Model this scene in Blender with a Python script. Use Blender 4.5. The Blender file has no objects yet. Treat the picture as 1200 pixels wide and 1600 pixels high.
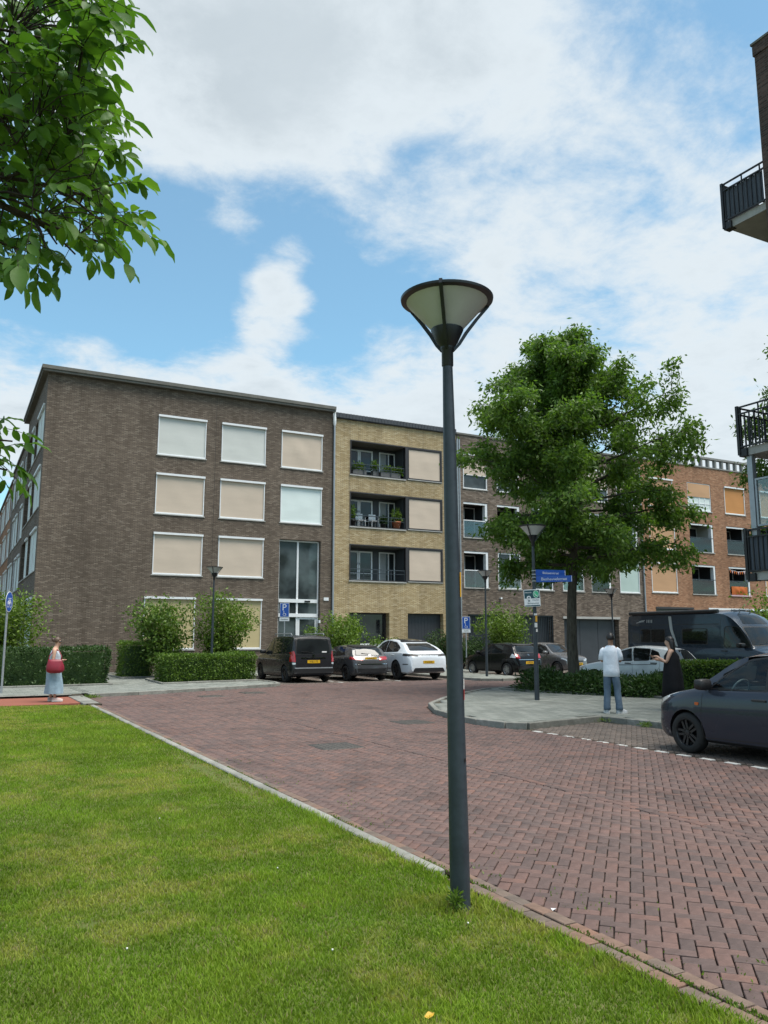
import bpy, bmesh, math, random
import numpy as np
from mathutils import Vector, Matrix, Euler
from mathutils.bvhtree import BVHTree
R = math.radians
rnd = random.Random(7)
nr = np.random.RandomState(11)
scene = bpy.context.scene
COL = scene.collection

# ---------------------------------------------------------------- camera
CAM = Vector((0, 0, 1.75)); YAW, PITCH, ROLL = R(61.92), R(8.79), R(0.05)
FPX = 1260.0
cd = bpy.data.cameras.new('camera'); cam = bpy.data.objects.new('camera', cd); COL.objects.link(cam)
fw = Vector((math.cos(YAW)*math.cos(PITCH), math.sin(YAW)*math.cos(PITCH), math.sin(PITCH)))
rt = Vector((math.sin(YAW), -math.cos(YAW), 0)); up = rt.cross(fw)
rt2 = rt*math.cos(ROLL)+up*math.sin(ROLL); up2 = -rt*math.sin(ROLL)+up*math.cos(ROLL)
mw = Matrix((rt2, up2, -fw)).transposed().to_4x4(); mw.translation = CAM
cam.matrix_world = mw
cd.sensor_fit = 'VERTICAL'; cd.sensor_height = 36.0; cd.lens = 36.0*FPX/1600.0
cd.clip_start = 0.05; cd.clip_end = 3000
scene.camera = cam

# ---------------------------------------------------------------- sky, sun, exposure
SUN_EL, SUN_AZ = R(68), R(-50)         # azimuth measured from +X towards +Y (a high sun to the right, veiled by thin cloud)
world = bpy.data.worlds.new('World'); scene.world = world; world.use_nodes = True
wn = world.node_tree; wn.nodes.clear()
def WN(t, **k):
    n = wn.nodes.new(t)
    for a, b in k.items(): setattr(n, a, b)
    return n
def wl(a, b): wn.links.new(a, b)
def wmath(op, a, b=None, c=None, clamp=False):
    n = WN('ShaderNodeMath', operation=op, use_clamp=clamp)
    for i, v in enumerate((a, b, c)):
        if v is None: continue
        if isinstance(v, (int, float)): n.inputs[i].default_value = v
        else: wl(v, n.inputs[i])
    return n.outputs[0]
sky = WN('ShaderNodeTexSky', sky_type='NISHITA', sun_disc=False, sun_elevation=SUN_EL, sun_rotation=math.pi/2-SUN_AZ,
         air_density=1.0, dust_density=0.6, ozone_density=1.6, altitude=0)
tc = WN('ShaderNodeTexCoord'); sep = WN('ShaderNodeSeparateXYZ'); wl(tc.outputs['Generated'], sep.inputs[0])
zc = wmath('ADD', wmath('MAXIMUM', sep.outputs[2], 0.0), 0.16)
cmb = WN('ShaderNodeCombineXYZ'); wl(wmath('DIVIDE', sep.outputs[0], zc), cmb.inputs[0]); wl(wmath('DIVIDE', sep.outputs[1], zc), cmb.inputs[1])
def wnoise(scale, detail, rough, dist=0.0, off=(0, 0, 0)):
    mp = WN('ShaderNodeMapping'); mp.inputs['Location'].default_value = off; wl(cmb.outputs[0], mp.inputs[0])
    n = WN('ShaderNodeTexNoise'); n.inputs['Scale'].default_value = scale; n.inputs['Detail'].default_value = detail
    n.inputs['Roughness'].default_value = rough; n.inputs['Distortion'].default_value = dist
    wl(mp.outputs[0], n.inputs['Vector']); return n.outputs[0]
def raydir(px, py):
    return (rt2*((px-600)/FPX)+up2*(-(py-800)/FPX)+fw).normalized()
n_big = wnoise(1.35, 10, 0.58, 0.35, (3.1, 1.7, 0))
n_fine = wnoise(5.2, 10, 0.64, 0.25, (7.3, 2.2, 0))
n_streak = wnoise(11.0, 7, 0.66, 0.15, (2.3, 5.2, 0))
dens = wmath('ADD', wmath('ADD', wmath('MULTIPLY', n_big, 0.34), wmath('MULTIPLY', n_fine, 0.46)), wmath('MULTIPLY', n_streak, 0.20))
#  cloud banks and clear gaps of this day's sky: direction (as the pixel it is seen at), angular radius, weight
for px, py, rad, wgt in ((450, 40, 26, 0.16), (330, 190, 12, 0.12), (620, 130, 12, 0.08),
                         (150, 400, 15, -0.20), (350, 430, 10, -0.13), (580, 330, 10, -0.20), (600, 520, 9, -0.16), (200, 480, 10, -0.12), (720, 250, 6, -0.10), (500, 560, 5, -0.08),
                         (425, 485, 3.6, 0.17), (452, 430, 3.0, 0.13), (462, 385, 1.8, 0.10), (480, 500, 2.6, 0.10), (400, 560, 5, 0.06), (455, 330, 4, -0.10),
                         (350, 620, 7.5, 0.23), (80, 610, 7.5, 0.24), (600, 645, 7.5, 0.22), (200, 645, 7, 0.18), (760, 600, 6, 0.10),
                         (900, 330, 13, 0.05), (1080, 300, 12, 0.06), (690, 395, 7, 0.11), (1000, 130, 9, -0.05), (1130, 60, 8, -0.03), (800, 230, 5, -0.05), (900, 480, 9, 0.02), (960, 560, 6, -0.04), (1120, 560, 9, 0.05), (1150, 660, 8, 0.12)):
    d = raydir(px, py)
    vm = WN('ShaderNodeVectorMath', operation='DOT_PRODUCT'); wl(tc.outputs['Generated'], vm.inputs[0]); vm.inputs[1].default_value = d
    mr = WN('ShaderNodeMapRange', interpolation_type='SMOOTHSTEP'); wl(vm.outputs['Value'], mr.inputs[0])
    mr.inputs[1].default_value = math.cos(R(rad)); mr.inputs[2].default_value = 1.0; mr.inputs[3].default_value = 0; mr.inputs[4].default_value = wgt
    dens = wmath('ADD', dens, mr.outputs[0])
mask = WN('ShaderNodeMapRange', interpolation_type='SMOOTHSTEP'); wl(dens, mask.inputs[0]); mask.inputs[1].default_value = 0.40; mask.inputs[2].default_value = 0.63
thick = WN('ShaderNodeMapRange', interpolation_type='SMOOTHSTEP'); wl(dens, thick.inputs[0]); thick.inputs[1].default_value = 0.61; thick.inputs[2].default_value = 0.86
n_sh = wnoise(2.4, 6, 0.55, 0.2, (1.3, 9.2, 0))
shade = wmath('MULTIPLY', thick.outputs[0], wmath('ADD', wmath('MULTIPLY', n_sh, 1.1), 0.05), clamp=True)
ccol = WN('ShaderNodeMix', data_type='RGBA'); wl(shade, ccol.inputs[0])
ccol.inputs[6].default_value = (0.395, 0.432, 0.455, 1); ccol.inputs[7].default_value = (0.255, 0.292, 0.318, 1)
skys = WN('ShaderNodeMix', data_type='RGBA', blend_type='MULTIPLY'); skys.inputs[0].default_value = 1
SKY_STRENGTH = 0.085
wl(sky.outputs[0], skys.inputs[6]); skys.inputs[7].default_value = (SKY_STRENGTH*0.82, SKY_STRENGTH*1.26, SKY_STRENGTH*1.20, 1)
fin = WN('ShaderNodeMix', data_type='RGBA'); wl(wmath('ADD', wmath('MULTIPLY', mask.outputs[0], 0.84), 0.12), fin.inputs[0]); wl(skys.outputs[2], fin.inputs[6]); wl(ccol.outputs[2], fin.inputs[7])
bg = WN('ShaderNodeBackground'); wl(fin.outputs[2], bg.inputs[0]); bg.inputs[1].default_value = 1.0
wo = WN('ShaderNodeOutputWorld'); wl(bg.outputs[0], wo.inputs[0])
world.cycles.sampling_method = 'MANUAL'; world.cycles.sample_map_resolution = 512

sl = bpy.data.lights.new('sun', 'SUN'); sun = bpy.data.objects.new('sun', sl); COL.objects.link(sun)
sl.energy = 3.0; sl.angle = R(38); sl.color = (1.0, 0.95, 0.87)
sd = Vector((math.cos(SUN_AZ)*math.cos(SUN_EL), math.sin(SUN_AZ)*math.cos(SUN_EL), math.sin(SUN_EL)))
sun.rotation_euler = (-sd).to_track_quat('-Z', 'Y').to_euler(); sun.location = sd*60
vs = scene.view_settings
vs.view_transform = 'Standard'; vs.look = 'None'; vs.gamma = 1.0; vs.use_curve_mapping = False; vs.exposure = 1.0

# ---------------------------------------------------------------- helpers
LOC = {}
def thing(name, label, cat, loc=(0, 0, 0), rotz=0.0, group=None):
    o = bpy.data.objects.new(name, None); COL.objects.link(o); o.empty_display_size = 0.2
    o.location = loc; o.rotation_euler = (0, 0, rotz); tag(o, label, cat, group)
    LOC[o.name] = Vector(loc); return o
def tag(o, label, cat, group=None):
    o['label'] = label; o['category'] = cat
    if group: o['group'] = group
    return o
def structure(o): o['kind'] = 'structure'; return o
def stuff(o): o['kind'] = 'stuff'; return o
def link(name, me, m, parent=None, local=False):
    o = bpy.data.objects.new(name, me); COL.objects.link(o)
    if m is not None:
        if len(me.materials) == 0: me.materials.append(m)
    if parent is not None:
        o.parent = parent
        if not local and parent.name in LOC: o.matrix_parent_inverse = Matrix.Translation(-LOC[parent.name])
    return o
class MB:
    def __init__(s): s.v = []; s.f = []
    def add(s, vs, fs):
        b = len(s.v); s.v += [tuple(p) for p in vs]; s.f += [tuple(i+b for i in f) for f in fs]; return s
    def box(s, x0, x1, y0, y1, z0, z1):
        if x0 > x1: x0, x1 = x1, x0
        if y0 > y1: y0, y1 = y1, y0
        if z0 > z1: z0, z1 = z1, z0
        return s.add([(x0,y0,z0),(x1,y0,z0),(x1,y1,z0),(x0,y1,z0),(x0,y0,z1),(x1,y0,z1),(x1,y1,z1),(x0,y1,z1)],
                     [(0,3,2,1),(4,5,6,7),(0,1,5,4),(1,2,6,5),(2,3,7,6),(3,0,4,7)])
    def cbox(s, x0, x1, y0, y1, z0, z1, c=0.01):
        """box with its top edges chamfered"""
        vs = [(x0,y0,z0),(x1,y0,z0),(x1,y1,z0),(x0,y1,z0),(x0,y0,z1-c),(x1,y0,z1-c),(x1,y1,z1-c),(x0,y1,z1-c),(x0+c,y0+c,z1),(x1-c,y0+c,z1),(x1-c,y1-c,z1),(x0+c,y1-c,z1)]
        fs = [(0,3,2,1),(8,9,10,11)]
        for i in range(4):
            j = (i+1) % 4; fs += [(i, j, 4+j, 4+i), (4+i, 4+j, 8+j, 8+i)]
        return s.add(vs, fs)
    def quad(s, a, b, c, d): return s.add([a, b, c, d], [(0, 1, 2, 3)])
    def tube(s, pts, rad, n=8, cap=True):
        pts = [Vector(p) for p in pts]
        if isinstance(rad, (int, float)): rad = [rad]*len(pts)
        rings = []; prev = None
        for i, p in enumerate(pts):
            a = pts[max(i-1, 0)]; b = pts[min(i+1, len(pts)-1)]; t = (b-a)
            t = t.normalized() if t.length > 1e-9 else Vector((0, 0, 1))
            if prev is None:
                x = t.cross(Vector((0, 0, 1)));
                if x.length < 1e-3: x = Vector((1, 0, 0))
            else:
                x = prev-t*prev.dot(t)
            x.normalize(); prev = x; y = t.cross(x)
            rings.append([p+(x*math.cos(2*math.pi*k/n)+y*math.sin(2*math.pi*k/n))*rad[i] for k in range(n)])
        vs = [q for r_ in rings for q in r_]; fs = []
        for i in range(len(pts)-1):
            for k in range(n):
                fs.append((i*n+k, i*n+(k+1) % n, (i+1)*n+(k+1) % n, (i+1)*n+k))
        if cap:
            fs.append(tuple(range(n-1, -1, -1))); fs.append(tuple((len(pts)-1)*n+k for k in range(n)))
        return s.add(vs, fs)
    def lathe(s, prof, n=24, c=(0, 0, 0), a0=0.0, a1=2*math.pi):
        full = abs(a1-a0-2*math.pi) < 1e-6; m = n if full else n+1
        vs = [(c[0]+r_*math.cos(a0+(a1-a0)*k/n), c[1]+r_*math.sin(a0+(a1-a0)*k/n), c[2]+z) for (r_, z) in prof for k in range(m)]
        fs = []
        for i in range(len(prof)-1):
            for k in range(n):
                k2 = (k+1) % m
                fs.append((i*m+k, i*m+k2, (i+1)*m+k2, (i+1)*m+k))
        return s.add(vs, fs)
    def prism(s, poly, z0, z1):
        n = len(poly); vs = [(x, y, z0) for x, y in poly]+[(x, y, z1) for x, y in poly]
        return s.add(vs, [tuple(range(n-1, -1, -1)), tuple(range(n, 2*n))]+[(i, (i+1) % n, n+(i+1) % n, n+i) for i in range(n)])
    def xf(s, M, start=0):
        s.v[start:] = [tuple(M @ Vector(p)) for p in s.v[start:]]; return s
    def mesh(s, name, smooth=False):
        me = bpy.data.meshes.new(name); me.from_pydata(s.v, [], s.f); me.validate(); me.update()
        if smooth:
            me.polygons.foreach_set('use_smooth', [True]*len(me.polygons))
            if smooth is not True: me.set_sharp_from_angle(angle=R(smooth))
        return me
    def build(s, name, m, parent=None, local=False, smooth=False):
        return link(name, s.mesh(name, smooth), m, parent, local)
def np_mesh(name, V, F, col=None):
    """V (n,3), F (m,k) arrays"""
    me = bpy.data.meshes.new(name); V = np.asarray(V, np.float32); F = np.asarray(F, np.int32); k = F.shape[1]
    me.vertices.add(len(V)); me.vertices.foreach_set('co', V.ravel())
    me.loops.add(F.size); me.loops.foreach_set('vertex_index', F.ravel())
    me.polygons.add(len(F)); me.polygons.foreach_set('loop_start', np.arange(0, F.size, k, dtype=np.int32))
    if col is not None:
        a = me.color_attributes.new('Col', 'FLOAT_COLOR', 'POINT'); a.data.foreach_set('color', np.asarray(col, np.float32).ravel())
    me.update(calc_edges=True); return me
def text_mesh(txt, size, mat_, parent, M, name='lettering', local=False, depth=0.002, align='CENTER', xs=1.0):
    cu = bpy.data.curves.new('t', 'FONT'); cu.body = txt; cu.size = size; cu.align_x = align; cu.align_y = 'CENTER'; cu.extrude = depth; cu.resolution_u = 4
    o = bpy.data.objects.new('t', cu); COL.objects.link(o); bpy.context.view_layer.update()
    me = bpy.data.meshes.new_from_object(o.evaluated_get(bpy.context.evaluated_depsgraph_get()))
    bpy.data.objects.remove(o); me.transform(M @ Matrix.Diagonal((xs, 1, 1, 1))); me.materials.clear()
    return link(name, me, mat_, parent, local)

# ---------------------------------------------------------------- materials
MATS = {}
class NT:
    def __init__(s, name):
        s.m = bpy.data.materials.new(name); s.m.use_nodes = True; s.t = s.m.node_tree
        s.b = s.t.nodes['Principled BSDF']; s.out = s.t.nodes['Material Output']; MATS[name] = s.m
    def n(s, t, **k):
        nd = s.t.nodes.new(t)
        for a, b in k.items(): setattr(nd, a, b)
        return nd
    def l(s, a, b): s.t.links.new(a, b)
    def val(s, sock, v):
        if hasattr(v, 'is_output'): s.l(v, sock)
        else: sock.default_value = v
    def math(s, op, a, b=0.0, clamp=False):
        nd = s.n('ShaderNodeMath', operation=op, use_clamp=clamp); s.val(nd.inputs[0], a); s.val(nd.inputs[1], b); return nd.outputs[0]
    def mix(s, f, a, b, blend='MIX'):
        nd = s.n('ShaderNodeMix', data_type='RGBA', blend_type=blend)
        s.val(nd.inputs[0], f); s.val(nd.inputs[6], c4(a)); s.val(nd.inputs[7], c4(b)); return nd.outputs[2]
    def coord(s, kind='Object'): return s.n('ShaderNodeTexCoord').outputs[kind]
    def noise(s, scale, detail=4, rough=0.55, vec=None, dist=0.0):
        nd = s.n('ShaderNodeTexNoise'); nd.inputs['Scale'].default_value = scale; nd.inputs['Detail'].default_value = detail
        nd.inputs['Roughness'].default_value = rough; nd.inputs['Distortion'].default_value = dist
        s.l(vec if vec is not None else s.coord(), nd.inputs['Vector']); return nd.outputs[0]
    def ramp(s, f, stops, interp='LINEAR'):
        nd = s.n('ShaderNodeValToRGB'); cr = nd.color_ramp; cr.interpolation = interp
        while len(cr.elements) < len(stops): cr.elements.new(0.5)
        for e, (p, c) in zip(cr.elements, stops): e.position = p; e.color = c4(c)
        s.l(f, nd.inputs[0]); return nd.outputs[0]
    def bump(s, h, strength=0.3, dist=0.01):
        nd = s.n('ShaderNodeBump'); nd.inputs['Strength'].default_value = strength; nd.inputs['Distance'].default_value = dist
        s.l(h, nd.inputs['Height']); s.l(nd.outputs[0], s.b.inputs['Normal'])
    def set(s, color=None, rough=None, metal=None, spec=None, coat=None):
        if color is not None: s.val(s.b.inputs['Base Color'], c4(color))
        if rough is not None: s.val(s.b.inputs['Roughness'], rough)
        if metal is not None: s.val(s.b.inputs['Metallic'], metal)
        if spec is not None: s.val(s.b.inputs['Specular IOR Level'], spec)
        if coat is not None: s.val(s.b.inputs['Coat Weight'], coat); s.b.inputs['Coat Roughness'].default_value = 0.04
        return s.m
def c4(c):
    if hasattr(c, 'is_output') or not hasattr(c, '__len__'): return c
    return tuple(c) if len(c) == 4 else (c[0], c[1], c[2], 1.0)
def mul(c, k): return tuple(min(x*k, 1) for x in c[:3])
def plain(name, color, rough=0.6, var=0.18, scale=6.0, metal=0.0, spec=0.5, bump=0.15, coat=None, bscale=60):
    """base colour broken up by two noises, slight relief"""
    t = NT(name); n1 = t.noise(scale, 5, 0.6); n2 = t.noise(scale*7, 3, 0.6)
    f = t.math('ADD', t.math('MULTIPLY', n1, 0.65), t.math('MULTIPLY', n2, 0.35))
    col = t.ramp(f, [(0.3, mul(color, 1-var)), (0.7, mul(color, 1+var))])
    rr = t.math('ADD', t.math('MULTIPLY', n1, 0.2), rough-0.1, clamp=True)
    t.set(col, rr, metal, spec, coat)
    if bump: t.bump(t.noise(bscale, 3, 0.6), bump, 0.004)
    return t.m
def island(t):
    return t.math('FRACT', t.math('ADD', t.n('ShaderNodeNewGeometry').outputs['Random Per Island'], t.n('ShaderNodeObjectInfo').outputs['Random']))
def brickwall(name, stops, mortar, bw=0.22, bh=0.0625, mw_=0.011, stain=0.25, bumps=0.5):
    t = NT(name); sp = t.n('ShaderNodeSeparateXYZ'); t.l(t.coord(), sp.inputs[0])
    cb = t.n('ShaderNodeCombineXYZ'); t.l(t.math('ADD', sp.outputs[0], sp.outputs[1]), cb.inputs[0]); t.l(sp.outputs[2], cb.inputs[1])
    def brick(w, h, off):
        b = t.n('ShaderNodeTexBrick', offset=off, squash=1.0); t.l(cb.outputs[0], b.inputs['Vector'])
        b.inputs['Color1'].default_value = (0, 0, 0, 1); b.inputs['Color2'].default_value = (1, 1, 1, 1); b.inputs['Mortar'].default_value = (0.5, 0.5, 0.5, 1)
        b.inputs['Scale'].default_value = 1; b.inputs['Brick Width'].default_value = w; b.inputs['Row Height'].default_value = h
        b.inputs['Mortar Size'].default_value = mw_; b.inputs['Mortar Smooth'].default_value = 0.2; b.inputs['Bias'].default_value = 0.0
        return b
    b = brick(bw, bh, 0.43); n1 = t.noise(0.35, 5, 0.6); n2 = t.noise(28, 3, 0.6); n3 = t.noise(2.2, 4, 0.6)
    v = t.n('ShaderNodeSeparateColor'); t.l(b.outputs['Color'], v.inputs[0])
    val = t.math('ADD', t.math('MULTIPLY', v.outputs[0], 0.86), t.math('MULTIPLY', n3, 0.14))
    col = t.ramp(val, stops)
    col = t.mix(b.outputs['Fac'], col, mortar)
    dirt = t.ramp(n1, [(0.3, (1-stain,)*3), (0.7, (1+stain*0.5,)*3)])
    col = t.mix(1.0, col, dirt, 'MULTIPLY')
    sm_ = t.n('ShaderNodeMapping'); sm_.inputs['Scale'].default_value = (1, 1, 0.07); t.l(t.coord(), sm_.inputs[0])
    col = t.mix(1.0, col, t.ramp(t.noise(1.7, 5, 0.65, sm_.outputs[0]), [(0.34, (0.82, 0.81, 0.80)), (0.52, (1.0,)*3), (0.72, (1.06,)*3)]), 'MULTIPLY')
    col = t.mix(1.0, col, t.ramp(n2, [(0.25, (0.85,)*3), (0.75, (1.12,)*3)]), 'MULTIPLY')
    t.set(col, 0.88, spec=0.3)
    h = t.math('ADD', t.math('MULTIPLY', t.math('SUBTRACT', 1.0, b.outputs['Fac']), 1.0), t.math('MULTIPLY', t.math('ADD', n2, v.outputs[0]), 0.25))
    t.bump(h, bumps, 0.012); return t.m
m_brickA = brickwall('brick_dark_brown', [(0.0, (0.105, 0.078, 0.059)), (0.35, (0.150, 0.114, 0.087)), (0.7, (0.192, 0.148, 0.114)), (0.93, (0.245, 0.198, 0.157)), (1.0, (0.33, 0.28, 0.235))], (0.092, 0.075, 0.060), 0.21, 0.056, stain=0.14)
m_brickB = brickwall('brick_yellow', [(0.0, (0.24, 0.165, 0.08)), (0.12, (0.40, 0.295, 0.15)), (0.6, (0.52, 0.40, 0.225)), (1.0, (0.62, 0.51, 0.33))], (0.21, 0.165, 0.105), 0.24, 0.06, stain=0.18)
m_brickC = brickwall('brick_brown', [(0.0, (0.085, 0.06, 0.045)), (0.4, (0.165, 0.122, 0.092)), (0.75, (0.225, 0.172, 0.132)), (1.0, (0.31, 0.25, 0.20))], (0.105, 0.092, 0.08), 0.24, 0.066)
m_brickD = brickwall('brick_orange', [(0.0, (0.20, 0.092, 0.048)), (0.3, (0.32, 0.15, 0.078)), (0.7, (0.40, 0.20, 0.108)), (1.0, (0.47, 0.27, 0.16))], (0.22, 0.15, 0.105), 0.22, 0.066, stain=0.2)
m_brickE = brickwall('brick_red_brown', [(0.0, (0.04, 0.024, 0.02)), (0.5, (0.08, 0.045, 0.037)), (1.0, (0.13, 0.08, 0.066))], (0.09, 0.075, 0.065), 0.22, 0.062)
m_white = plain('white_paint', (0.72, 0.73, 0.74), 0.45, 0.06, 2.0, bump=0.03)
m_conc = plain('concrete', (0.36, 0.355, 0.335), 0.85, 0.22, 3.0, bump=0.3, bscale=90)
m_concdark = plain('weathered_concrete', (0.13, 0.125, 0.11), 0.85, 0.3, 1.5, bump=0.3)
m_steel = plain('dark_steel', (0.035, 0.045, 0.055), 0.42, 0.2, 3.0, metal=0.0, spec=0.5, bump=0.05)
m_galv = plain('galvanised_steel', (0.34, 0.36, 0.38), 0.45, 0.15, 8.0, metal=0.5, bump=0.05)
m_black = plain('black_plastic', (0.012, 0.012, 0.013), 0.5, 0.2, 10, bump=0.05)
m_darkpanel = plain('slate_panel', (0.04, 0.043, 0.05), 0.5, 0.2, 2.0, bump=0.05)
m_darkframe = plain('anthracite_frame', (0.03, 0.026, 0.028), 0.45, 0.15, 4.0, bump=0.03)
def fabric(name, c, wob=0.05):
    t = NT(name); sp = t.n('ShaderNodeMapping'); sp.inputs['Scale'].default_value = (0.25, 0.25, 1.0); t.l(t.coord(), sp.inputs[0])
    n = t.noise(1.6, 4, 0.5, sp.outputs[0]); f = t.noise(160, 2, 0.5)
    t.set(t.mix(1.0, t.ramp(n, [(0.3, mul(c, 0.93)), (0.7, mul(c, 1.05))]), t.ramp(f, [(0.3, (0.93,)*3), (0.7, (1.05,)*3)]), 'MULTIPLY'), 0.8, spec=0.25)
    t.bump(n, 0.25, wob); return t.m
m_fab_grey = fabric('screen_grey', (0.57, 0.575, 0.545)); m_fab_beige = fabric('screen_beige', (0.56, 0.46, 0.37)); m_fab_pale = fabric('screen_pale', (0.66, 0.73, 0.71))
m_fab_tan = fabric('screen_tan', (0.47, 0.39, 0.215)); m_fab_or = fabric('screen_orange', (0.50, 0.235, 0.085)); m_fab_peach = fabric('screen_peach', (0.50, 0.30, 0.17)); m_fab_mint = fabric('screen_mint', (0.42, 0.52, 0.48))
def glassm(name, c=(0.016, 0.019, 0.022), rough=0.03):
    t = NT(name); n = t.noise(0.9, 3, 0.5)
    t.set(t.ramp(n, [(0.35, mul(c, 0.6)), (0.65, mul(c, 1.9))]), rough, spec=0.5); t.b.inputs['IOR'].default_value = 1.45
    return t.m
m_glass = glassm('window_glass'); m_glassg = glassm('window_glass_green', (0.05, 0.062, 0.064))
def clear_glass(name, tint=(0.75, 0.82, 0.82), refl=0.12):
    t = NT(name); tr = t.n('ShaderNodeBsdfTransparent'); tr.inputs[0].default_value = c4(tint); gl = t.n('ShaderNodeBsdfGlossy'); gl.inputs['Roughness'].default_value = 0.02
    fr = t.n('ShaderNodeFresnel'); fr.inputs[0].default_value = 1.5; mx = t.n('ShaderNodeMixShader')
    t.l(t.math('ADD', fr.outputs[0], refl*0.3, clamp=True), mx.inputs[0]); t.l(tr.outputs[0], mx.inputs[1]); t.l(gl.outputs[0], mx.inputs[2]); t.l(mx.outputs[0], t.out.inputs[0]); return t.m
m_clear = clear_glass('clear_glass')
def leafm(name, dark, light, trans=0.35, rough=0.5):
    t = NT(name); isl = island(t); n = t.noise(0.9, 3, 0.5)
    f = t.math('ADD', t.math('MULTIPLY', isl, 0.6), t.math('MULTIPLY', n, 0.4))
    col = t.ramp(f, [(0.15, dark), (0.6, [(a+b)/2 for a, b in zip(dark, light)]), (0.95, light)])
    t.set(col, rough, spec=0.35)
    tl = t.n('ShaderNodeBsdfTranslucent'); t.l(t.mix(1.0, col, (1.0, 1.15, 0.45), 'MULTIPLY'), tl.inputs[0])
    mx = t.n('ShaderNodeMixShader'); mx.inputs[0].default_value = trans
    t.l(t.b.outputs[0], mx.inputs[1]); t.l(tl.outputs[0], mx.inputs[2]); t.l(mx.outputs[0], t.out.inputs[0]); return t.m
m_leaf_tree = leafm('leaves_tree', (0.055, 0.115, 0.02), (0.20, 0.32, 0.06), 0.46)
m_leaf_hedge = leafm('leaves_hedge', (0.045, 0.095, 0.015), (0.175, 0.27, 0.04), 0.32)
m_leaf_shrub = leafm('leaves_shrub', (0.06, 0.115, 0.016), (0.20, 0.29, 0.04), 0.38)
m_leaf_dark = leafm('leaves_dark_shrub', (0.022, 0.05, 0.013), (0.065, 0.12, 0.03), 0.25)
m_leaf_wal = leafm('leaves_walnut', (0.05, 0.125, 0.018), (0.14, 0.26, 0.04), 0.45, 0.55)
def bark(name, c):
    t = NT(name); mp = t.n('ShaderNodeMapping'); mp.inputs['Scale'].default_value = (1, 1, 0.25); t.l(t.coord(), mp.inputs[0])
    n = t.noise(14, 6, 0.65, mp.outputs[0]); t.set(t.ramp(n, [(0.3, mul(c, 0.45)), (0.55, c), (0.8, mul(c, 1.6))]), 0.9, spec=0.2); t.bump(n, 0.8, 0.03); return t.m
m_bark = bark('bark', (0.085, 0.075, 0.06)); m_twig = bark('twig_bark', (0.05, 0.04, 0.03))
# ================================================================ ground
def ipoly(x, y, poly):
    c = False; n = len(poly); j = n-1
    for i in range(n):
        xi, yi = poly[i]; xj, yj = poly[j]
        if (yi > y) != (yj > y) and x < (xj-xi)*(y-yi)/(yj-yi)+xi: c = not c
        j = i
    return c
def project(p):
    d = Vector(p)-CAM; z = d.dot(fw)
    if z < 0.3: return None
    return 600+FPX*d.dot(rt2)/z, 800-FPX*d.dot(up2)/z, z
def in_frame(p, m=15):
    q = project(p); return q is not None and -m < q[0] < 1200+m and -m < q[1] < 1600+m
t = NT('ground_soil'); n = t.noise(0.6, 6, 0.6); t.set(t.ramp(n, [(0.3, (0.050, 0.055, 0.040)), (0.7, (0.10, 0.10, 0.075))]), 0.95, spec=0.1); m_soil = t.m
structure(MB().quad((-1200, -1200, -0.08), (1200, -1200, -0.08), (1200, 1200, -0.08), (-1200, 1200, -0.08)).build('ground', m_soil))

# --- road: klinker bricks laid in herringbone on a bed of sand
def paver(name, stops, n2s=0.35):
    t = NT(name); isl = island(t); big = t.noise(0.55, 4, 0.6); fine = t.noise(70, 3, 0.6); mid = t.noise(9, 4, 0.6)
    f = t.math('ADD', t.math('MULTIPLY', isl, 0.62), t.math('MULTIPLY', big, 0.38))
    col = t.ramp(f, stops)
    col = t.mix(1.0, col, t.ramp(mid, [(0.25, (0.78,)*3), (0.75, (1.2,)*3)]), 'MULTIPLY')
    col = t.mix(1.0, col, t.ramp(fine, [(0.25, (0.86,)*3), (0.75, (1.12,)*3)]), 'MULTIPLY')
    st = t.ramp(t.noise(0.9, 5, 0.7, dist=0.6), [(0.36, (0.72,)*3), (0.52, (1.0,)*3)])
    col = t.mix(1.0, col, st, 'MULTIPLY')
    t.set(col, t.math('ADD', t.math('MULTIPLY', mid, 0.25), 0.55), spec=0.32); t.bump(t.math('ADD', fine, t.math('MULTIPLY', mid, 2.0)), 0.35, 0.006); return t.m
m_klinker = paver('klinker_brick', [(0.10, (0.086, 0.064, 0.060)), (0.40, (0.116, 0.078, 0.070)), (0.75, (0.142, 0.087, 0.075)), (0.90, (0.172, 0.092, 0.070)), (0.99, (0.225, 0.105, 0.07))])
m_klinker_edge = paver('klinker_edge_brick', [(0.1, (0.115, 0.095, 0.08)), (0.4, (0.155, 0.115, 0.092)), (0.75, (0.18, 0.115, 0.085)), (0.98, (0.24, 0.115, 0.075))])
m_klinker_bay = paver('klinker_bay_brick', [(0.1, (0.088, 0.074, 0.064)), (0.5, (0.122, 0.098, 0.084)), (0.9, (0.155, 0.122, 0.102))])
m_tile = paver('concrete_tile', [(0.1, (0.155, 0.168, 0.15)), (0.5, (0.20, 0.212, 0.19)), (0.9, (0.25, 0.26, 0.235))])
m_kerb = paver('concrete_kerb', [(0.1, (0.175, 0.175, 0.155)), (0.5, (0.225, 0.225, 0.20)), (0.9, (0.28, 0.275, 0.25))])
t = NT('joint_sand'); n = t.noise(25, 4, 0.6); n2 = t.noise(1.2, 3, 0.6)
t.set(t.mix(n2, t.ramp(n, [(0.3, (0.035, 0.030, 0.024)), (0.7, (0.13, 0.11, 0.08))]), t.ramp(t.noise(2.5, 4, .6), [(.45, (0.03, 0.027, 0.022)), (.7, (0.17, 0.15, 0.115))])), 0.95, spec=0.1); m_joint = t.m
X_K, X_E = 3.30, 9.80                                   # road edges
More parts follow.
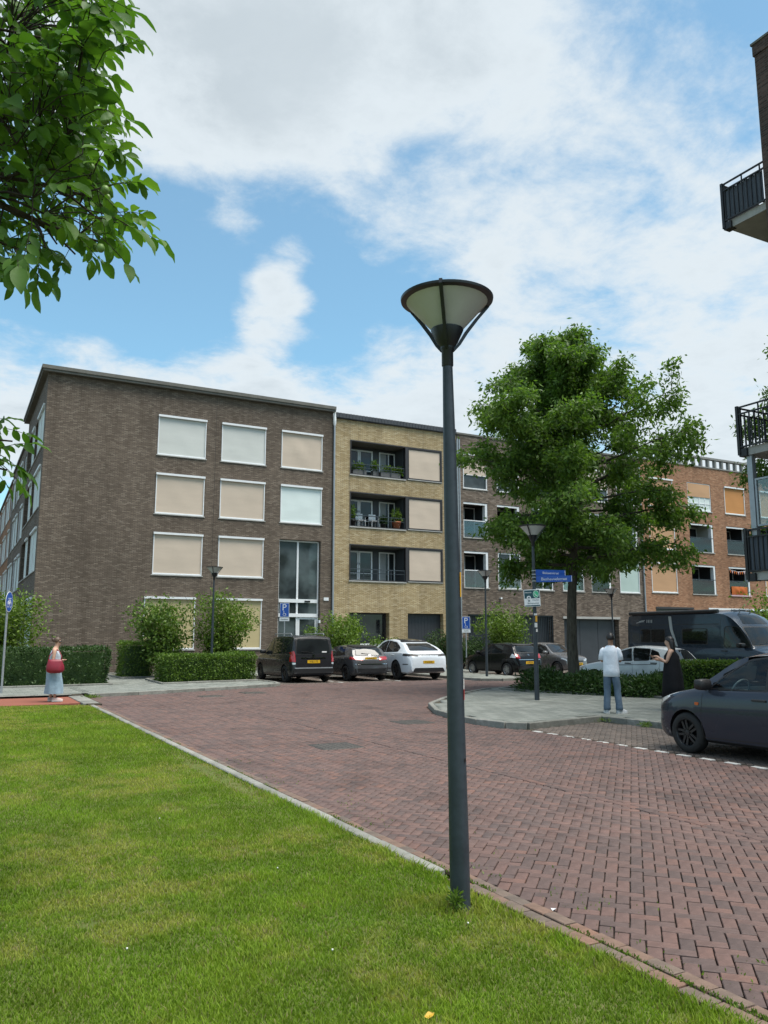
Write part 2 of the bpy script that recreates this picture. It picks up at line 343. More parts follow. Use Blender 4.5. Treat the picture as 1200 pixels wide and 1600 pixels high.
road_poly = [(3.44, -6), (9.78, -6), (9.78, 12.75), (9.5, 13.6), (9.55, 14.6), (9.95, 16.3), (10.75, 17.9), (12.0, 19.3), (13.4, 20.6), (15.4, 22.1), (18, 22.6), (30, 22.6), (30, 28.6),
             (21.6, 28.9), (21.35, 27.6), (20.9, 26.95), (19.7, 26.8), (19.0, 27.3), (18.85, 28.6), (10.85, 28.6), (10.7, 27.9), (10.2, 27.5), (7.5, 26.35), (5.2, 25.55), (3.44, 25.2)]
bay_polys = [[(9.9, -6), (12.3, -6), (12.3, 11.7), (12.1, 13.1), (10.1, 12.75), (9.9, 12.4)], [(10.9, 28.7), (18.8, 28.7), (18.8, 33.6), (10.9, 33.6)], [(21.6, 28.9), (30, 28.9), (30, 33.6), (21.6, 33.6)]]
car_park = [(19.2, 8), (30, 8), (30, 22.5), (19.2, 22.5)]
allp = road_poly
structure(MB().prism([(3.55, -8), (40, -8), (40, 40), (3.55, 40)], -0.07, -0.022).build('road', m_joint))
road = bpy.data.objects['road']
U = 0.0905
C45 = math.sqrt(.5)
def herring(polys, x0, x1, y0, y1, skipx=None):
    """herringbone laid at 45 degrees to the street"""
    out = []; us = [(x+y)*C45 for x in (x0, x1) for y in (y0, y1)]; vs_ = [(y-x)*C45 for x in (x0, x1) for y in (y0, y1)]
    for j in range(int(min(vs_)/U)-1, int(max(vs_)/U)+2):
        for i in range(int(min(us)/U)-1, int(max(us)/U)+2):
            r_ = (i-j) % 4
            if r_ == 0: u, v, L, W = (i+1)*U, (j+0.5)*U, 2*U, U
            elif r_ == 3: u, v, L, W = (i+0.5)*U, (j+1)*U, U, 2*U
            else: continue
            cx, cy = (u-v)*C45, (u+v)*C45
            if not (x0 < cx < x1 and y0 < cy < y1): continue
            if any(ipoly(cx, cy, p) for p in polys): out.append((cx, cy, L, W))
    return out
def block_mesh(lx, ly, h, c, g):
    return MB().cbox(-lx/2+g, lx/2-g, -ly/2+g, ly/2-g, -0.03, h, c)
def pave(blocks, name, m, parent, top=0.0, gap=0.0052, cham=0.0055, jit=0.003, n_ind=0, rest='brickwork', tilt=0.012, h=0.0, ang=0.0):
    """the n_ind blocks that show largest become objects, all the others one mesh"""
    sc = []
    for k, (cx, cy, lx, ly) in enumerate(blocks):
        q = project((cx, cy, top))
        vis = q is not None and -10 < q[0] < 1210 and -10 < q[1] < 1612
        sc.append((0 if vis else 1, q[2] if q else 99, k))
    order = sorted(sc); ind = set(k for v, _, k in order[:n_ind] if v == 0)
    shared = {}
    V = []; F = []
    for k, (cx, cy, lx, ly) in enumerate(blocks):
        dz = top+rnd.uniform(-jit, jit)+(0.0035*math.sin(cx*1.9+1.2*math.sin(cy*.8))+0.0035*math.sin(cy*1.3+cx*.6) if jit > .002 else 0); rot = ang+rnd.uniform(-0.018, 0.018)
        ex, ey = rnd.uniform(-tilt, tilt), rnd.uniform(-tilt, tilt)
        if k in ind:
            key = (round(lx, 3), round(ly, 3), rnd.randrange(3))
            if key not in shared:
                b = block_mesh(lx, ly, h, cham, gap); b.v = [(x+rnd.uniform(-.0012, .0012), y+rnd.uniform(-.0012, .0012), z) for x, y, z in b.v]
                shared[key] = b.mesh(name); shared[key].materials.append(m)
            o = link(name, shared[key], None, parent); o.location = (cx, cy, dz); o.rotation_euler = (ex, ey, rot)
        else:
            b = block_mesh(lx, ly, h, cham, gap).v; base = len(V); c_, s_ = math.cos(rot), math.sin(rot)
            V += [(cx+x*c_-y*s_, cy+x*s_+y*c_, dz+z+x*ey+y*ex) for x, y, z in b]
            F += [tuple(base+i for i in f) for f in ((8, 9, 10, 11), (4, 5, 9, 8), (5, 6, 10, 9), (6, 7, 11, 10), (7, 4, 8, 11), (0, 1, 5, 4), (1, 2, 6, 5), (2, 3, 7, 6), (3, 0, 4, 7))]
    if V: return stuff(link(rest, np_mesh(rest, V, F), m, parent))
X_D = 6.42
blk = herring([road_poly], 3.5, 26, 0.2, 28.8, X_D)
blk = [b for b in blk if in_frame((b[0], b[1], 0), 1400)]
pave(blk, 'brick', m_klinker, road, n_ind=300, rest='brickwork', ang=R(45), gap=0.0036, cham=0.0045)
#  channel course along the middle, edge courses beside the kerb
line = [(X_D, y*0.2115, 0.100, 0.2115) for y in range(0, 96)]
pave(line, 'channel_brick', m_klinker, road, top=0.0065, n_ind=60, rest='channel_brickwork')
edge = [(3.505, y*0.2115, 0.105, 0.2115) for y in range(-4, 119)]+[(3.395, y*0.2115+0.1, 0.105, 0.2115) for y in range(-4, 25)]
pave(edge, 'edge_brick', m_klinker_edge, road, top=0.006, n_ind=110, rest='edge_brickwork', jit=0.005)
bb = herring(bay_polys, 9.7, 30, 0.5, 33.7); bb = [b for b in bb if in_frame((b[0], b[1], 0), 1400)]
bay = structure(MB().prism([(9.84, -8), (12.5, -8), (12.5, 13.2), (9.84, 13.2)], -0.02, -0.017).build('parking_bay', m_joint))
pave([b for b in bb if b[1] < 14], 'bay_brick', m_klinker_bay, bay, top=-0.002, n_ind=150, rest='bay_brickwork', ang=R(45), gap=0.004, cham=0.0045)
bay2 = structure(MB().prism([(10.85, 28.65), (30, 28.65), (30, 33.65), (10.85, 33.65)], -0.02, -0.017).build('parking_bay', m_joint))
pave([b for b in bb if b[1] > 14], 'bay_brick', m_klinker_bay, bay2, top=-0.002, n_ind=0, rest='bay_brickwork', ang=R(45))
structure(MB().prism(car_park, -0.02, -0.004).build('car_park', m_klinker_bay))
#  white dash blocks that mark the bay
m_mark = plain('white_road_paint', (0.46, 0.46, 0.44), 0.7, 0.22, 12)
y = 12.35
for k in range(24):
    MB().cbox(-0.05, 0.05, -0.105, 0.105, -0.02, 0.0025, 0.004).build('bay_marking', m_mark, road).location = (9.845, y-k*0.43, 0)
for (x_, y0_, n_) in ((13.55, 28.75, 3), (16.1, 28.75, 3), (22.1, 29.0, 2), (24.3, 29.0, 2)):
    for k in range(n_): MB().cbox(-0.05, 0.05, -0.2, 0.2, -0.02, 0.004, 0.004).build('bay_marking', m_mark, bay2).location = (x_, y0_+0.25+k*0.9, 0)

# --- concrete kerb of the lawn, one stone per metre
kerb = structure(MB().box(3.33, 3.41, 5.3, 25.4, -0.07, -0.03).build('kerb', m_joint))
y = 5.45
while y < 25.0:
    L = 0.995
    MB().cbox(-0.06, 0.06, -L/2+0.003, L/2-0.003, -0.12, 0.022, 0.012).build('kerb_stone', m_kerb, kerb).location = (3.37+rnd.uniform(-.004, .004), y+L/2, rnd.uniform(-.004, .004)); y += 1.0
# kerb following a line of points, stones about a metre long
def kerb_line(pts, parent, top=0.11, width=0.12, name='kerb_stone', step=1.0, close=False):
    pts = [Vector((p[0], p[1])) for p in pts]
    if close: pts.append(pts[0])
    for a, b in zip(pts, pts[1:]):
        L = (b-a).length; n = max(1, round(L/step)); d = (b-a)/n; ang = math.atan2(d.y, d.x)
        for k in range(n):
            c = a+d*(k+0.5); l = d.length
            o = MB().cbox(-l/2+0.003, l/2-0.003, -width/2, width/2, -0.1, top, 0.012).build(name, m_kerb, parent)
            o.location = (c.x, c.y, rnd.uniform(-.004, .004)); o.rotation_euler = (0, 0, ang)
# --- pavements: sheets with tiles on them
def tiles(polys, x0, x1, y0, y1, s=0.3):
    out = []
    for j in range(int(y0/s), int(y1/s)+1):
        for i in range(int(x0/s)-1, int(x1/s)+1):
            cx, cy = (i+0.5+(0.5 if j % 2 else 0))*s, (j+0.5)*s
            if any(all(ipoly(cx+a, cy+b, p) for a in (-.13, .13) for b in (-.13, .13)) for p in polys) and in_frame((cx, cy, 0.1), 700): out.append((cx, cy, s, s))
    return out
isl_edge = [(9.58, 13.9), (9.66, 14.7), (10.02, 16.2), (10.8, 17.75), (12.05, 19.15), (13.45, 20.45), (15.4, 21.9), (17.5, 22.5)]
isl_front = [(12.42, -6), (12.42, 11.8), (12.3, 13.3), (10.0, 12.85), (9.72, 13.15), (9.58, 13.9)]
bed_tree = [(15.6, 21.4), (15.75, 20.2), (17.35, 16.3), (19.2, 13.5), (19.2, 22.4), (17.2, 22.3)]
isl_poly = isl_edge+[(19.2, 22.5), (19.2, -6)]+isl_front
pavI = structure(MB().prism([p for p in isl_edge]+[(19.2, 22.5), (19.2, -6)]+isl_front[:-1], -0.05, 0.076).build('pavement', m_joint))
ti = [b for b in tiles([isl_poly], 9.4, 16.8, 1, 22) if not ipoly(b[0], b[1], bed_tree)]
pave(ti, 'paving_tile', m_tile, pavI, top=0.096, n_ind=300, rest='paving_tiles', gap=0.002, jit=0.0015, tilt=0.003)
kerb_line(isl_edge, pavI, 0.11); kerb_line(isl_front, pavI, 0.11)
pav_edge = [(3.75, 25.3), (5.2, 25.62), (7.45, 26.42), (10.1, 27.55), (10.62, 27.95), (10.78, 28.7), (10.78, 33.7)]
pavA_poly = pav_edge+[(18.9, 33.7), (18.95, 28.6), (19.1, 27.4), (19.75, 26.92), (20.85, 27.05), (21.28, 27.65), (21.5, 28.9), (21.5, 33.7), (60, 33.7), (60, 38.98), (3.75, 38.98)]
pavA = structure(MB().prism(pavA_poly, -0.05, 0.068).build('pavement', m_joint))
pavL = structure(MB().prism([(-30, 25.5), (3.6, 25.5), (3.6, 60), (-30, 60)], -0.05, 0.068).build('pavement', m_joint))
bedA = [(6.75, 29.25), (10.5, 29.9), (10.5, 33.4), (6.9, 32.6)]; bedA2 = [(6.2, 33.9), (7.6, 34.1), (10.4, 34.6), (10.4, 38.2), (6.2, 38.2)]; bedL = [(-8, 28.9), (5.1, 29.6), (5.1, 33.5), (-8, 33.5)]
ti = [b for b in tiles([pavA_poly, [(-6, 25.55), (3.55, 25.55), (3.75, 25.4), (3.75, 38.9), (-6, 36)]], -6, 24, 25.3, 38.9) if not any(ipoly(b[0], b[1], p) for p in (bedA, bedA2, bedL)) and b[0] < 24]
pave(ti, 'paving_tile', m_tile, pavA, top=0.088, n_ind=200, rest='paving_tiles', gap=0.002, jit=0.0015, tilt=0.003)
kerb_line(pav_edge, pavA, 0.10); kerb_line([(18.9, 33.7), (18.95, 28.6), (19.1, 27.4), (19.75, 26.92), (20.85, 27.05), (21.28, 27.65), (21.5, 28.9), (21.5, 33.7)], pavA, 0.10)
kerb_line([(10.8, 33.72), (18.9, 33.72)], pavA, 0.10); kerb_line([(21.5, 33.72), (31.0, 33.72)], pavA, 0.10)
for poly in (bedA, bedA2, bedL, bed_tree):
    b_ = structure(MB().prism(poly, 0.0, 0.102).build('planting_bed', m_soil)); kerb_line(poly, b_, 0.15, 0.08, 'edging_stone', close=True)
# --- red cycle path that ends at the road
t = NT('red_asphalt'); n = t.noise(60, 4, 0.7); n2 = t.noise(0.7, 4, 0.6)
t.set(t.mix(n2, t.ramp(n, [(0.3, (0.19, 0.062, 0.04)), (0.7, (0.30, 0.105, 0.07))]), (0.21, 0.085, 0.06)), 0.85, spec=0.2); t.bump(n, 0.3, 0.005)
structure(MB().prism([(-60, 22.6), (2.35, 22.9), (3.28, 23.0), (3.28, 25.5), (-60, 25.5)], -0.05, 0.014).build('cycle_path', t.m))
kerb_line([(-20, 25.55), (3.3, 25.55)], pavL, 0.085, 0.1)
ramp_ = structure(MB().prism([(3.28, 22.2), (3.62, 22.2), (3.62, 25.5), (3.28, 25.5)], -0.05, 0.034).build('path_threshold', m_joint))
for k in range(3): MB().cbox(-0.2, 0.2, -0.49, 0.49, -0.03, 0.04, 0.01).build('threshold_slab', m_kerb, ramp_).location = (3.4, 23.0+k, 0)
# --- manhole covers in the road
t = NT('cast_iron'); n = t.noise(30, 4, 0.6); t.set(t.ramp(n, [(0.3, (0.035, 0.033, 0.031)), (0.7, (0.085, 0.078, 0.07))]), 0.55, 0.4); t.bump(n, 0.4, 0.004); m_iron = t.m
for (x_, y_, lb) in ((5.65, 12.25, 'square cast iron cover between the lawn kerb and the street lamp'), (7.0, 24.0, 'dark cast iron cover in the road near the trimmed hedge'), (8.6, 24.9, 'small iron cover in the road beside the dark van'), (8.6, 14.9, 'iron cover in the road beside the tiled corner with the man')):
    th = thing('manhole_cover', lb, 'manhole cover', (x_, y_, 0)); MB().cbox(-.36, .36, -.36, .36, -0.03, 0.0055, 0.004).build('frame', m_iron, th, True)
    m_ = MB()
    for a in range(6):
        for b in range(6): m_.cbox(-.3+a*.1, -.3+a*.1+.085, -.3+b*.1, -.3+b*.1+.085, 0, 0.009, 0.003)
    m_.build('lid', m_iron, th, True)

# --- lawn
t = NT('lawn_soil'); n = t.noise(3.0, 5, 0.65); n2 = t.noise(0.5, 4, 0.6)
t.set(t.mix(t.math('MULTIPLY', n2, 0.55), t.ramp(n, [(0.3, (0.07, 0.095, 0.025)), (0.55, (0.11, 0.125, 0.04)), (0.8, (0.17, 0.14, 0.08))]), (0.08, 0.12, 0.025)), 0.95, spec=0.1); m_lawn = t.m
lawn_poly = [(-60, -20), (3.29, -20), (3.29, 22.3), (2.4, 22.85), (-60, 22.5)]
lawn = structure(MB().prism(lawn_poly, -0.06, 0.0).build('lawn', m_lawn))
def vnoise(x, y, s, seed):
    """smooth value noise on a lattice"""
    rs = np.random.RandomState(seed); g = rs.rand(256, 256); u, v = x/s+500, y/s+500
    i, j = np.floor(u).astype(int), np.floor(v).astype(int); a, b = u-i, v-j; a = a*a*(3-2*a); b = b*b*(3-2*b)
    G = lambda p, q: g[p % 256, q % 256]
    return (G(i, j)*(1-a)+G(i+1, j)*a)*(1-b)+(G(i, j+1)*(1-a)+G(i+1, j+1)*a)*b
def grass(N):
    r_ = (nr.rand(N)*(27.5**0.62-1.9**0.62)+1.9**0.62)**(1/0.62)
    th = YAW+R(-34)+nr.rand(N)*R(70)
    x, y = r_*np.cos(th), r_*np.sin(th)
    k = (x < 3.285+0.05*vnoise(x, y, 0.2, 3)) & (y < 22.75-np.clip(x-2.2, 0, 2)*0.45) & (x > -16)
    k &= ((x-3.07)**2+(y-4.69)**2 > 0.0081)
    x, y, r_ = x[k], y[k], r_[k]; n = len(x)
    big, mid, sm = vnoise(x, y, 1.1, 1), vnoise(x, y, 0.35, 2), vnoise(x, y, 0.12, 5)
    dry = np.clip((0.36*big+0.30*mid+0.22*sm+0.12*vnoise(x, y, 0.06, 14)-0.50)*5.2, 0, 1)
    bare = np.clip((vnoise(x, y, 0.8, 9)*0.35+vnoise(x, y, 0.22, 8)*0.45+vnoise(x, y, 0.08, 17)*0.2-0.735)*11, 0, 1)
    bare = np.maximum(bare, np.clip(1-np.abs(x-3.12)/0.16, 0, 1)*np.clip(1-np.abs(y-10.6)/2.8, 0, 1)*2.2*(0.3+mid)).clip(0, 1)
    keep = nr.rand(n) > bare*0.85
    x, y, r_, big, mid, dry, bare, sm = [a[keep] for a in (x, y, r_, big, mid, dry, bare, sm)]; n = len(x)
    edge = np.clip(1-(3.3-x)/0.22, 0, 1)*(y < 9)
    ring = np.clip(1-(np.hypot(x-3.07, y-4.69)-0.09)/0.16, 0, 1)
    h = (0.016+0.024*nr.rand(n))*(0.7+0.65*mid)*(1-0.3*dry)*(1+0.9*edge+1.6*ring)*(0.9+0.02*r_)
    w = 0.0017*(1+0.2*r_)*(0.7+0.6*nr.rand(n))
    az = nr.rand(n)*2*np.pi; lean = (0.25+0.65*nr.rand(n))*h
    dx, dy = np.cos(az), np.sin(az); px_, py_ = -dy, dx
    la = nr.rand(n)*2*np.pi; lx, ly = np.cos(la)*lean, np.sin(la)*lean
    z0 = np.full(n, -0.003)
    P = lambda fx, fw_, fz: np.stack([x+lx*fx+px_*w*fw_, y+ly*fx+py_*w*fw_, z0+h*fz], 1)
    near = r_ < 7.5; far = ~near; q = lambda A, k: A[k]
    Vn = np.stack([P(0, -1, 0), P(0, 1, 0), P(.35, -.8, .6), P(.35, .8, .6), P(1, 0, 1)], 1)[near].reshape(-1, 3)
    Vf = np.stack([P(0, -1.2, 0), P(0, 1.2, 0), P(1, 0, 1)], 1)[far].reshape(-1, 3); nn_ = int(near.sum()); nf = int(far.sum())
    V = np.concatenate([Vn, Vf]); b = np.arange(nn_)[:, None]*5
    F = np.concatenate([b+np.array([[0, 1, 3]]), b+np.array([[0, 3, 2]]), b+np.array([[2, 3, 4]]), nn_*5+np.arange(nf)[:, None]*3+np.array([[0, 1, 2]])], 0)
    g1, g2, yl, br = np.array([0.115, 0.205, 0.018]), np.array([0.245, 0.335, 0.04]), np.array([0.38, 0.37, 0.09]), np.array([0.31, 0.25, 0.14])
    u = (0.5*nr.rand(n)+0.5*mid)[:, None]
    c = (g1*(1-u)+g2*u)*(0.72+0.30*vnoise(x, y, 0.16, 33)+0.28*vnoise(x, y, 0.55, 34))[:, None]; d_ = (dry*0.75*(0.5+0.6*nr.rand(n))).clip(0, 1)[:, None]; c = c*(1-d_)+yl*d_
    s_ = ((nr.rand(n) < 0.035+0.22*dry*sm+0.5*bare)*0.85)[:, None]; c = c*(1-s_)+br*s_
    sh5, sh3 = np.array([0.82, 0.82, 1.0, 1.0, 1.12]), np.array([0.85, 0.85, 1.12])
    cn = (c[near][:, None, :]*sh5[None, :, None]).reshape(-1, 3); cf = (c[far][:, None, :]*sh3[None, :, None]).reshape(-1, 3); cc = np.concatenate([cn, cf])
    return V, F, np.concatenate([cc, np.ones((len(cc), 1))], 1)
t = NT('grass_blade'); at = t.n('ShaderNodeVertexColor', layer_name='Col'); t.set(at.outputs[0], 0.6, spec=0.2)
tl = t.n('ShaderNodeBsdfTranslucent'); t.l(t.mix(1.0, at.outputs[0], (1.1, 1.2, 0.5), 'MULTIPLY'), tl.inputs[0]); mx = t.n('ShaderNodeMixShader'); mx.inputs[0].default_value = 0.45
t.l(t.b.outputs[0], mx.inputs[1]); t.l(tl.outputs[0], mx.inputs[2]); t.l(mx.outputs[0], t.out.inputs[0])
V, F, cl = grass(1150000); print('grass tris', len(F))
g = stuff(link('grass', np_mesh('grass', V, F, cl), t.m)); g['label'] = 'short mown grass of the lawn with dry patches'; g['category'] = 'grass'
# ================================================================ buildings
YF = 39.0
class Fac:
    """a facade plane: u along it, d outwards, z up"""
    def __init__(s, axis, pos, sgn=-1): s.a, s.p, s.s = axis, pos, sgn
    def pt(s, u, d, z): return (u, s.p+s.s*d, z) if s.a == 'Y' else (s.p+s.s*d, u, z)
    def box(s, m, u0, u1, d0, d1, z0, z1):
        if s.a == 'Y': return m.box(u0, u1, s.p+s.s*d0, s.p+s.s*d1, z0, z1)
        return m.box(s.p+s.s*d0, s.p+s.s*d1, u0, u1, z0, z1)
    def frame(s, m, u0, u1, d0, d1, z0, z1, w, wb=None, wt=None):
        wb = wb or w; wt = wt or w
        s.box(m, u0, u0+w, d0, d1, z0, z1); s.box(m, u1-w, u1, d0, d1, z0, z1)
        s.box(m, u0+w, u1-w, d0, d1, z0, z0+wb); s.box(m, u0+w, u1-w, d0, d1, z1-wt, z1); return m
    def wall(s, u0, u1, z0, z1, ops, mat_, parent, name='wall'):
        us = sorted(set([u0, u1]+[o[0] for o in ops]+[o[1] for o in ops])); zs = sorted(set([z0, z1]+[o[2] for o in ops]+[o[3] for o in ops]))
        m = MB()
        for a, b in zip(us, us[1:]):
            run = None
            for c, d in zip(zs, zs[1:]):
                cu, cz = (a+b)/2, (c+d)/2
                if not any(o[0] < cu < o[1] and o[2] < cz < o[3] for o in ops):
                    run = (run[0], d) if run else (c, d)
                elif run:
                    m.quad(s.pt(a, 0, run[0]), s.pt(b, 0, run[0]), s.pt(b, 0, run[1]), s.pt(a, 0, run[1])); run = None
            if run: m.quad(s.pt(a, 0, run[0]), s.pt(b, 0, run[0]), s.pt(b, 0, run[1]), s.pt(a, 0, run[1]))
        for o in ops:
            a, b, c, d = o[:4]; e = -(o[4] if len(o) > 4 else 0.14)
            m.quad(s.pt(a, 0, c), s.pt(a, e, c), s.pt(a, e, d), s.pt(a, 0, d)); m.quad(s.pt(b, 0, c), s.pt(b, 0, d), s.pt(b, e, d), s.pt(b, e, c))
            m.quad(s.pt(a, 0, d), s.pt(a, e, d), s.pt(b, e, d), s.pt(b, 0, d)); m.quad(s.pt(a, 0, c), s.pt(b, 0, c), s.pt(b, e, c), s.pt(a, e, c))
        return m.build(name, mat_, parent)
def sheet(F, u0, u1, z0, z1, d, sag=0.0, nu=10, nz=8):
    m = MB(); ph = rnd.uniform(0, 6)
    pts = [F.pt(u0+(u1-u0)*i/nu, d+sag*math.sin(math.pi*i/nu)*math.sin(math.pi*j/nz)*(0.6+0.4*math.sin(ph+i*1.3+j*0.7)), z0+(z1-z0)*j/nz) for j in range(nz+1) for i in range(nu+1)]
    m.add(pts, [(j*(nu+1)+i, j*(nu+1)+i+1, (j+1)*(nu+1)+i+1, (j+1)*(nu+1)+i) for j in range(nz) for i in range(nu)]); return m
def w_screen(F, P, u0, u1, z0, z1, fab, fmat=None, sag=0.02, cass=True, half=None):
    """window behind a lowered fabric sun screen: frame, cassette, cloth, bottom bar, sill"""
    fmat = fmat or m_white
    w = F.frame(MB(), u0+.012, u1-.012, -.10, 0.012, z0+.012, z1-.012, 0.042).build('window', fmat, P)
    F.box(MB(), u0+.06, u1-.06, -.09, -.075, z0+.06, z1-.06).build('pane', m_glassg, w)
    zb = z0+0.085 if half is None else half
    sheet(F, u0+.05, u1-.05, zb, z1-.08, -.03, sag).build('screen', fab, w, smooth=True)
    F.box(MB(), u0+.052, u1-.052, -.05, -.012, zb-.03, zb).build('screen_bar', fmat, w)
    if cass: F.box(MB(), u0-.005, u1+.005, 0.013, 0.085, z1-.095, z1+.005).build('screen_cassette', fmat, w)
    F.box(MB(), u0-.05, u1+.05, -.02, 0.045, z0-.04, z0+.004).build('sill', m_conc, w)
    return w
def w_glass(F, P, u0, u1, z0, z1, mull=(0.5,), trans=(), fmat=None, g=None, dep=0.10, fw_=0.06):
    fmat = fmat or m_white; m = F.frame(MB(), u0+.012, u1-.012, -dep, -dep+.07, z0+.012, z1-.012, fw_)
    for k in mull: F.box(m, u0+(u1-u0)*k-.03, u0+(u1-u0)*k+.03, -dep+.003, -dep+.063, z0+.05, z1-.05)
    for k in trans: F.box(m, u0+.05, u1-.05, -dep+.006, -dep+.06, z0+(z1-z0)*k-.03, z0+(z1-z0)*k+.03)
    w = m.build('window', fmat, P)
    xs = [0]+list(mull)+[1]; zs = [0]+list(trans)+[1]
    for a, b in zip(xs, xs[1:]):
        for c, d in zip(zs, zs[1:]):
            F.box(MB(), u0+(u1-u0)*a+.02, u0+(u1-u0)*b-.02, -dep+.025, -dep+.037, z0+(z1-z0)*c+.02, z0+(z1-z0)*d-.02).build('pane', g or m_glass, w)
    F.box(MB(), u0-.05, u1+.05, -.02, 0.05, z0-.06, z0+.004).build('sill', m_conc, w)
    return w
def leaf_cloud(N, fn, size, droop=0.3, seed=0, aspect=0.45, fold=0.25, up_bias=0.0):
    """N leaves (4-vertex folded blades); fn(n) -> positions and outward directions"""
    rs = np.random.RandomState(seed); p, nrm = fn(N, rs); n = len(p)
    d = rs.normal(size=(n, 3)); d /= np.linalg.norm(d, axis=1)[:, None]; d = d*0.9+nrm*0.8; d[:, 2] -= droop; d /= np.linalg.norm(d, axis=1)[:, None]
    s = np.cross(d, rs.normal(size=(n, 3))+np.array([0, 0, up_bias])); s /= np.linalg.norm(s, axis=1)[:, None]+1e-9; u = np.cross(s, d)
    L = (size*(0.6+0.8*rs.rand(n)))[:, None]; W = L*aspect
    V = np.stack([p, p+d*L*.45+s*W*.5+u*W*fold*.5, p+d*L, p+d*L*.45-s*W*.5+u*W*fold*.5], 1).reshape(-1, 3)
    b = np.arange(n)[:, None]*4; F_ = np.concatenate([b+np.array([[0, 1, 2]]), b+np.array([[0, 2, 3]])], 0)
    return V, F_
def blob_fn(c, r, shell=0.5):
    c = np.array(c, float); r = np.array(r, float)
    def fn(N, rs):
        d = rs.normal(size=(N, 3)); d /= np.linalg.norm(d, axis=1)[:, None]; q = (shell+(1-shell)*rs.rand(N))[:, None]
        return c+d*r*q, d
    return fn
def pot_plant(P_, x, y, z, r, h, potm, seed, label, leafm_, n=260, rect=None, group=None):
    th = thing('potted_plant', label, 'plant', (x, y, z), group=group)
    if rect: MB().box(-rect[0], rect[0], -rect[1], rect[1], 0, rect[2]).build('planter', potm, th, True); zt = rect[2]
    else:
        MB().lathe([(0, 0), (r*.7, 0), (r, r*1.5), (r*1.08, r*1.5), (r*1.08, r*1.75), (r*.9, r*1.75), (0, r*1.6)], 14).build('pot', potm, th, True, True); zt = r*1.7
    rx, ry = (rect[0]*1.0, rect[1]*1.2) if rect else (r*1.3, r*1.3)
    V, F_ = leaf_cloud(n, blob_fn((0, 0, zt+h*.45), (rx, ry, h*.55), 0.1), 0.16, 0.0, seed, 0.35)
    link('foliage', np_mesh('foliage', V, F_), leafm_, th, True)
m_terra = plain('terracotta', (0.36, 0.12, 0.06), 0.8, 0.2, 8); m_potgrey = plain('grey_planter', (0.10, 0.10, 0.10), 0.7, 0.2, 8); m_curtain = fabric('curtain_cloth', (0.30, 0.31, 0.31), 0.1)
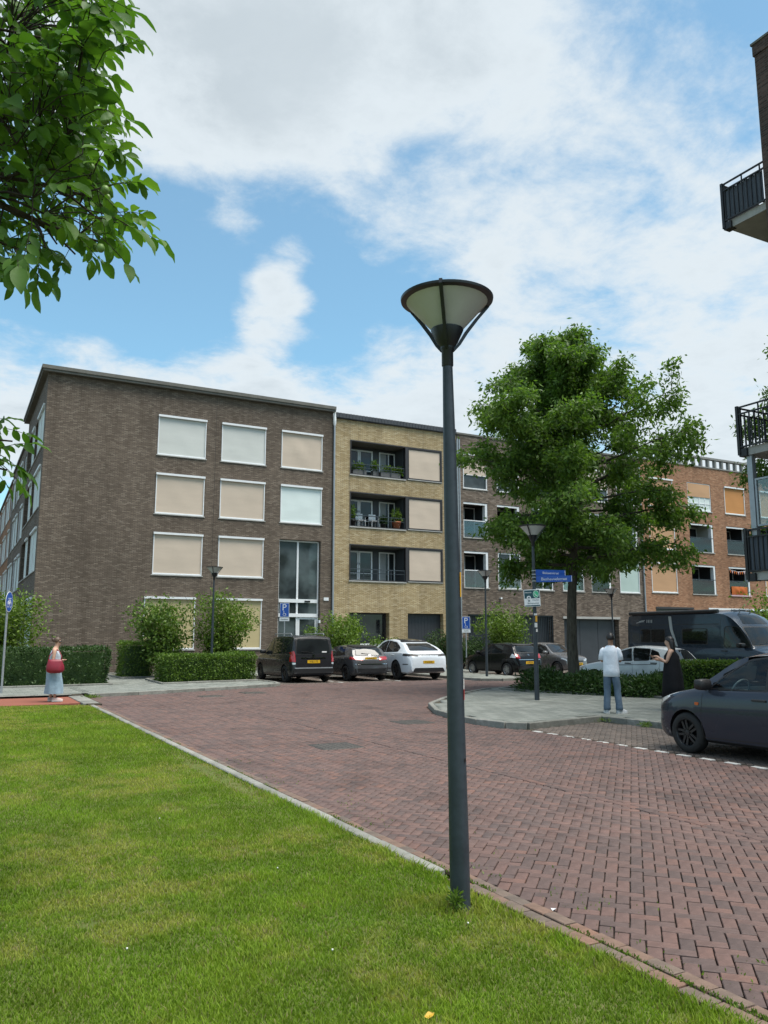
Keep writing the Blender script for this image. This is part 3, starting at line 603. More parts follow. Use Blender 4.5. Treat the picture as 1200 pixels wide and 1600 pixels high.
def loggia(F, P, u0, u1, z0, z1, dep=1.5, doors=True, rail='bars', back=None, rmat=None, jamb=False, side=True):
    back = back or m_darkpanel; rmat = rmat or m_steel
    m = MB()
    m.quad(F.pt(u0, -dep, z0), F.pt(u1, -dep, z0), F.pt(u1, -dep, z1), F.pt(u0, -dep, z1)); w = m.build('loggia', back, P)
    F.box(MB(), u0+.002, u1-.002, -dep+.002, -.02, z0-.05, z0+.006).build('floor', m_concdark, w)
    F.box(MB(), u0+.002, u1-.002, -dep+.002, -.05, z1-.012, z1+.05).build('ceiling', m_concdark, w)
    n = MB().quad(F.pt(u0+.004, -.16, z0+.01), F.pt(u0+.004, -dep+.003, z0+.01), F.pt(u0+.004, -dep+.003, z1-.015), F.pt(u0+.004, -.16, z1-.015)); n.build('side_wall', back, w)
    n = MB(); n.quad(F.pt(u1-.004, -.16, z0+.01), F.pt(u1-.004, -dep+.003, z0+.01), F.pt(u1-.004, -dep+.003, z1-.015), F.pt(u1-.004, -.16, z1-.015)); n.build('side_wall', back, w)
    W = u1-u0
    if doors:
        dw = min(0.85, W*0.3)
        for k, a in enumerate((u0+W*0.06, u0+W*0.06+dw+.02)):
            d_ = F.frame(MB(), a, a+dw, -dep+.004, -dep+.07, z0+.03, z1-.18, 0.085, 0.12).build('door', m_white, w)
            F.box(MB(), a+.08, a+dw-.08, -dep+.02, -dep+.035, z0+.12, z1-.25).build('pane', m_glass, d_)
            F.box(MB(), a+.08, a+dw-.08, -dep+.072, -dep+.08, z0+.48, z0+.53).build('rail', m_white, d_)
            F.box(MB(), a+(dw-.06 if k == 0 else .02), a+(dw-.03 if k == 0 else .05), -dep+.071, -dep+.12, z0+.98, z0+1.08).build('handle', m_galv, d_)
        a = u0+W*0.06+2*dw+.1
        if a < u1-.5:
            q = F.frame(MB(), a+.35, u1-.06, -dep+.004, -dep+.06, z0+.05, z1-.18, 0.07); F.box(q, (a+u1)/2+.2, (a+u1)/2+.27, -dep+.006, -dep+.056, z0+.1, z1-.22); q = q.build('window', m_white, w)
            F.box(MB(), a+.40, u1-.11, -dep+.02, -dep+.034, z0+.1, z1-.23).build('pane', m_glass, q)
            sheet(F, a+.44, a+(u1-a)*.55, z0+.12, z1-.26, -dep+.04, 0.02).build('curtain', m_curtain, q, smooth=True)
    else:
        q = F.frame(MB(), u0+.06, u1-.06, -dep+.004, -dep+.06, z0+.05, z1-.1, 0.07)
        F.box(q, (u0+u1)/2-.04, (u0+u1)/2+.04, -dep+.006, -dep+.055, z0+.1, z1-.15)
        q = q.build('window', m_white, w); F.box(MB(), u0+.1, u1-.1, -dep+.02, -dep+.034, z0+.1, z1-.15).build('pane', m_glass, q)
    if rail == 'bars':
        m = MB(); F.box(m, u0, u1, -.10, -.06, z0+.62, z0+.66); F.box(m, u0, u1, -.10, -.06, z0+.42, z0+.445)
        for k in range(5): F.box(m, u0+.02+(W-.06)*k/4, u0+.05+(W-.06)*k/4, -.095, -.065, z0+.006, z0+.62)
        m.build('railing', rmat, w)
    else:
        m = MB(); F.box(m, u0, u1, -.06, -.02, z0+.98, z0+1.03); F.box(m, u0, u0+.04, -.055, -.025, z0+.006, z0+.98); F.box(m, u1-.04, u1, -.055, -.025, z0+.006, z0+.98)
        r_ = m.build('railing', m_white if rail == 'glass' else rmat, w)
        F.box(MB(), u0+.05, u1-.05, -.046, -.034, z0+.03, z0+.96).build('glass_panel', m_clear, r_)
    if jamb:
        F.box(MB(), u1-.16, u1-.003, -.30, -.02, z0+.01, z1-.02).build('screen_guide', m_white, w)
        F.box(MB(), u0+.003, u1-.17, -.14, -.02, z1-.12, z1-.02).build('screen_cassette', m_white, w)
    F.box(MB(), u0-.05, u1+.05, -.02, 0.05, z0-.06, z0+.004).build('sill', m_conc, w)
    return w
def pipe(name, P, x, z0, z1, d=0.09, r=0.055, brk=True):
    m = MB(); m.tube([(x, YF-d, z0), (x, YF-d, z1)], r, 10)
    for z in (z0+2.5, z0+5.4, z0+8.3):
        if z < z1: m.tube([(x, YF-d, z-.03), (x, YF-d, z+.03)], r+.012, 10); m.box(x-.02, x+.02, YF-d, YF, z-.015, z+.015)
    return m.build(name, m_galv, P, smooth=40)
FA = Fac('Y', YF)
ROWS = [(10.5, 12.5), (7.6, 9.6), (4.67, 6.7)]
# --- A: dark brown corner block
A = thing('apartment_building', 'dark brown brick corner apartment building with overhanging flat roof', 'building', (3.2, YF, 0))
wa = [(8.30, 10.70), (11.48, 13.85), (14.70, 17.05)]
ops = [(a, b, c, d) for a, b in wa for c, d in ROWS[:2]]+[(a, b, *ROWS[2]) for a, b in wa[:2]]+[(8.0, 10.45, 1.13, 3.62), (11.40, 13.83, 1.13, 3.62), (14.7, 17.02, 0.1, 6.74, 0.35)]
FA.wall(3.2, 17.66, 0, 13.82, ops, m_brickA, A)
FL = Fac('X', 3.2)
lw = []
for (c, d) in ROWS+[(1.2, 3.5)]:
    lw += [(39.55, 41.0, c, d, 'w'), (41.1, 42.5, c, d, 'w'), (42.6, 44.2, c, d, 'd'), (44.3, 45.6, c, d, 'w'), (45.7, 48.6, c, d, 'd')]
FL.wall(YF, 49.3, 0, 13.82, [(a, b, c, d, 0.14 if k == 'w' else 0.6) for a, b, c, d, k in lw], m_brickA, A, 'side_wall')
for a, b, c, d, k in lw:
    if k == 'w': w_screen(FL, A, a, b, c, d, m_fab_pale, sag=0.0)
    else: w_glass(FL, A, a, b, c, d, (0.33, 0.66) if b-a > 2 else (0.5,), dep=0.5, fmat=m_darkframe)
fabs = [[m_fab_grey, m_fab_beige, m_fab_beige], [m_fab_grey, m_fab_beige, m_fab_beige], [m_fab_beige, m_fab_pale, None]]
for i, (a, b) in enumerate(wa):
    for j, (c, d) in enumerate(ROWS):
        if fabs[i][j]: w_screen(FA, A, a, b, c, d, fabs[i][j], sag=0.05 if (i, j) == (2, 0) else 0.02)
w_screen(FA, A, 8.0, 10.45, 1.13, 3.62, m_fab_tan); w_screen(FA, A, 11.40, 13.83, 1.13, 3.62, m_fab_tan)
MB().box(2.95, 17.72, YF-.24, 49.5, 13.84, 13.95).build('roof', m_concdark, A)
MB().box(2.90, 17.72, YF-.29, 49.55, 13.953, 14.12).build('roof_edge', m_concdark, A)
# entrance: tall aluminium frame, dark glass, door
ent = FA.frame(MB(), 14.72, 17.0, -.30, -.20, 0.1, 6.72, 0.07)
FA.box(ent, 15.76, 15.86, -.295, -.205, 0.15, 6.66)
for z in (3.58, 2.84): FA.box(ent, 14.78, 16.94, -.29, -.15, z-.09, z+.09)
ent = ent.build('entrance', m_white, A)
for (a, b, c, d) in ((14.79, 15.76, 3.67, 6.65), (15.86, 16.93, 3.67, 6.65), (14.79, 15.76, 2.93, 3.49), (15.86, 16.93, 2.93, 3.49), (14.79, 15.76, 0.2, 2.75)):
    FA.box(MB(), a, b, -.262, -.25, c, d).build('pane', m_glassg, ent)
dr = FA.frame(MB(), 15.87, 16.92, -.28, -.22, 0.18, 2.74, 0.10, 0.2).build('door', m_white, ent)
FA.box(MB(), 15.96, 16.83, -.262, -.25, 0.35, 2.64).build('pane', m_glassg, ent)
FA.box(MB(), 16.93, 17.0, -.12, 0.12, 2.45, 2.6).build('door_lamp', m_white, ent); FA.box(MB(), 16.2, 16.5, -.15, -.10, 3.52, 3.6).build('door_closer', m_black, ent)
FA.box(MB(), 17.22, 17.5, 0.003, 0.03, 3.62, 3.78).build('number_plate', m_white, A)
for x_ in (11.18,): FA.box(MB(), x_-.006, x_+.006, -.01, 0.004, 3.7, 13.8).build('expansion_joint', m_black, A)
pipe('downpipe', A, 17.71, 0.1, 13.1); MB().lathe([(0.055, 0), (0.09, 0.12), (0.09, 0.35), (0.05, 0.9)], 10, (17.71, YF-.09, 13.1)).build('rain_hopper', m_white, A, smooth=40)
# --- B: yellow brick block with loggias
B = thing('apartment_building', 'yellow brick apartment building with three stacked loggias and dark tiled roof edge', 'building', (17.77, YF, 0))
opsB = []
RB = [(10.52, 12.46), (7.65, 9.58), (4.72, 6.70)]
for c, d in RB: opsB += [(18.70, 22.26, c, d, 0.16), (22.26, 24.62, c, d, 0.14)]
opsB += [(18.71, 21.15, 0.1, 3.03, 0.5), (22.3, 24.62, 0.1, 3.03, 0.4)]
FA.wall(17.77, 25.62, 0, 13.56, opsB, m_brickB, B)
for i, (c, d) in enumerate(RB):
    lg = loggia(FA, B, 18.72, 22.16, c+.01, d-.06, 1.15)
    fr = FA.frame(MB(), 18.702, 24.618, -.13, 0.018, c+.002, d-.002, 0.06); FA.box(fr, 22.18, 22.36, -.128, 0.016, c+.06, d-.06)
    fr = fr.build('frame', m_darkframe, B)
    w_screen(FA, B, 22.36, 24.55, c+.06, d-.06, m_fab_beige, m_darkframe, cass=False)
#   the tile roof edge
rf = MB().box(17.75, 25.62, YF-.1, YF+.3, 13.565, 13.60).build('roof_edge', m_darkframe, B)
for k in range(39): MB().cbox(17.78+k*.2, 17.965+k*.2, YF-.14, YF+.2, 13.605, 13.88, 0.03).build('roof_tile', m_darkpanel, B)
g1 = FA.frame(MB(), 18.73, 21.13, -.48, -.38, 0.1, 3.01, 0.07).build('garage_opening', m_darkframe, B); FA.box(MB(), 18.8, 21.06, -.45, -.43, 1.4, 2.94).build('pane', m_glass, g1)
for k in range(6): FA.box(MB(), 18.8, 21.06, -.45, -.415, 0.2+k*.2, 0.385+k*.2).build('slat', m_white, g1)
g2 = FA.box(MB(), 22.31, 24.61, -.36, -.33, 0.1, 3.02).build('garage_door', m_darkpanel, B)
for k in range(11): FA.box(MB(), 22.33+k*.207, 22.33+k*.207+.195, -.33, -.318, 0.12, 3.0).build('board', m_darkpanel, g2)
for x_, z0_, z1_ in ((18.68, 0.1, 13.5), (24.66, 3.1, 13.5)): FA.box(MB(), x_-.008, x_+.004, -.004, 0.003, z0_, z1_).build('expansion_joint', m_darkframe, B)
pipe('downpipe', B, 25.64, 0.1, 13.3)
for (x_, c, lb, r_, h_, pm, rect, lm) in ((19.35, 10.53, 'low green plant in long grey box on yellow building top loggia, by the doors', .2, .45, m_potgrey, (.42, .16, .32), m_leaf_shrub), (21.3, 10.53, 'wide grey planter box full of herbs on the top loggia of the yellow building', .2, .4, m_potgrey, (.62, .16, .34), m_leaf_shrub), (20.35, 10.53, 'thin pale plant in grey square pot on top loggia of the yellow building', .16, .6, m_potgrey, (.16, .16, .36), m_leaf_hedge), (21.95, 10.53, 'dark pot with bushy plant at the right end of the top loggia', .14, .5, m_black, None, m_leaf_hedge), (18.92, 10.53, 'small black pot in the corner of the top yellow loggia', .16, .16, m_black, None, m_leaf_dark),
                                   (21.75, 7.67, 'leafy green plant in terracotta pot on the middle yellow loggia', .25, .75, m_terra, None, m_leaf_shrub), (18.98, 7.67, 'tall feathery plant in black pot on the middle yellow loggia', .2, .9, m_black, None, m_leaf_hedge), (20.9, 7.67, 'dark pot plant beside chairs on the middle yellow loggia', .15, .45, m_black, None, m_leaf_dark)):
    pot_plant(None, x_, YF+.28, c+.02, r_, h_, pm, int(x_*100), lb, lm, rect=rect)
def chair(x, y, z, lb):
    th = thing('balcony_chair', lb, 'chair', (x, y, z)); MB().box(-.22, .22, -.22, .22, .42, .45).build('seat', m_white, th, True); MB().box(-.22, .22, .2, .23, .5, .85).build('backrest', m_white, th, True)
    for a in (-.2, .2):
        for b in (-.2, .2): MB().tube([(a, b, 0), (a, b, .85 if b > 0 else .6)], .014, 6).build('leg', m_white, th, True)
chair(19.7, YF+.7, 7.68, 'white metal chair left of the small table on the middle yellow loggia'); chair(20.5, YF+.65, 7.68, 'white metal chair near the dark pot plant on the middle yellow loggia')
# --- C: brown block behind the tree
Cb = thing('apartment_building', 'brown brick apartment building behind the big tree', 'building', (25.66, YF, 0))
wc = [(26.08, 27.80), (28.50, 30.17), (31.10, 32.65), (33.40, 35.10), (35.75, 37.40), (38.15, 39.90)]
opsC = []; logC = {(0, 1), (0, 2), (4, 2), (1, 1), (5, 1)}
for i, (a, b) in enumerate(wc):
    for j, (c, d) in enumerate(ROWS): opsC.append((a, b, c-.1, d, 0.16))
opsC += [(26.3, 28.7, 0.1, 3.03, 0.5), (29.53, 32.55, 0.1, 3.03, 0.6), (33.39, 37.9, 0.1, 2.98, 0.5)]
FA.wall(25.66, 40.3, 0, 13.6, opsC, m_brickC, Cb)
MB().box(25.64, 40.32, YF-.06, YF+.4, 13.61, 13.72).build('roof_edge', m_concdark, Cb)
for i, (a, b) in enumerate(wc):
    for j, (c, d) in enumerate(ROWS):
        c -= .1
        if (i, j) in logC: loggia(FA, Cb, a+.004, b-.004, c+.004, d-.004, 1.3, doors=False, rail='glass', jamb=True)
        elif j == 0: w_screen(FA, Cb, a, b, c, d, m_fab_beige, half=c+0.85)
        elif (i, j) in ((2, 1), (5, 2)): w_screen(FA, Cb, a, b, c, d, m_fab_mint)
        elif (i, j) in ((1, 2), (3, 2)):
            w = w_glass(FA, Cb, a, b, c, d, (0.55,), (0.45,)); r_ = FA.frame(MB(), a, b, -.03, 0.0, c+.02, c+1.02, .035).build('railing', m_white, w); FA.box(MB(), a+.035, b-.035, -.02, -.01, c+.05, c+.98).build('glass_panel', m_clear, r_)
        else: w_glass(FA, Cb, a, b, c, d, (0.5,), (0.35,))
for n_, (a, b) in (('gate', (26.3, 28.7)), ('gate', (29.53, 32.55))):
    gt = FA.frame(MB(), a, b, -.12, -.06, 0.12, 3.02, .05).build(n_, m_steel, Cb)
    k = a+.14
    while k < b-.1: FA.box(MB(), k-.013, k+.013, -.105, -.08, .17, 2.97).build('bar', m_steel, gt); k += .135
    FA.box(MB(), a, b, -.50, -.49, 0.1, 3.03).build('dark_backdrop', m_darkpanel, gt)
gd = FA.box(MB(), 33.4, 37.89, -.40, -.36, 0.1, 2.97).build('garage_door', m_darkpanel, Cb)
for k in range(3): FA.box(MB(), 33.43+k*1.487, 33.43+k*1.487+1.46, -.36, -.33, .14, 2.80).build('panel', m_darkpanel, gd)
FA.box(MB(), 33.3, 38.0, -.1, 0.05, 2.86, 3.0).build('lintel', m_conc, Cb)
FA.box(MB(), 31.9, 31.912, -.004, 0.003, 3.05, 4.5).build('expansion_joint', m_darkframe, Cb)
pipe('downpipe', Cb, 40.24, 0.1, 13.3); pipe('downpipe', Cb, 25.78, 0.1, 13.3, r=0.05)
lt = FA.box(MB(), 28.55, 28.65, 0.002, .14, 3.95, 4.05).build('wall_lamp', m_white, Cb)
# --- D: orange block with concrete parapet
D_ = thing('apartment_building', 'orange brick apartment building with open concrete parapet on the roof', 'building', (40.36, YF, 0))
wd = [(41.0, 43.40), (44.85, 47.2), (48.6, 50.76), (52.45, 54.7), (56.2, 58.5)]
opsD = [(a, b, c, d, 0.3) for a, b in wd for c, d in ROWS]+[(41.27, 44.79, 0.1, 3.72, 0.5), (46.3, 52.5, 0.1, 3.72, 0.5)]
FA.wall(40.36, 60, 0, 13.66, opsD, m_brickD, D_)
kind = {(0, 0): 's', (0, 1): 's', (0, 2): 's', (1, 0): 'h', (1, 1): 'l', (1, 2): 'l', (2, 0): 'o', (2, 1): 'l', (2, 2): 'l', (3, 0): 's', (3, 1): 's', (3, 2): 's', (4, 0): 's', (4, 1): 'l', (4, 2): 's'}
for (i, j), k in kind.items():
    (a, b), (c, d) = wd[i], ROWS[j]
    if k == 's': w_screen(FA, D_, a, b, c, d, m_fab_peach)
    elif k == 'o': w_screen(FA, D_, a, b, c, d, m_fab_or)
    elif k == 'h':
        w = w_glass(FA, D_, a, b, c, d, (0.25, 0.5, 0.75), (0.28,), g=m_fab_pale); sheet(FA, a+.06, b-.06, c+1.0, d-.06, -.02, .01).build('screen', m_fab_peach, w, smooth=True)
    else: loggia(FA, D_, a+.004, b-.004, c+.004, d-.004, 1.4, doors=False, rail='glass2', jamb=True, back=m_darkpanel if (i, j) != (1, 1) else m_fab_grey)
m_conc2 = plain('grey_concrete', (0.20, 0.20, 0.19), 0.85, 0.25, 3.0)
#   parapet with posts
MB().box(40.36, 60, YF-.05, YF+.35, 13.67, 13.76).build('coping', m_conc2, D_)
for k in range(27): MB().box(40.6+k*.72, 40.6+k*.72+.17, YF-.02, YF+.2, 13.765, 14.32).build('parapet_post', m_conc2, D_)
MB().box(40.36, 60, YF-.06, YF+.25, 14.325, 14.47).build('parapet_rail', m_conc2, D_)
for a, b in ((41.27, 44.79), (46.3, 52.5)):
    q = FA.box(MB(), a, b, -.42, -.40, 0.1, 3.6).build('garage_opening', m_glass, D_); FA.box(MB(), a-.02, b+.02, -.06, 0.04, 3.60, 3.74).build('lintel', m_white if a > 45 else m_darkframe, q)
pot_plant(None, 46.0, YF+.45, 7.62, .2, .4, m_potgrey, 5, 'long planter of ferns on the orange building loggia with pale back wall', m_leaf_shrub, 400, rect=(.9, .14, .3))
pot_plant(None, 49.5, YF+.45, 7.62, .2, .3, m_potgrey, 6, 'dark planter with white flowers on orange building middle loggia', m_leaf_dark, 300, rect=(.8, .14, .3))
#   bunting and orange cloth on the lowest loggia
th = thing('bunting', 'string of orange and white flags across a lowest orange building loggia', 'bunting', (48.6, YF, 6.4)); m = MB().tube([(48.65, YF+.04, 6.5), (49.6, YF+.04, 6.36), (50.55, YF+.04, 6.45)], .012, 5); m.build('cord', m_white, th)
m_orflag = fabric('orange_cloth', (0.45, 0.12, 0.03)); m_pink = fabric('pink_cloth', (0.55, 0.38, 0.40))
for k in range(9):
    x_ = 48.72+k*.21; zz = 6.47-.11*math.sin(math.pi*(k+.3)/9)
    MB().add([(x_, YF+.03, zz), (x_+.15, YF+.03, zz), (x_+.075, YF+.02, zz-.22), (x_, YF+.038, zz), (x_+.15, YF+.038, zz), (x_+.075, YF+.028, zz-.22)], [(0, 2, 1), (3, 4, 5), (0, 1, 4, 3), (1, 2, 5, 4), (2, 0, 3, 5)]).build('flag', (m_orflag, m_pink, m_orflag)[k % 3], th)
th = thing('draped_cloth', 'orange and white cloth hung over the railing of lowest orange building loggia', 'cloth', (49.6, YF, 4.7))
sheet(FA, 48.75, 50.4, 4.72, 5.3, 0.02, .09, 14, 6).build('cloth', m_orflag, th, smooth=True); FA.box(MB(), 48.7, 50.8, 0.02, 0.06, 4.60, 4.70).build('hem', m_pink, th)
# --- blocks that run on behind the corner
m_brickF = m_brickC
for (y0_, y1_, zt_, mm, lb, x_) in ((49.3, 62, 12.9, m_brickC, 'brown brick row behind the dark corner building, along the side street', 3.25), (62, 80, 12.6, m_brickD, 'far orange brick row at the end of the side street', 3.3)):
    Fb = thing('apartment_building', lb, 'building', (x_, y0_, 0)); FX = Fac('X', x_); o_ = []
    for (c, d) in ROWS+[(1.2, 3.5)]:
        y = y0_+.8
        while y+1.6 < y1_-.5: o_.append((y, y+1.5, c-.3, d-.3, .15)); y += 2.15
    FX.wall(y0_, y1_, 0, zt_, o_, mm, Fb)
    for k, o1 in enumerate(o_): (w_screen(FX, Fb, o1[0], o1[1], o1[2], o1[3], m_fab_pale, sag=0) if k % 3 else w_glass(FX, Fb, o1[0], o1[1], o1[2], o1[3]))
    MB().box(x_-.1, 17, y0_+.01, y1_-.01, zt_+.003, zt_+.15).build('roof', m_concdark, Fb)
Fb = thing('apartment_building', 'distant brick block closing the side street on the left', 'building', (-14, 84, 0)); FY = Fac('Y', 84); o_ = [(x, x+1.6, c, d, .15) for x in range(-13, 2, 3) for c, d in ROWS]
FY.wall(-14, 3.2, 0, 13.2, o_, m_brickC, Fb)
for o1 in o_: w_glass(FY, Fb, *o1[:4])
# solid cores so the blocks are not hollow shells
for P_, x0_, x1_, z_, y0_, y1_ in ((A, 5.5, 17.4, 13.8, 40.9, 49), (B, 17.9, 25.5, 13.5, 41.2, 49), (Cb, 25.8, 40.2, 13.58, 40.8, 49), (D_, 40.5, 59.9, 13.62, 40.8, 49)):
    MB().box(x0_, x1_, y0_, y1_, 0.05, z_).build('core', m_darkpanel, P_)
    if P_ is not A: MB().box(x0_, x1_, YF+.36, y1_+.02, z_+.002, z_+.08).build('roof', m_concdark, P_)
# --- E: tall dark red block at the right with steel balconies on its end wall
XE, YE = 16.85, 11.78
E_ = thing('apartment_building', 'tall dark red brick apartment building with steel balconies on its end wall', 'building', (XE, YE, 0))
FE = Fac('X', XE); FN = Fac('Y', YE, 1)
MB().box(XE, 28, -8, YE, 0.02, 16.2).build('wall', m_brickE, E_)
MB().box(XE-.03, 28.03, -8.03, YE+.03, 16.203, 16.5).build('parapet', m_brickE, E_); MB().box(XE-.06, 28.06, -8.06, YE+.06, 16.503, 16.56).build('coping', m_concdark, E_)
m_mesh = plain('balcony_screen_cloth', (0.085, 0.10, 0.125), 0.7, 0.25, 3)
for zb, cloth in ((12.12, True), (6.15, False), (3.09, True)):
    x0_, x1_, y0_, y1_ = XE+.02, XE+3.2, YE+.01, YE+1.22
    sl_ = MB().box(x0_+.06, x1_, y0_, y1_-.06, zb, zb+.2).build('balcony', m_conc, E_)
    zr = zb+1.25
    m = MB()
    for (a, b) in (((x0_, y0_), (x0_, y1_)), ((x0_, y1_), (x1_, y1_))):
        for z in (zr-.03, zr-.2, zb+.22): m.box(min(a[0], b[0])-.02, max(a[0], b[0])+.02, min(a[1], b[1])-.02, max(a[1], b[1])+.02, z-.018, z+.018)
    m.box(x0_-.035, x0_+.035, y1_-.035, y1_+.035, zb+.02, zr+.01); m.box(x1_-.035, x1_+.035, y1_-.035, y1_+.035, zb+.02, zr+.01)
    rl = m.build('railing', m_black, sl_)
    MB().box(x0_-.012, x0_+.2, y1_-.2, y1_+.012, zb-.02, zb+.17).build('corner_bracket', m_black, sl_)
    for k in range(9): y = y0_+.1+k*.13; MB().box(x0_-.015, x0_+.015, y-.012, y+.012, zb+.21, zr-.2 if k % 4 else zr-.02).build('baluster', m_black, rl)
    for k in range(24): x = x0_+.12+k*.13; MB().box(x-.012, x+.012, y1_-.015, y1_+.015, zb+.21, zr-.2 if k % 4 else zr-.02).build('baluster', m_black, rl)
    if cloth:
        m = MB(); nn = 16
        for k in range(nn):
            a, b = y0_+.06+(y1_-y0_-.1)*k/nn, y0_+.06+(y1_-y0_-.1)*(k+1)/nn; o1, o2 = [.045+.02*math.sin(q*2.4) for q in (k, k+1)]
            m.quad((x0_+o1, a, zb+.25), (x0_+o2, b, zb+.25), (x0_+o2, b, zr-.2), (x0_+o1, a, zr-.2))
        m.quad((x0_+.06, y1_-.04, zb+.25), (x1_-.1, y1_-.04, zb+.25), (x1_-.1, y1_-.04, zr-.2), (x0_+.06, y1_-.04, zr-.2)); m.build('screen_cloth', m_mesh, sl_)
MB().box(XE+.1, XE+.24, YE+.96, YE+1.10, 3.30, 6.14).build('balcony_post', m_galv, E_)
wb = Fac('X', XE+.12).frame(MB(), YE+.06, YE+.94, -.06, 0, 4.38, 5.55, .045); Fac('X', XE+.12).box(wb, YE+.47, YE+.5, -.055, -.005, 4.4, 5.5)
wb = wb.build('windbreak', m_galv, E_); Fac('X', XE+.12).box(MB(), YE+.1, YE+.9, -.035, -.025, 4.42, 5.5).build('glass_panel', m_clear, wb)
# ================================================================ street lamps
m_lamp = plain('lamp_paint', (0.030, 0.039, 0.049), 0.42, 0.38, 4.0, spec=0.45, bump=0.12)
m_lamph = plain('lamp_head_black', (0.014, 0.016, 0.020), 0.4, 0.15, 4.0, bump=0.04)
t = NT('lamp_diffuser'); n = t.noise(5, 3, 0.5); t.set(t.ramp(n, [(0.3, (0.58, 0.58, 0.58)), (0.7, (0.68, 0.68, 0.68))]), 0.35, spec=0.4); t.b.inputs['Transmission Weight'].default_value = 0.25; m_diff = t.m
def lamp(loc, H, label, rb=0.066, rt_=0.036, lean=(0, 0), turn=0.0, k=1.0):
    th = thing('street_lamp', label, 'street lamp', loc, group='conical street lamps'); n = 20
    zn = H-0.51*k
    lx = lambda z: (lean[0]*z/H, lean[1]*z/H, z)
    pts = [(0, -.05), (0.2, rb)] ; m = MB().tube([lx(z) for z in (0, .4, 1.5, 3.0, zn)], [rb, rb, rb*.86, rb*.70, rt_], n); m.build('pole', m_lamp, th, True, 40)
    c = lx(zn); K = lambda pr: [(r_*k, z*k) for r_, z in pr]
    MB().lathe(K([(.036, -.02), (.042, -.01), (.042, .10), (.05, .11), (.05, .13), (0, .13)]), n, c).build('neck', m_lamph, th, True, 40)
    MB().lathe(K([(.048, .125), (.078, .165), (.118, .255), (.118, .262), (.0, .262)]), n, c).build('cup', m_lamph, th, True, 40)
    MB().lathe(K([(.112, .262), (.30, .475), (.292, .475), (.106, .262)]), 36, c).build('diffuser', m_diff, th, True, 40)
    MB().lathe(K([(.296, .47), (0, .482), (0, .495), (.296, .49)]), 36, c).build('lid', m_diff, th, True, 40)
    for q in range(3):                                    # rim in three arcs, split at the ribs
        a0 = turn+q*2*math.pi/3+.035; a1 = turn+(q+1)*2*math.pi/3-.035
        MB().lathe(K([(.288, .468), (.335, .478), (.338, .495), (.315, .502), (.288, .49), (.288, .468)]), 16, c, a0, a1).build('rim', m_lamph, th, True, 40)
        a = turn+q*2*math.pi/3; u = Vector((math.cos(a), math.sin(a), 0)); v = Vector((-math.sin(a), math.cos(a), 0)); C = Vector(c); m = MB()
        pr = [(.052, .10), (.10, .155), (.16, .25), (.245, .365), (.335, .475), (.33, .51)]; inn = [(.04, .115), (.085, .17), (.14, .262), (.225, .375), (.312, .48), (.31, .51)]
        for (r0, z0), (r1, z1), (r2, z2), (r3, z3) in zip(pr, pr[1:], inn, inn[1:]):
            w = .012*k; P = lambda r_, z, s: C+u*r_*k+v*s*w+Vector((0, 0, z*k))
            m.add([P(r0, z0, -1), P(r0, z0, 1), P(r1, z1, 1), P(r1, z1, -1), P(r2, z2, -1), P(r2, z2, 1), P(r3, z3, 1), P(r3, z3, -1)], [(0, 1, 2, 3), (4, 7, 6, 5), (0, 3, 7, 4), (1, 5, 6, 2), (0, 4, 5, 1), (3, 2, 6, 7)])
        m.build('rib', m_lamph, th, True)
    return th
L1 = lamp((3.07, 4.69, 0.0), 4.20, 'tall dark grey street lamp standing in the lawn beside the kerb', lean=(-0.045, 0.022), turn=R(230))
m_yel = plain('yellow_sticker', (0.55, 0.30, 0.03), 0.5, 0.1); m_stk = plain('white_sticker', (0.6, 0.6, 0.6), 0.5, 0.1); m_stkr = plain('red_sticker', (0.30, 0.03, 0.03), 0.5, 0.1)
def sticker(th, z, h, r_, a0, a1, m, name='sticker', dx=0.0):
    MB().lathe([(r_, z), (r_+.0012, z), (r_+.0012, z+h), (r_, z+h)], 6, (dx, -dx*.5, 0), a0, a1).build(name, m, th, True)
sticker(L1, 2.02, .17, .0555, R(-66), R(-30), m_yel, dx=-.021); sticker(L1, 1.40, .07, .0595, R(-58), R(-25), m_stk, dx=-.0145); sticker(L1, 1.33, .07, .0597, R(-58), R(-25), m_stkr, dx=-.014); sticker(L1, 0.93, .022, .0640, R(-75), R(-60), m_black, dx=-.0095)
L2 = lamp((13.85, 17.35, 0.1), 4.66, 'street lamp with street name signs on the tiled corner by the man', turn=R(210), k=1.1)
lamp((20.3, 28.75, 0.09), 4.5, 'slim street lamp beside the rear of the black hatchback', turn=R(240), rb=.055, rt_=.03, k=1.0)
lamp((9.15, 31.5, 0.1), 4.4, 'street lamp rising behind the trimmed hedge near the dark corner building', turn=R(240), rb=.055, rt_=.03)
lamp((27.4, 28.6, 0.0), 4.0, 'street lamp partly hidden between the tree and the camper van', turn=R(250), rb=.05, rt_=.03)
sticker(L2, 2.05, .16, .062, R(-120), R(-40), m_yel); sticker(L2, 1.9, .12, .063, R(-140), R(-60), m_stk, dx=0.0); sticker(L2, 2.22, .05, .061, R(-150), R(-50), m_stk); sticker(L2, 1.78, .08, .0635, R(-110), R(-30), m_stk)
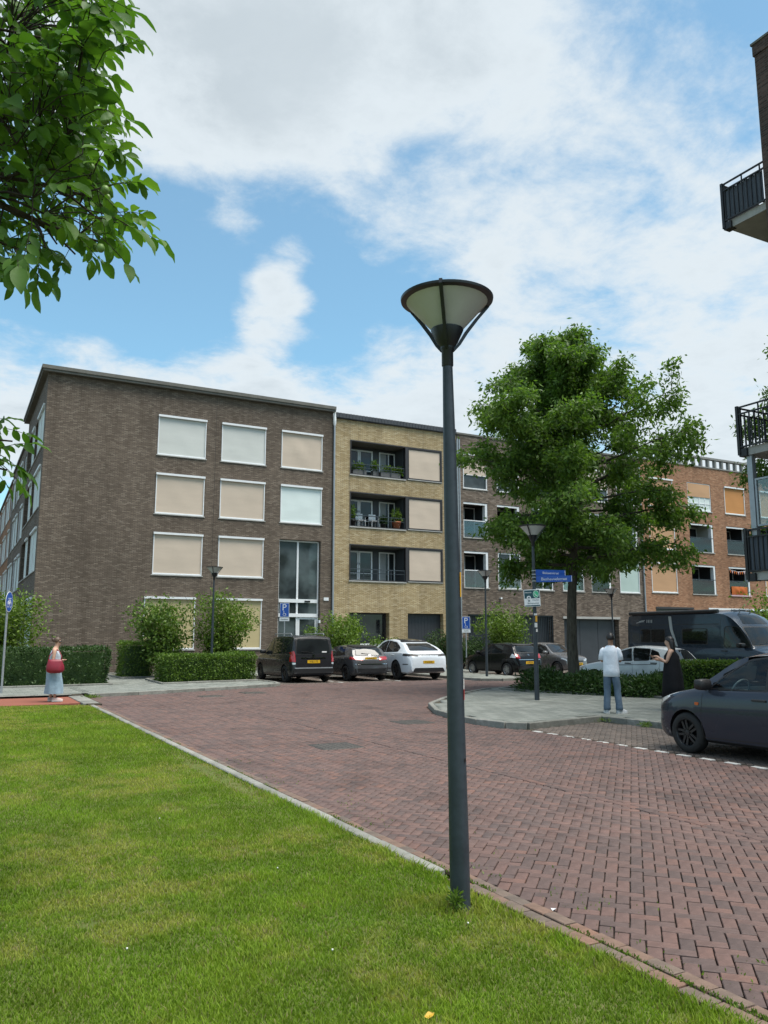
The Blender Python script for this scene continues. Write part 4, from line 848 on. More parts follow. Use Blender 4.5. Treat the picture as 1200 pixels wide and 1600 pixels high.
# ================================================================ signs
m_blue = plain('sign_blue', (0.012, 0.075, 0.36), 0.35, 0.08, 3, bump=0.0); m_signw = plain('sign_white', (0.70, 0.72, 0.74), 0.4, 0.05, 3, bump=0.0); m_teal = plain('sign_teal', (0.006, 0.055, 0.075), 0.4, 0.1, 3, bump=0.0); m_green = plain('sign_green', (0.05, 0.42, 0.22), 0.4, 0.1, 3, bump=0.0)
def plane_M(loc, right, normal):
    r_ = Vector(right).normalized(); nn = Vector(normal).normalized(); u = nn.cross(r_).normalized(); M = Matrix((r_, u, nn)).transposed().to_4x4(); M.translation = loc; return M
def plate(M, w, h, m, parent, name, th=0.006, round_=0.0, z=0.0):
    poly = round_poly([(-w/2, -h/2), (w/2, -h/2), (w/2, h/2), (-w/2, h/2)], round_) if round_ else [(-w/2, -h/2), (w/2, -h/2), (w/2, h/2), (-w/2, h/2)]
    return MB().prism(poly, z-th, z).xf(M).build(name, m, parent, True)
def round_poly(poly, r_, n=4):
    out = []; k = len(poly)
    for i in range(k):
        p, a, b = Vector(poly[i]), Vector(poly[i-1]), Vector(poly[(i+1) % k]); da, db = (a-p), (b-p); ra, rb_ = min(r_, da.length*.45), min(r_, db.length*.45)
        p0, p2 = p+da.normalized()*ra, p+db.normalized()*rb_
        for q in range(n+1):
            t_ = q/n; v = p0*(1-t_)**2+p*2*t_*(1-t_)+p2*t_*t_; out.append((v.x, v.y))
    return out
#   street names on the lamp (blades clamp to the pole)
for (z, ang, txt, lb, ln) in ((3.47, -14, 'Blokzeemstraat', 'upper blue street name sign on lamp pole with smaller lettering', .88), (3.29, -44, 'Biesheuvelstraat', 'lower blue street name sign reading Biesheuvelstraat on lamp pole', .95)):
    th = thing('street_name_sign', lb, 'sign', (13.85, 17.35, z)); d = Vector((math.cos(R(ang)), math.sin(R(ang)), 0)); nn = Vector((d.y, -d.x, 0))
    M = plane_M(d*(.06+ln/2), d, nn); plate(M, ln, .165, m_blue, th, 'blade', .02); plate(M @ Matrix.Translation((0, 0, 0)), ln-.03, .012, m_blue, th, 'ridge', .02, z=.003)
    text_mesh(txt, .105 if z < 3.4 else .09, m_signw, th, M @ Matrix.Translation((0, -.004, .001)), local=True, xs=1.0 if z < 3.4 else .85)
    plate(M @ Matrix.Translation((ln/2-.012, 0, .002)), .012, .15, m_signw, th, 'edge_strip', .004)
    for q in (-.05, .05): MB().tube([(0, 0, q-.012), (0, 0, q+.012)], .058, 12).build('clamp', m_galv, th, True)
#   neighbourhood watch sign
th = thing('watch_sign', 'square white and teal neighbourhood watch sign strapped to the lamp pole', 'sign', (13.85, 17.35, 2.78)); d = Vector((math.cos(R(-24)), math.sin(R(-24)), 0)); nn = Vector((d.y, -d.x, 0)); cc = nn*.075-d*.08
M = plane_M(cc, d, nn) @ Matrix.Rotation(R(3), 4, 'Z'); plate(M, .44, .46, m_signw, th, 'plate', .006, .03)
plate(M @ Matrix.Translation((0, .10, .002)), .41, .22, m_teal, th, 'colour_field', .002); plate(M @ Matrix.Translation((0, -.205, .002)), .41, .03, m_teal, th, 'colour_band', .002)
mb = MB().prism([(.10*math.cos(a)*.82, .10*math.sin(a)) for a in [q*math.pi/12 for q in range(24)]], -.002, .001).xf(M @ Matrix.Translation((.11, .10, .004))); mb.build('green_emblem', m_green, th, True)
ring = MB()
for q in range(24):
    a, b = q*math.pi/12, (q+1)*math.pi/12; ring.quad((.085*math.cos(a)*.82, .085*math.sin(a), 0), (.095*math.cos(a)*.82, .095*math.sin(a), 0), (.095*math.cos(b)*.82, .095*math.sin(b), 0), (.085*math.cos(b)*.82, .085*math.sin(b), 0))
ring.xf(M @ Matrix.Translation((.11, .10, .0062))).build('emblem_ring', m_signw, th, True)
MB().tube([(-.03, .04, 0), (-.03, 0, 0), (-.005, -.035, 0), (.035, -.035, 0)], .009, 6).xf(M @ Matrix.Translation((.11, .10, .006))).build('emblem_handset', m_signw, th, True)
MB().prism(round_poly([(-.055, -.10), (.055, -.10), (.055, .08), (-.055, .08)], .05), 0, .001).xf(M @ Matrix.Translation((-.09, -.02, .004))).build('phone_emblem', m_signw, th, True)
MB().prism(round_poly([(-.028, -.07), (.028, -.07), (.028, .05), (-.028, .05)], .02), 0, .001).xf(M @ Matrix.Translation((-.09, -.02, .0062))).build('phone_emblem', m_teal, th, True)
MB().prism([(-.018, -.03), (.018, -.03), (.018, .03), (-.018, .03)], 0, .001).xf(M @ Matrix.Translation((-.09, -.03, .0084))).build('phone_emblem', m_signw, th, True)
text_mesh('Attentie', .055, m_signw, th, M @ Matrix.Translation((-.10, .15, .003)), local=True); text_mesh('WhatsApp', .042, m_teal, th, M @ Matrix.Translation((.09, -.055, .001)), local=True); text_mesh('Buurtpreventie', .05, m_teal, th, M @ Matrix.Translation((.02, -.14, .001)), local=True)
#   parking signs
def wheelchair(M, th, s=1.0):
    m = MB(); m.lathe([(.062, 0), (.078, 0)], 18, (0, -.02, 0), R(120), R(400)); m.tube([(-.03, .10, 0), (-.02, .02, 0), (.05, .01, 0), (.085, -.07, 0)], .011, 5); m.lathe([(0, 0), (.02, 0)], 10, (-.032, .125, 0)); m.build
    return m.xf(M @ Matrix.Diagonal((s, s, .1, 1))).build('wheelchair_symbol', m_signw, th, True)
for (x, y, z, lb, k) in ((13.1, 33.95, 2.92, 'blue disabled parking sign behind the dark grey van', 1.0), (23.2, 34.6, 2.45, 'blue disabled parking sign beside the green bush and the black hatchback', 1.0)):
    th = thing('parking_sign', lb, 'sign', (x, y, 0.08), group='disabled parking signs'); d = rt; nn = Vector((d.y, -d.x, 0)); nn = -fw.copy(); nn.z = 0; nn.normalize(); M = plane_M(Vector((0, 0, z-.08)), d, nn)
    MB().tube([(0, 0, -.05), (0, 0, z+.25)], .03, 10).xf(Matrix.Translation(-nn*.04)).build('pole', m_galv, th, True, 40)
    plate(M, .42, .62, m_signw, th, 'board', .006, .03); plate(M @ Matrix.Translation((0, 0, .002)), .385, .585, m_blue, th, 'blue_field', .002, .025)
    text_mesh('P', .40, m_signw, th, M @ Matrix.Translation((-.01, .10, .003)), local=True); wheelchair(M @ Matrix.Translation((0, -.17, .0045)), th, .9)
    M2 = M @ Matrix.Translation((0, -.41, 0)); plate(M2, .44, .16, m_signw, th, 'lower_board', .006); text_mesh('Kenteken' if x < 15 else '4-KVN', .085, m_black, th, M2 @ Matrix.Translation((0, 0, .001)), local=True)
#   cycle path sign
th = thing('cycle_path_sign', 'round blue cycle path sign on grey pole by the left hedge', 'sign', (1.5, 26.9, .08)); MB().tube([(0, 0, -.05), (0, 0, 3.08)], .032, 10).build('pole', m_galv, th, True, 40)
nn = Vector((.93, -.37, 0)).normalized(); d = Vector((nn.y*-1, nn.x, 0)); d = Vector((-nn.y, nn.x, 0)); M = plane_M(nn*.045+Vector((0, 0, 2.7)), d, nn)
circ = lambda r_: [(r_*math.cos(q*math.pi/16), r_*math.sin(q*math.pi/16)) for q in range(32)]
MB().prism(circ(.31), -.008, 0).xf(M).build('rim', m_signw, th, True); MB().prism(circ(.29), 0, .003).xf(M).build('disc', m_blue, th, True)
m = MB()
for c in (-.11, .11): m.lathe([(.075, 0), (.092, 0)], 20, (c, -.08, .005))
m.tube([(-.11, -.08, .005), (-.05, .06, .005), (.07, .06, .005), (0, -.08, .005), (-.05, .06, .005)], .009, 5); m.tube([(.11, -.08, .005), (.06, .10, .005), (.11, .11, .005)], .009, 5); m.tube([(0, -.08, .005), (-.07, .1, .005)], .009, 5); m.tube([(-.1, .1, .005), (-.04, .1, .005)], .011, 5)
m.xf(M).build('bicycle_symbol', m_signw, th, True)
for z in (2.95, 2.42): MB().tube([(0, 0, z-.02), (0, 0, z+.02)], .042, 10).build('clamp', m_galv, th, True)

# ================================================================ cars
def pchip(pts):
    xs = np.array([p[0] for p in pts], float); ys = np.array([p[1] for p in pts], float); h = np.diff(xs); dl = np.diff(ys)/h; m = np.zeros(len(xs)); m[0], m[-1] = dl[0], dl[-1]
    for i in range(1, len(xs)-1):
        if dl[i-1]*dl[i] > 0: w1, w2 = 2*h[i]+h[i-1], h[i]+2*h[i-1]; m[i] = (w1+w2)/(w1/dl[i-1]+w2/dl[i])
    def f(x):
        i = int(np.clip(np.searchsorted(xs, x)-1, 0, len(h)-1)); t_ = (x-xs[i])/h[i]; t_ = min(max(t_, 0), 1)
        return ys[i]*(1+2*t_)*(1-t_)**2+m[i]*h[i]*t_*(1-t_)**2+ys[i+1]*t_*t_*(3-2*t_)+m[i+1]*h[i]*t_*t_*(t_-1)
    return f
def paint(name, c, metal=0.1, rough=0.26, coat=0.55):
    t = NT(name); n = t.noise(240, 2, 0.5); n2 = t.noise(1.2, 3, 0.6); t.set(t.mix(t.math('MULTIPLY', n2, 0.4), t.ramp(n, [(0.3, mul(c, .93)), (0.7, mul(c, 1.08))]), mul(c, .85)), t.math('ADD', t.math('MULTIPLY', n2, .15), rough-.07), metal, .2, coat); return t.m
m_carglass = glassm('car_glass', (0.011, 0.013, 0.014), 0.02); m_tyre = plain('tyre_rubber', (0.014, 0.014, 0.014), 0.8, .2, 20); m_rim = plain('alloy_rim', (0.42, 0.42, 0.43), .3, .1, 8, metal=.8, bump=.02); m_rimb = plain('black_rim', (0.012, 0.012, 0.014), .35, .2, 8, bump=.02)
m_tail = plain('tail_lamp_red', (0.30, 0.008, 0.010), .15, .3, 25, coat=1.0, bump=.1); m_head = plain('headlamp', (0.55, 0.57, 0.58), .12, .35, 20, metal=.3, coat=1.0, bump=.1); m_plate = plain('number_plate_yellow', (0.62, 0.36, 0.015), .4, .08, 5, bump=.02); m_amber = plain('amber_lens', (0.55, 0.10, 0.01), .2, .1, coat=1.0)
m_interior = plain('car_interior', (0.045, 0.046, 0.05), .8, .2, 8); m_chrome = plain('chrome', (0.6, 0.6, 0.6), .12, .05, 4, metal=1.0, bump=0)
def loft_box(a, b, c):
    m = MB(); sec = [(-1.0, .80, .84), (-.75, .96, 1.0), (0, 1.0, 1.0), (.6, .9, .92), (.92, .6, .66), (1.0, .3, .36)]; n = 16; V = []; F_ = []
    for x, sy, sz in sec:
        for k in range(n):
            t_ = 2*math.pi*k/n; cs, sn = math.cos(t_), math.sin(t_); V.append((x*a, b*sy*math.copysign(abs(cs)**.5, cs), c*sz*math.copysign(abs(sn)**.5, sn)))
    for i in range(len(sec)-1):
        for k in range(n): F_.append((i*n+k, i*n+(k+1) % n, (i+1)*n+(k+1) % n, (i+1)*n+k))
    return m.add(V, F_+[tuple(range(n-1, -1, -1)), tuple((len(sec)-1)*n+k for k in range(n))])
class Car:
    def __init__(s, name, label, loc, heading, L, zt, zb, w, wr, paint_, zl=((0, .24), (.3, .19)), crown=.06, wheels=(.7, 3.2), wr_=.29, rim=None, track=None, cat='car', group='parked cars', see=None, wellpad=.05):
        s.L = L; s.th = thing(name, label, cat, loc, heading, group); s.paint = paint_
        zl = list(zl)+[(L-.3, zl[-1][1]+.02), (L, zl[0][1]+.06)]
        s.fz, s.fb, s.fw, s.fr, s.fl = [pchip(p) for p in (zt, zb, w, wr, zl)]
        n = int(L/.05); ss = sorted(set([L*k/n for k in range(n+1)]+[.015, .03, L-.03, L-.015])); rows = []
        for q in ss:
            zt_, zb_, w_, wr__, zl_ = s.fz(q), s.fb(q), s.fw(q), s.fr(q), s.fl(q); zb_ = min(zb_, zt_-.035)
            k = min(max((zt_-zb_-.05)/.40, 0), 1); cr = min(crown, (zt_-zb_)*.6); ze = zt_-cr; we = (w_*.93)*(1-k)+wr__*k
            zm = zl_+(zb_-zl_)*.55
            ctl = [(w_*.88, zl_), (w_*.955, zl_+.05), (w_*.99, zl_+(zm-zl_)*.5), (w_, zm), (w_*.992, zb_-(zb_-zm)*.35), (w_*.965, zb_-.012)]
            g0 = (w_*.945, zb_+.006); sec = list(ctl)
            for t_ in (0, .25, .5, .75, 1.0):
                bow = .018*math.sin(math.pi*t_)*k; sec.append((g0[0]*(1-t_)+we*t_+bow, g0[1]*(1-t_)+ze*t_))
            for t_ in (.08, .2, .4, .65, 1.0): sec.append((we*(1-t_), ze+cr*(1-(1-t_)**2.2)))
            rows.append([(L/2-q, y, z) for y, z in sec])
        m = len(rows[0]); V = []; F_ = []
        for r_ in rows: V += r_+[(x, -y, z) for x, y, z in r_[-2::-1]]
        M2 = 2*m-1
        for i in range(len(rows)-1):
            for j in range(M2-1): F_.append((i*M2+j, i*M2+j+1, (i+1)*M2+j+1, (i+1)*M2+j))
            F_.append((i*M2+M2-1, i*M2, (i+1)*M2, (i+1)*M2+M2-1))
        F_.append(tuple(range(M2-1, -1, -1))); F_.append(tuple((len(rows)-1)*M2+j for j in range(M2)))
        me = bpy.data.meshes.new('body'); me.from_pydata(V, [], F_); bm = bmesh.new(); bm.from_mesh(me); bmesh.ops.recalc_face_normals(bm, faces=bm.faces); bm.to_mesh(me)
        s.bvh = BVHTree.FromBMesh(bm); bm.free(); me.materials.append(paint_)
        body = bpy.data.objects.new('body', me); COL.objects.link(body)
        cut = MB(); W = max(p[1] for p in w)
        for q in wheels:
            for sg in (1, -1):
                a = len(cut.v); cut.lathe([(0, 0), (wr_+wellpad, 0), (wr_+wellpad, .5), (0, .5)], 28); 
                cut.xf(Matrix.Translation((L/2-q, sg*(W-.26), wr_)) @ Matrix.Rotation(R(-90*sg), 4, 'X'), a)
        cm = cut.mesh('cut'); bm = bmesh.new(); bm.from_mesh(cm); bmesh.ops.remove_doubles(bm, verts=bm.verts, dist=1e-5); bmesh.ops.recalc_face_normals(bm, faces=bm.faces); bm.to_mesh(cm); bm.free(); cm.materials.append(m_black)
        co = bpy.data.objects.new('cut', cm); COL.objects.link(co); md = body.modifiers.new('b', 'BOOLEAN'); md.object = co; md.operation = 'DIFFERENCE'; md.solver = 'EXACT'; md.material_mode = 'TRANSFER'
        bpy.context.view_layer.update(); nm = bpy.data.meshes.new_from_object(body.evaluated_get(bpy.context.evaluated_depsgraph_get()))
        bpy.data.objects.remove(co); bpy.data.objects.remove(body)
        if see:
            bm = bmesh.new(); bm.from_mesh(nm); dl = []
            for f in bm.faces:
                c = f.calc_center_median(); q = L/2-c.x
                if any(ipoly(q, c.z, p) for p in see['side']) and abs(f.normal.y) > .5: dl.append(f)
                elif f.normal.x > .25 and q < L*.6 and ipoly(c.y, c.z, see['front']): dl.append(f)
                elif f.normal.x < -.2 and q > L*.6 and ipoly(c.y, c.z, see['rear']): dl.append(f)
            bmesh.ops.delete(bm, geom=dl, context='FACES'); bm.to_mesh(nm); bm.free()
        nm.polygons.foreach_set('use_smooth', [True]*len(nm.polygons)); nm.set_sharp_from_angle(angle=R(32)); nm.name = 'body'
        s.body = link('body', nm, None, s.th, True)
        s.W = W
        for q in wheels:
            for sg in (1, -1): s.wheel(q, sg, wr_, rim or m_rim, (track or W-.015))
    def wheel(s, q, sg, r_, rim, y):
        Mx = Matrix.Translation((s.L/2-q, sg*y, r_)) @ Matrix.Rotation(R(-90*sg), 4, 'X'); w = .19
        t_ = MB().lathe([(r_*.66, 0), (r_*.72, .008), (r_*.93, .0), (r_, -.03), (r_, -w+.03), (r_*.93, -w), (r_*.6, -w)], 32).xf(Mx).build('wheel', m_tyre, s.th, True, 50)
        m = MB().lathe([(r_*.68, -.002), (r_*.63, -.02), (r_*.60, -.10), (0, -.10)], 28); m.lathe([(0, -.012), (r_*.14, -.014), (r_*.16, -.04), (r_*.12, -.1)], 14)
        for k in range(5):
            for e in (-.16, .16):
                a = k*2*math.pi/5; b = len(m.v); m.box(r_*.12, r_*.66, -.018, .018, -.055, -.02); m.xf(Matrix.Rotation(a+e*.6, 4, 'Z') @ Matrix.Translation((0, e*.12, 0)), b)
        m.xf(Mx).build('rim', rim, t_, True, 40)
    def cast(s, p, d):
        h = s.bvh.ray_cast(Vector(p), Vector(d))
        if h[0] is None:
            h = s.bvh.find_nearest(Vector(p)+Vector(d)*2.0)
        return h[0], (h[1] if h[1].dot(Vector(d)) < 0 else -h[1])
    def proj(s, axis, a, b, sg=1):
        if axis == 'side': return s.cast((s.L/2-a, sg*3, b), (0, -sg, 0))
        if axis == 'rear': return s.cast((-s.L/2-2, a, b), (1, 0, 0))
        if axis == 'top': return s.cast((s.L/2-a, b, 4), (0, 0, -1))
        return s.cast((s.L/2+2, a, b), (-1, 0, 0))
    def patch(s, name, axis, poly, m, off=.005, rr=.03, sg=1, parent=None, hole=None, n=4, mirror=False):
        P = round_poly(poly, rr, n); dense = []
        for a, b in zip(P, P[1:]+P[:1]):
            l = math.hypot(b[0]-a[0], b[1]-a[1]); c = max(1, int(l/.09)); dense += [(a[0]+(b[0]-a[0])*k/c, a[1]+(b[1]-a[1])*k/c) for k in range(c)]
        cx, cy = sum(p[0] for p in dense)/len(dense), sum(p[1] for p in dense)/len(dense); V = []; F_ = []; N = len(dense)
        ks = [1, 1, .8, .6, .4, .2] if hole is None else [1, 1, hole, hole]
        for r_, k in enumerate(ks):
            for a, b in dense:
                h, nn = s.proj(axis, cx+(a-cx)*k, cy+(b-cy)*k, sg); o = -.008 if (r_ == 0 or (hole and r_ == 3)) else off; V.append(h+nn*o)
        for r_ in range(len(ks)-1):
            for i in range(N): F_.append((r_*N+i, r_*N+(i+1) % N, (r_+1)*N+(i+1) % N, (r_+1)*N+i))
        if hole is None:
            h, nn = s.proj(axis, cx, cy, sg); V.append(h+nn*off); F_ += [((len(ks)-1)*N+i, (len(ks)-1)*N+(i+1) % N, len(V)-1) for i in range(N)]
        mb = MB(); mb.add(V, F_); me = mb.mesh(name, 45)
        bm = bmesh.new(); bm.from_mesh(me); bmesh.ops.recalc_face_normals(bm, faces=bm.faces); bm.to_mesh(me); bm.free()
        return link(name, me, m, parent or s.th, True)
    def both(s, name, poly, m, **k):
        return [s.patch(name, 'side', poly, m, sg=g, **k) for g in (1, -1)]
    def pair(s, name, axis, poly, m, **k):
        return [s.patch(name, axis, [(g*a, b) for a, b in poly], m, **k) for g in (1, -1)]
    def window(s, poly, glass=None, rr=.05, trim=1.07, sgs=(1, -1)):
        cx, cy = sum(p[0] for p in poly)/len(poly), sum(p[1] for p in poly)/len(poly)
        for g in sgs:
            o = [(cx+(a-cx)*1.04+(.018 if a > cx else -.018), cy+(b-cy)*1.03+(.016 if b > cy else -.016)) for a, b in poly]
            if glass is m_clear: s.patch('window_trim', 'side', o, m_black, off=.003, rr=rr, sg=g, hole=.90); s.patch('window', 'side', poly, glass, off=.001, rr=rr, sg=g)
            else: s.patch('window_trim', 'side', o, m_black, off=.003, rr=rr, sg=g); s.patch('window', 'side', poly, glass or m_carglass, off=.006, rr=rr, sg=g)
    def screen(s, axis, poly, glass=None, name='windscreen', rr=.07):
        cy = sum(p[1] for p in poly)/len(poly); o = [(a*1.03+(.02 if a > 0 else -.02), cy+(b-cy)*1.05+(.015 if b > cy else -.015)) for a, b in poly]
        if glass is m_clear: s.patch(name+'_trim', axis, o, m_black, off=.003, rr=rr, hole=.93); s.patch(name, axis, poly, glass, off=.001, rr=rr)
        else: s.patch(name+'_trim', axis, o, m_black, off=.003, rr=rr); s.patch(name, axis, poly, glass or m_carglass, off=.006, rr=rr)
    def seam(s, axis, pts, sg=1, wd=.008, m=None, name='door_seam', off=.0015):
        dn = []
        for a, b in zip(pts, pts[1:]):
            c = max(1, int(math.hypot(b[0]-a[0], b[1]-a[1])/.06)); dn += [(a[0]+(b[0]-a[0])*k/c, a[1]+(b[1]-a[1])*k/c) for k in range(c)]
        dn.append(pts[-1]); V = []; 
        for i, (a, b) in enumerate(dn):
            p, q = dn[max(i-1, 0)], dn[min(i+1, len(dn)-1)]; tx, ty = q[0]-p[0], q[1]-p[1]; l = math.hypot(tx, ty) or 1; nx, ny = -ty/l*wd/2, tx/l*wd/2
            for e in (1, -1): h, nn = s.proj(axis, a+nx*e, b+ny*e, sg); V.append(h+nn*off)
        return MB().add(V, [(2*i, 2*i+1, 2*i+3, 2*i+2) for i in range(len(dn)-1)]).build(name, m or m_black, s.th, True)
    def seams(s, pts, **k):
        for g in (1, -1): s.seam('side', pts, g, **k)
    def handle(s, q, z, m=None, l=.11):
        for g in (1, -1):
            h, nn = s.proj('side', q, z, g); o = MB().cbox(-l, l, -.018, .022, -.016, .016, .008).xf(Matrix.Translation(h) @ Matrix.Rotation(0 if g > 0 else math.pi, 4, 'Z')).build('door_handle', m or s.paint, s.th, True)
    def mirror(s, q, z, m=None, w=.12):
        for g in (1, -1):
            h, nn = s.proj('side', q, z, g); mb = loft_box(.085, w, .082); mb.xf(Matrix.Translation(h+Vector((0, g*(w+.03), .03)))); mi = mb.build('mirror', m or s.paint, s.th, True, True)
            MB().box(h.x-.03, h.x+.03, h.y-.05*g, h.y+g*.10, h.z-.03, h.z+.01).build('mirror_arm', m_black, mi, True)
    def plate(s, axis, z, txt, y0=0.0):
        h, nn = s.proj(axis, y0, z); d = Vector((0, 1, 0)) if axis == 'front' else Vector((0, -1, 0)); n_ = Vector((1 if axis == 'front' else -1, 0, 0)); M = plane_M(h+n_*.014, d, n_)
        p = plate(M, .52, .115, m_plate, s.th, 'number_plate', .012, .01); text_mesh(txt, .10, m_black, p, M @ Matrix.Translation((0, 0, .001)), local=True, xs=.85)
def hatch(L, W, H, cowl=(1.0, .98), wtop=1.75, rend=.55, gl=(.14, .98), hood=.80, tail=.84, nose=.56, belt=(.90, 1.0), pk=2.3):
    w = W/2
    zt = [(0, nose), (.06, hood-.08), (.2, hood), (cowl[0]-.25, cowl[1]-.055), (cowl[0], cowl[1]+.01), (cowl[0]+.3, cowl[1]+.2), (wtop, H-.06), (wtop+.25, H-.015), (pk, H), (L-rend-.4, H-.035), (L-rend, H-.10), (L-gl[0]-.02, gl[1]), (L-.055, tail), (L, .60)]
    zb = [(0, nose-.07), (.1, hood-.16), (.3, hood-.07), (cowl[0], belt[0]), (L*.5, (belt[0]+belt[1])/2), (L-rend-.2, belt[1]), (L-.3, belt[1]-.02), (L-.1, tail-.06), (L, .54)]
    wd = [(0, w*.66), (.05, w*.78), (.2, w*.90), (.5, w*.975), (1.0, w), (L-1.0, w), (L-.4, w*.965), (L-.12, w*.89), (L, w*.76)]
    wr = [(0, w*.74), (L*.5, w*.745), (L-rend, w*.70), (L, w*.70)]
    return zt, zb, wd, wr
def emblem(c, axis, z, r_=.05):
    h, nn = c.proj(axis, 0, z); M = plane_M(h+nn*.004, (0, -1 if axis == 'rear' else 1, 0), nn); m = MB().lathe([(r_*.7, 0), (r_, 0), (r_, .006), (r_*.7, .006)], 18); m.box(-r_*.75, r_*.75, -.006, .006, 0, .005); m.xf(M).build('emblem', m_chrome, c.th, True)
def wiper(c, axis, a, b):
    p, n1 = c.proj(axis, *a); q, n2 = c.proj(axis, *b); MB().tube([p+n1*.015, q+n2*.02], .009, 5).build('wiper', m_black, c.th, True)

p_van = paint('paint_dark_grey', (0.020, 0.020, 0.023)); p_a1 = paint('paint_grey', (0.06, 0.062, 0.066)); p_white = paint('paint_white', (0.62, 0.66, 0.70), 0.05); p_black = paint('paint_black', (0.007, 0.0075, 0.009), 0.0, 0.22, 0.2); p_silver = paint('paint_silver_grey', (0.20, 0.195, 0.195), .5)
p_pale = paint('paint_pale_silver', (0.60, 0.64, 0.67), .05); p_camper = paint('paint_slate_blue', (0.026, 0.040, 0.062), .2); p_cel = paint('paint_slate_grey', (0.027, 0.035, 0.052), .2)
# --- dark grey van, rear towards us
L = 4.4
zt = [(0, .62), (.06, .86), (.3, .98), (.85, 1.10), (1.05, 1.18), (1.5, 1.52), (1.85, 1.72), (2.3, 1.79), (3.5, 1.82), (4.02, 1.80), (4.20, 1.74), (4.29, 1.50), (4.345, 1.06), (4.375, .92), (4.4, .62)]
zb = [(0, .52), (.1, .74), (.4, .9), (1.0, 1.02), (4.1, 1.06), (4.28, 1.02), (4.36, .82), (4.4, .55)]
wd = [(0, .62), (.06, .74), (.3, .87), (.9, .92), (3.8, .925), (4.2, .90), (4.33, .86), (4.4, .80)]; wr = [(0, .70), (1.5, .73), (4.1, .755), (4.4, .76)]
v = Car('parked_van', 'dark grey people carrier van with roof bars, parked beside the trimmed hedge', (12.45, 31.25, 0), R(90), L, zt, zb, wd, wr, p_van, wheels=(.88, 3.62), wr_=.325, rim=m_rimb, group=None)
v.window([(1.35, 1.06), (1.62, 1.52), (2.15, 1.66), (2.2, 1.08)]); v.window([(2.32, 1.09), (2.3, 1.67), (3.15, 1.69), (3.18, 1.11)]); v.window([(3.3, 1.12), (3.28, 1.68), (4.0, 1.66), (4.12, 1.16)])
v.screen('front', [(-.72, 1.18), (.72, 1.18), (.62, 1.64), (-.62, 1.64)]); v.screen('rear', [(-.70, 1.10), (.70, 1.10), (.64, 1.66), (-.64, 1.66)], name='rear_window')
v.pair('tail_light', 'rear', [(.74, .78), (.86, .80), (.86, 1.16), (.79, 1.22), (.75, 1.05)], m_tail, off=.015); v.both('tail_light', [(4.14, .80), (4.34, .80), (4.32, 1.05), (4.26, 1.20), (4.17, 1.05)], m_tail, off=.012)
v.pair('reversing_light', 'rear', [(.74, .70), (.86, .70), (.86, .77), (.74, .77)], m_head); v.plate('rear', .80, 'H-811-TS'); v.patch('tailgate_strip', 'rear', [(-.52, .925), (.52, .925), (.52, .955), (-.52, .955)], m_chrome, rr=.01, off=.012)
v.patch('bumper', 'rear', [(-.80, .36), (.80, .36), (.80, .56), (-.80, .56)], m_black, off=.03, rr=.04); v.patch('bumper_strip', 'rear', [(-.78, .545), (.78, .545), (.78, .585), (-.78, .585)], m_galv, off=.035, rr=.01)
v.seam('rear', [(-.72, .62), (-.73, 1.7), (.73, 1.7), (.72, .62)]); emblem(v, 'rear', 1.03); wiper(v, 'rear', (0, 1.14), (.5, 1.17)); v.seams([(2.24, .4), (2.22, 1.68)]); v.seams([(3.24, .5), (3.22, 1.7)]); v.seams([(1.15, .35), (1.2, 1.05)]); v.seams([(2.3, 1.0), (4.05, 1.0)], wd=.015)
v.handle(2.1, .98, m_black); v.handle(2.42, .98, m_black); v.mirror(1.42, 1.12, m_black); MB().cbox(-.16, .16, -.06, .06, -.05, .05).xf(Matrix.Translation((-2.0, 0, .42)) @ Matrix.Diagonal((.5, .5, .8, 1))).build('tow_bar', m_black, v.th, True)
v.patch('window_sticker', 'rear', [(-.56, 1.14), (-.36, 1.14), (-.36, 1.19), (-.56, 1.19)], m_stk, off=.008, rr=.01); v.pair('headlight', 'front', [(.45, .82), (.80, .88), (.80, .78), (.5, .74)], m_head)
for g in (1, -1): MB().tube([(.3, g*.66, 1.80), (.25, g*.66, 1.85), (-1.5, g*.68, 1.87), (-1.6, g*.68, 1.81)], .018, 8).build('roof_bar', m_galv, v.th, True, 40)
# --- grey small hatchback, rear towards us
a = hatch(4.03, 1.74, 1.43, (1.15, .97), 1.9, .50, (.14, .96), .80, .84, belt=(.90, .98))
c = Car('parked_hatchback', 'grey hatchback with wide red tail lights, parked between the van and the white car', (14.95, 31.05, 0), R(90), 4.03, *a, p_a1, wheels=(.82, 3.35), wr_=.31, rim=m_rimb, group=None)
c.window([(1.35, .96), (1.75, 1.24), (2.2, 1.34), (2.25, .98)]); c.window([(2.35, .985), (2.3, 1.345), (2.95, 1.31), (3.2, 1.03)]); c.screen('front', [(-.66, 1.0), (.66, 1.0), (.54, 1.34), (-.54, 1.34)])
c.screen('rear', [(-.60, 1.02), (.60, 1.02), (.50, 1.30), (-.50, 1.30)], name='rear_window'); c.patch('spoiler', 'rear', [(-.56, 1.315), (.56, 1.315), (.54, 1.375), (-.54, 1.375)], m_black, off=.035, rr=.02)
c.pair('tail_light', 'rear', [(.36, .80), (.74, .84), (.74, .96), (.40, .95)], m_tail, off=.012, rr=.02); c.both('tail_light', [(3.68, .86), (3.92, .84), (3.90, .95), (3.68, .96)], m_tail, off=.012, rr=.02); c.plate('rear', .88, 'X-049-ZL'); c.patch('bumper', 'rear', [(-.70, .34), (.70, .34), (.72, .50), (-.72, .50)], m_black, off=.02, rr=.04); c.patch('bumper_strip', 'rear', [(-.70, .66), (.70, .66), (.70, .685), (-.70, .685)], m_chrome, off=.012, rr=.01)
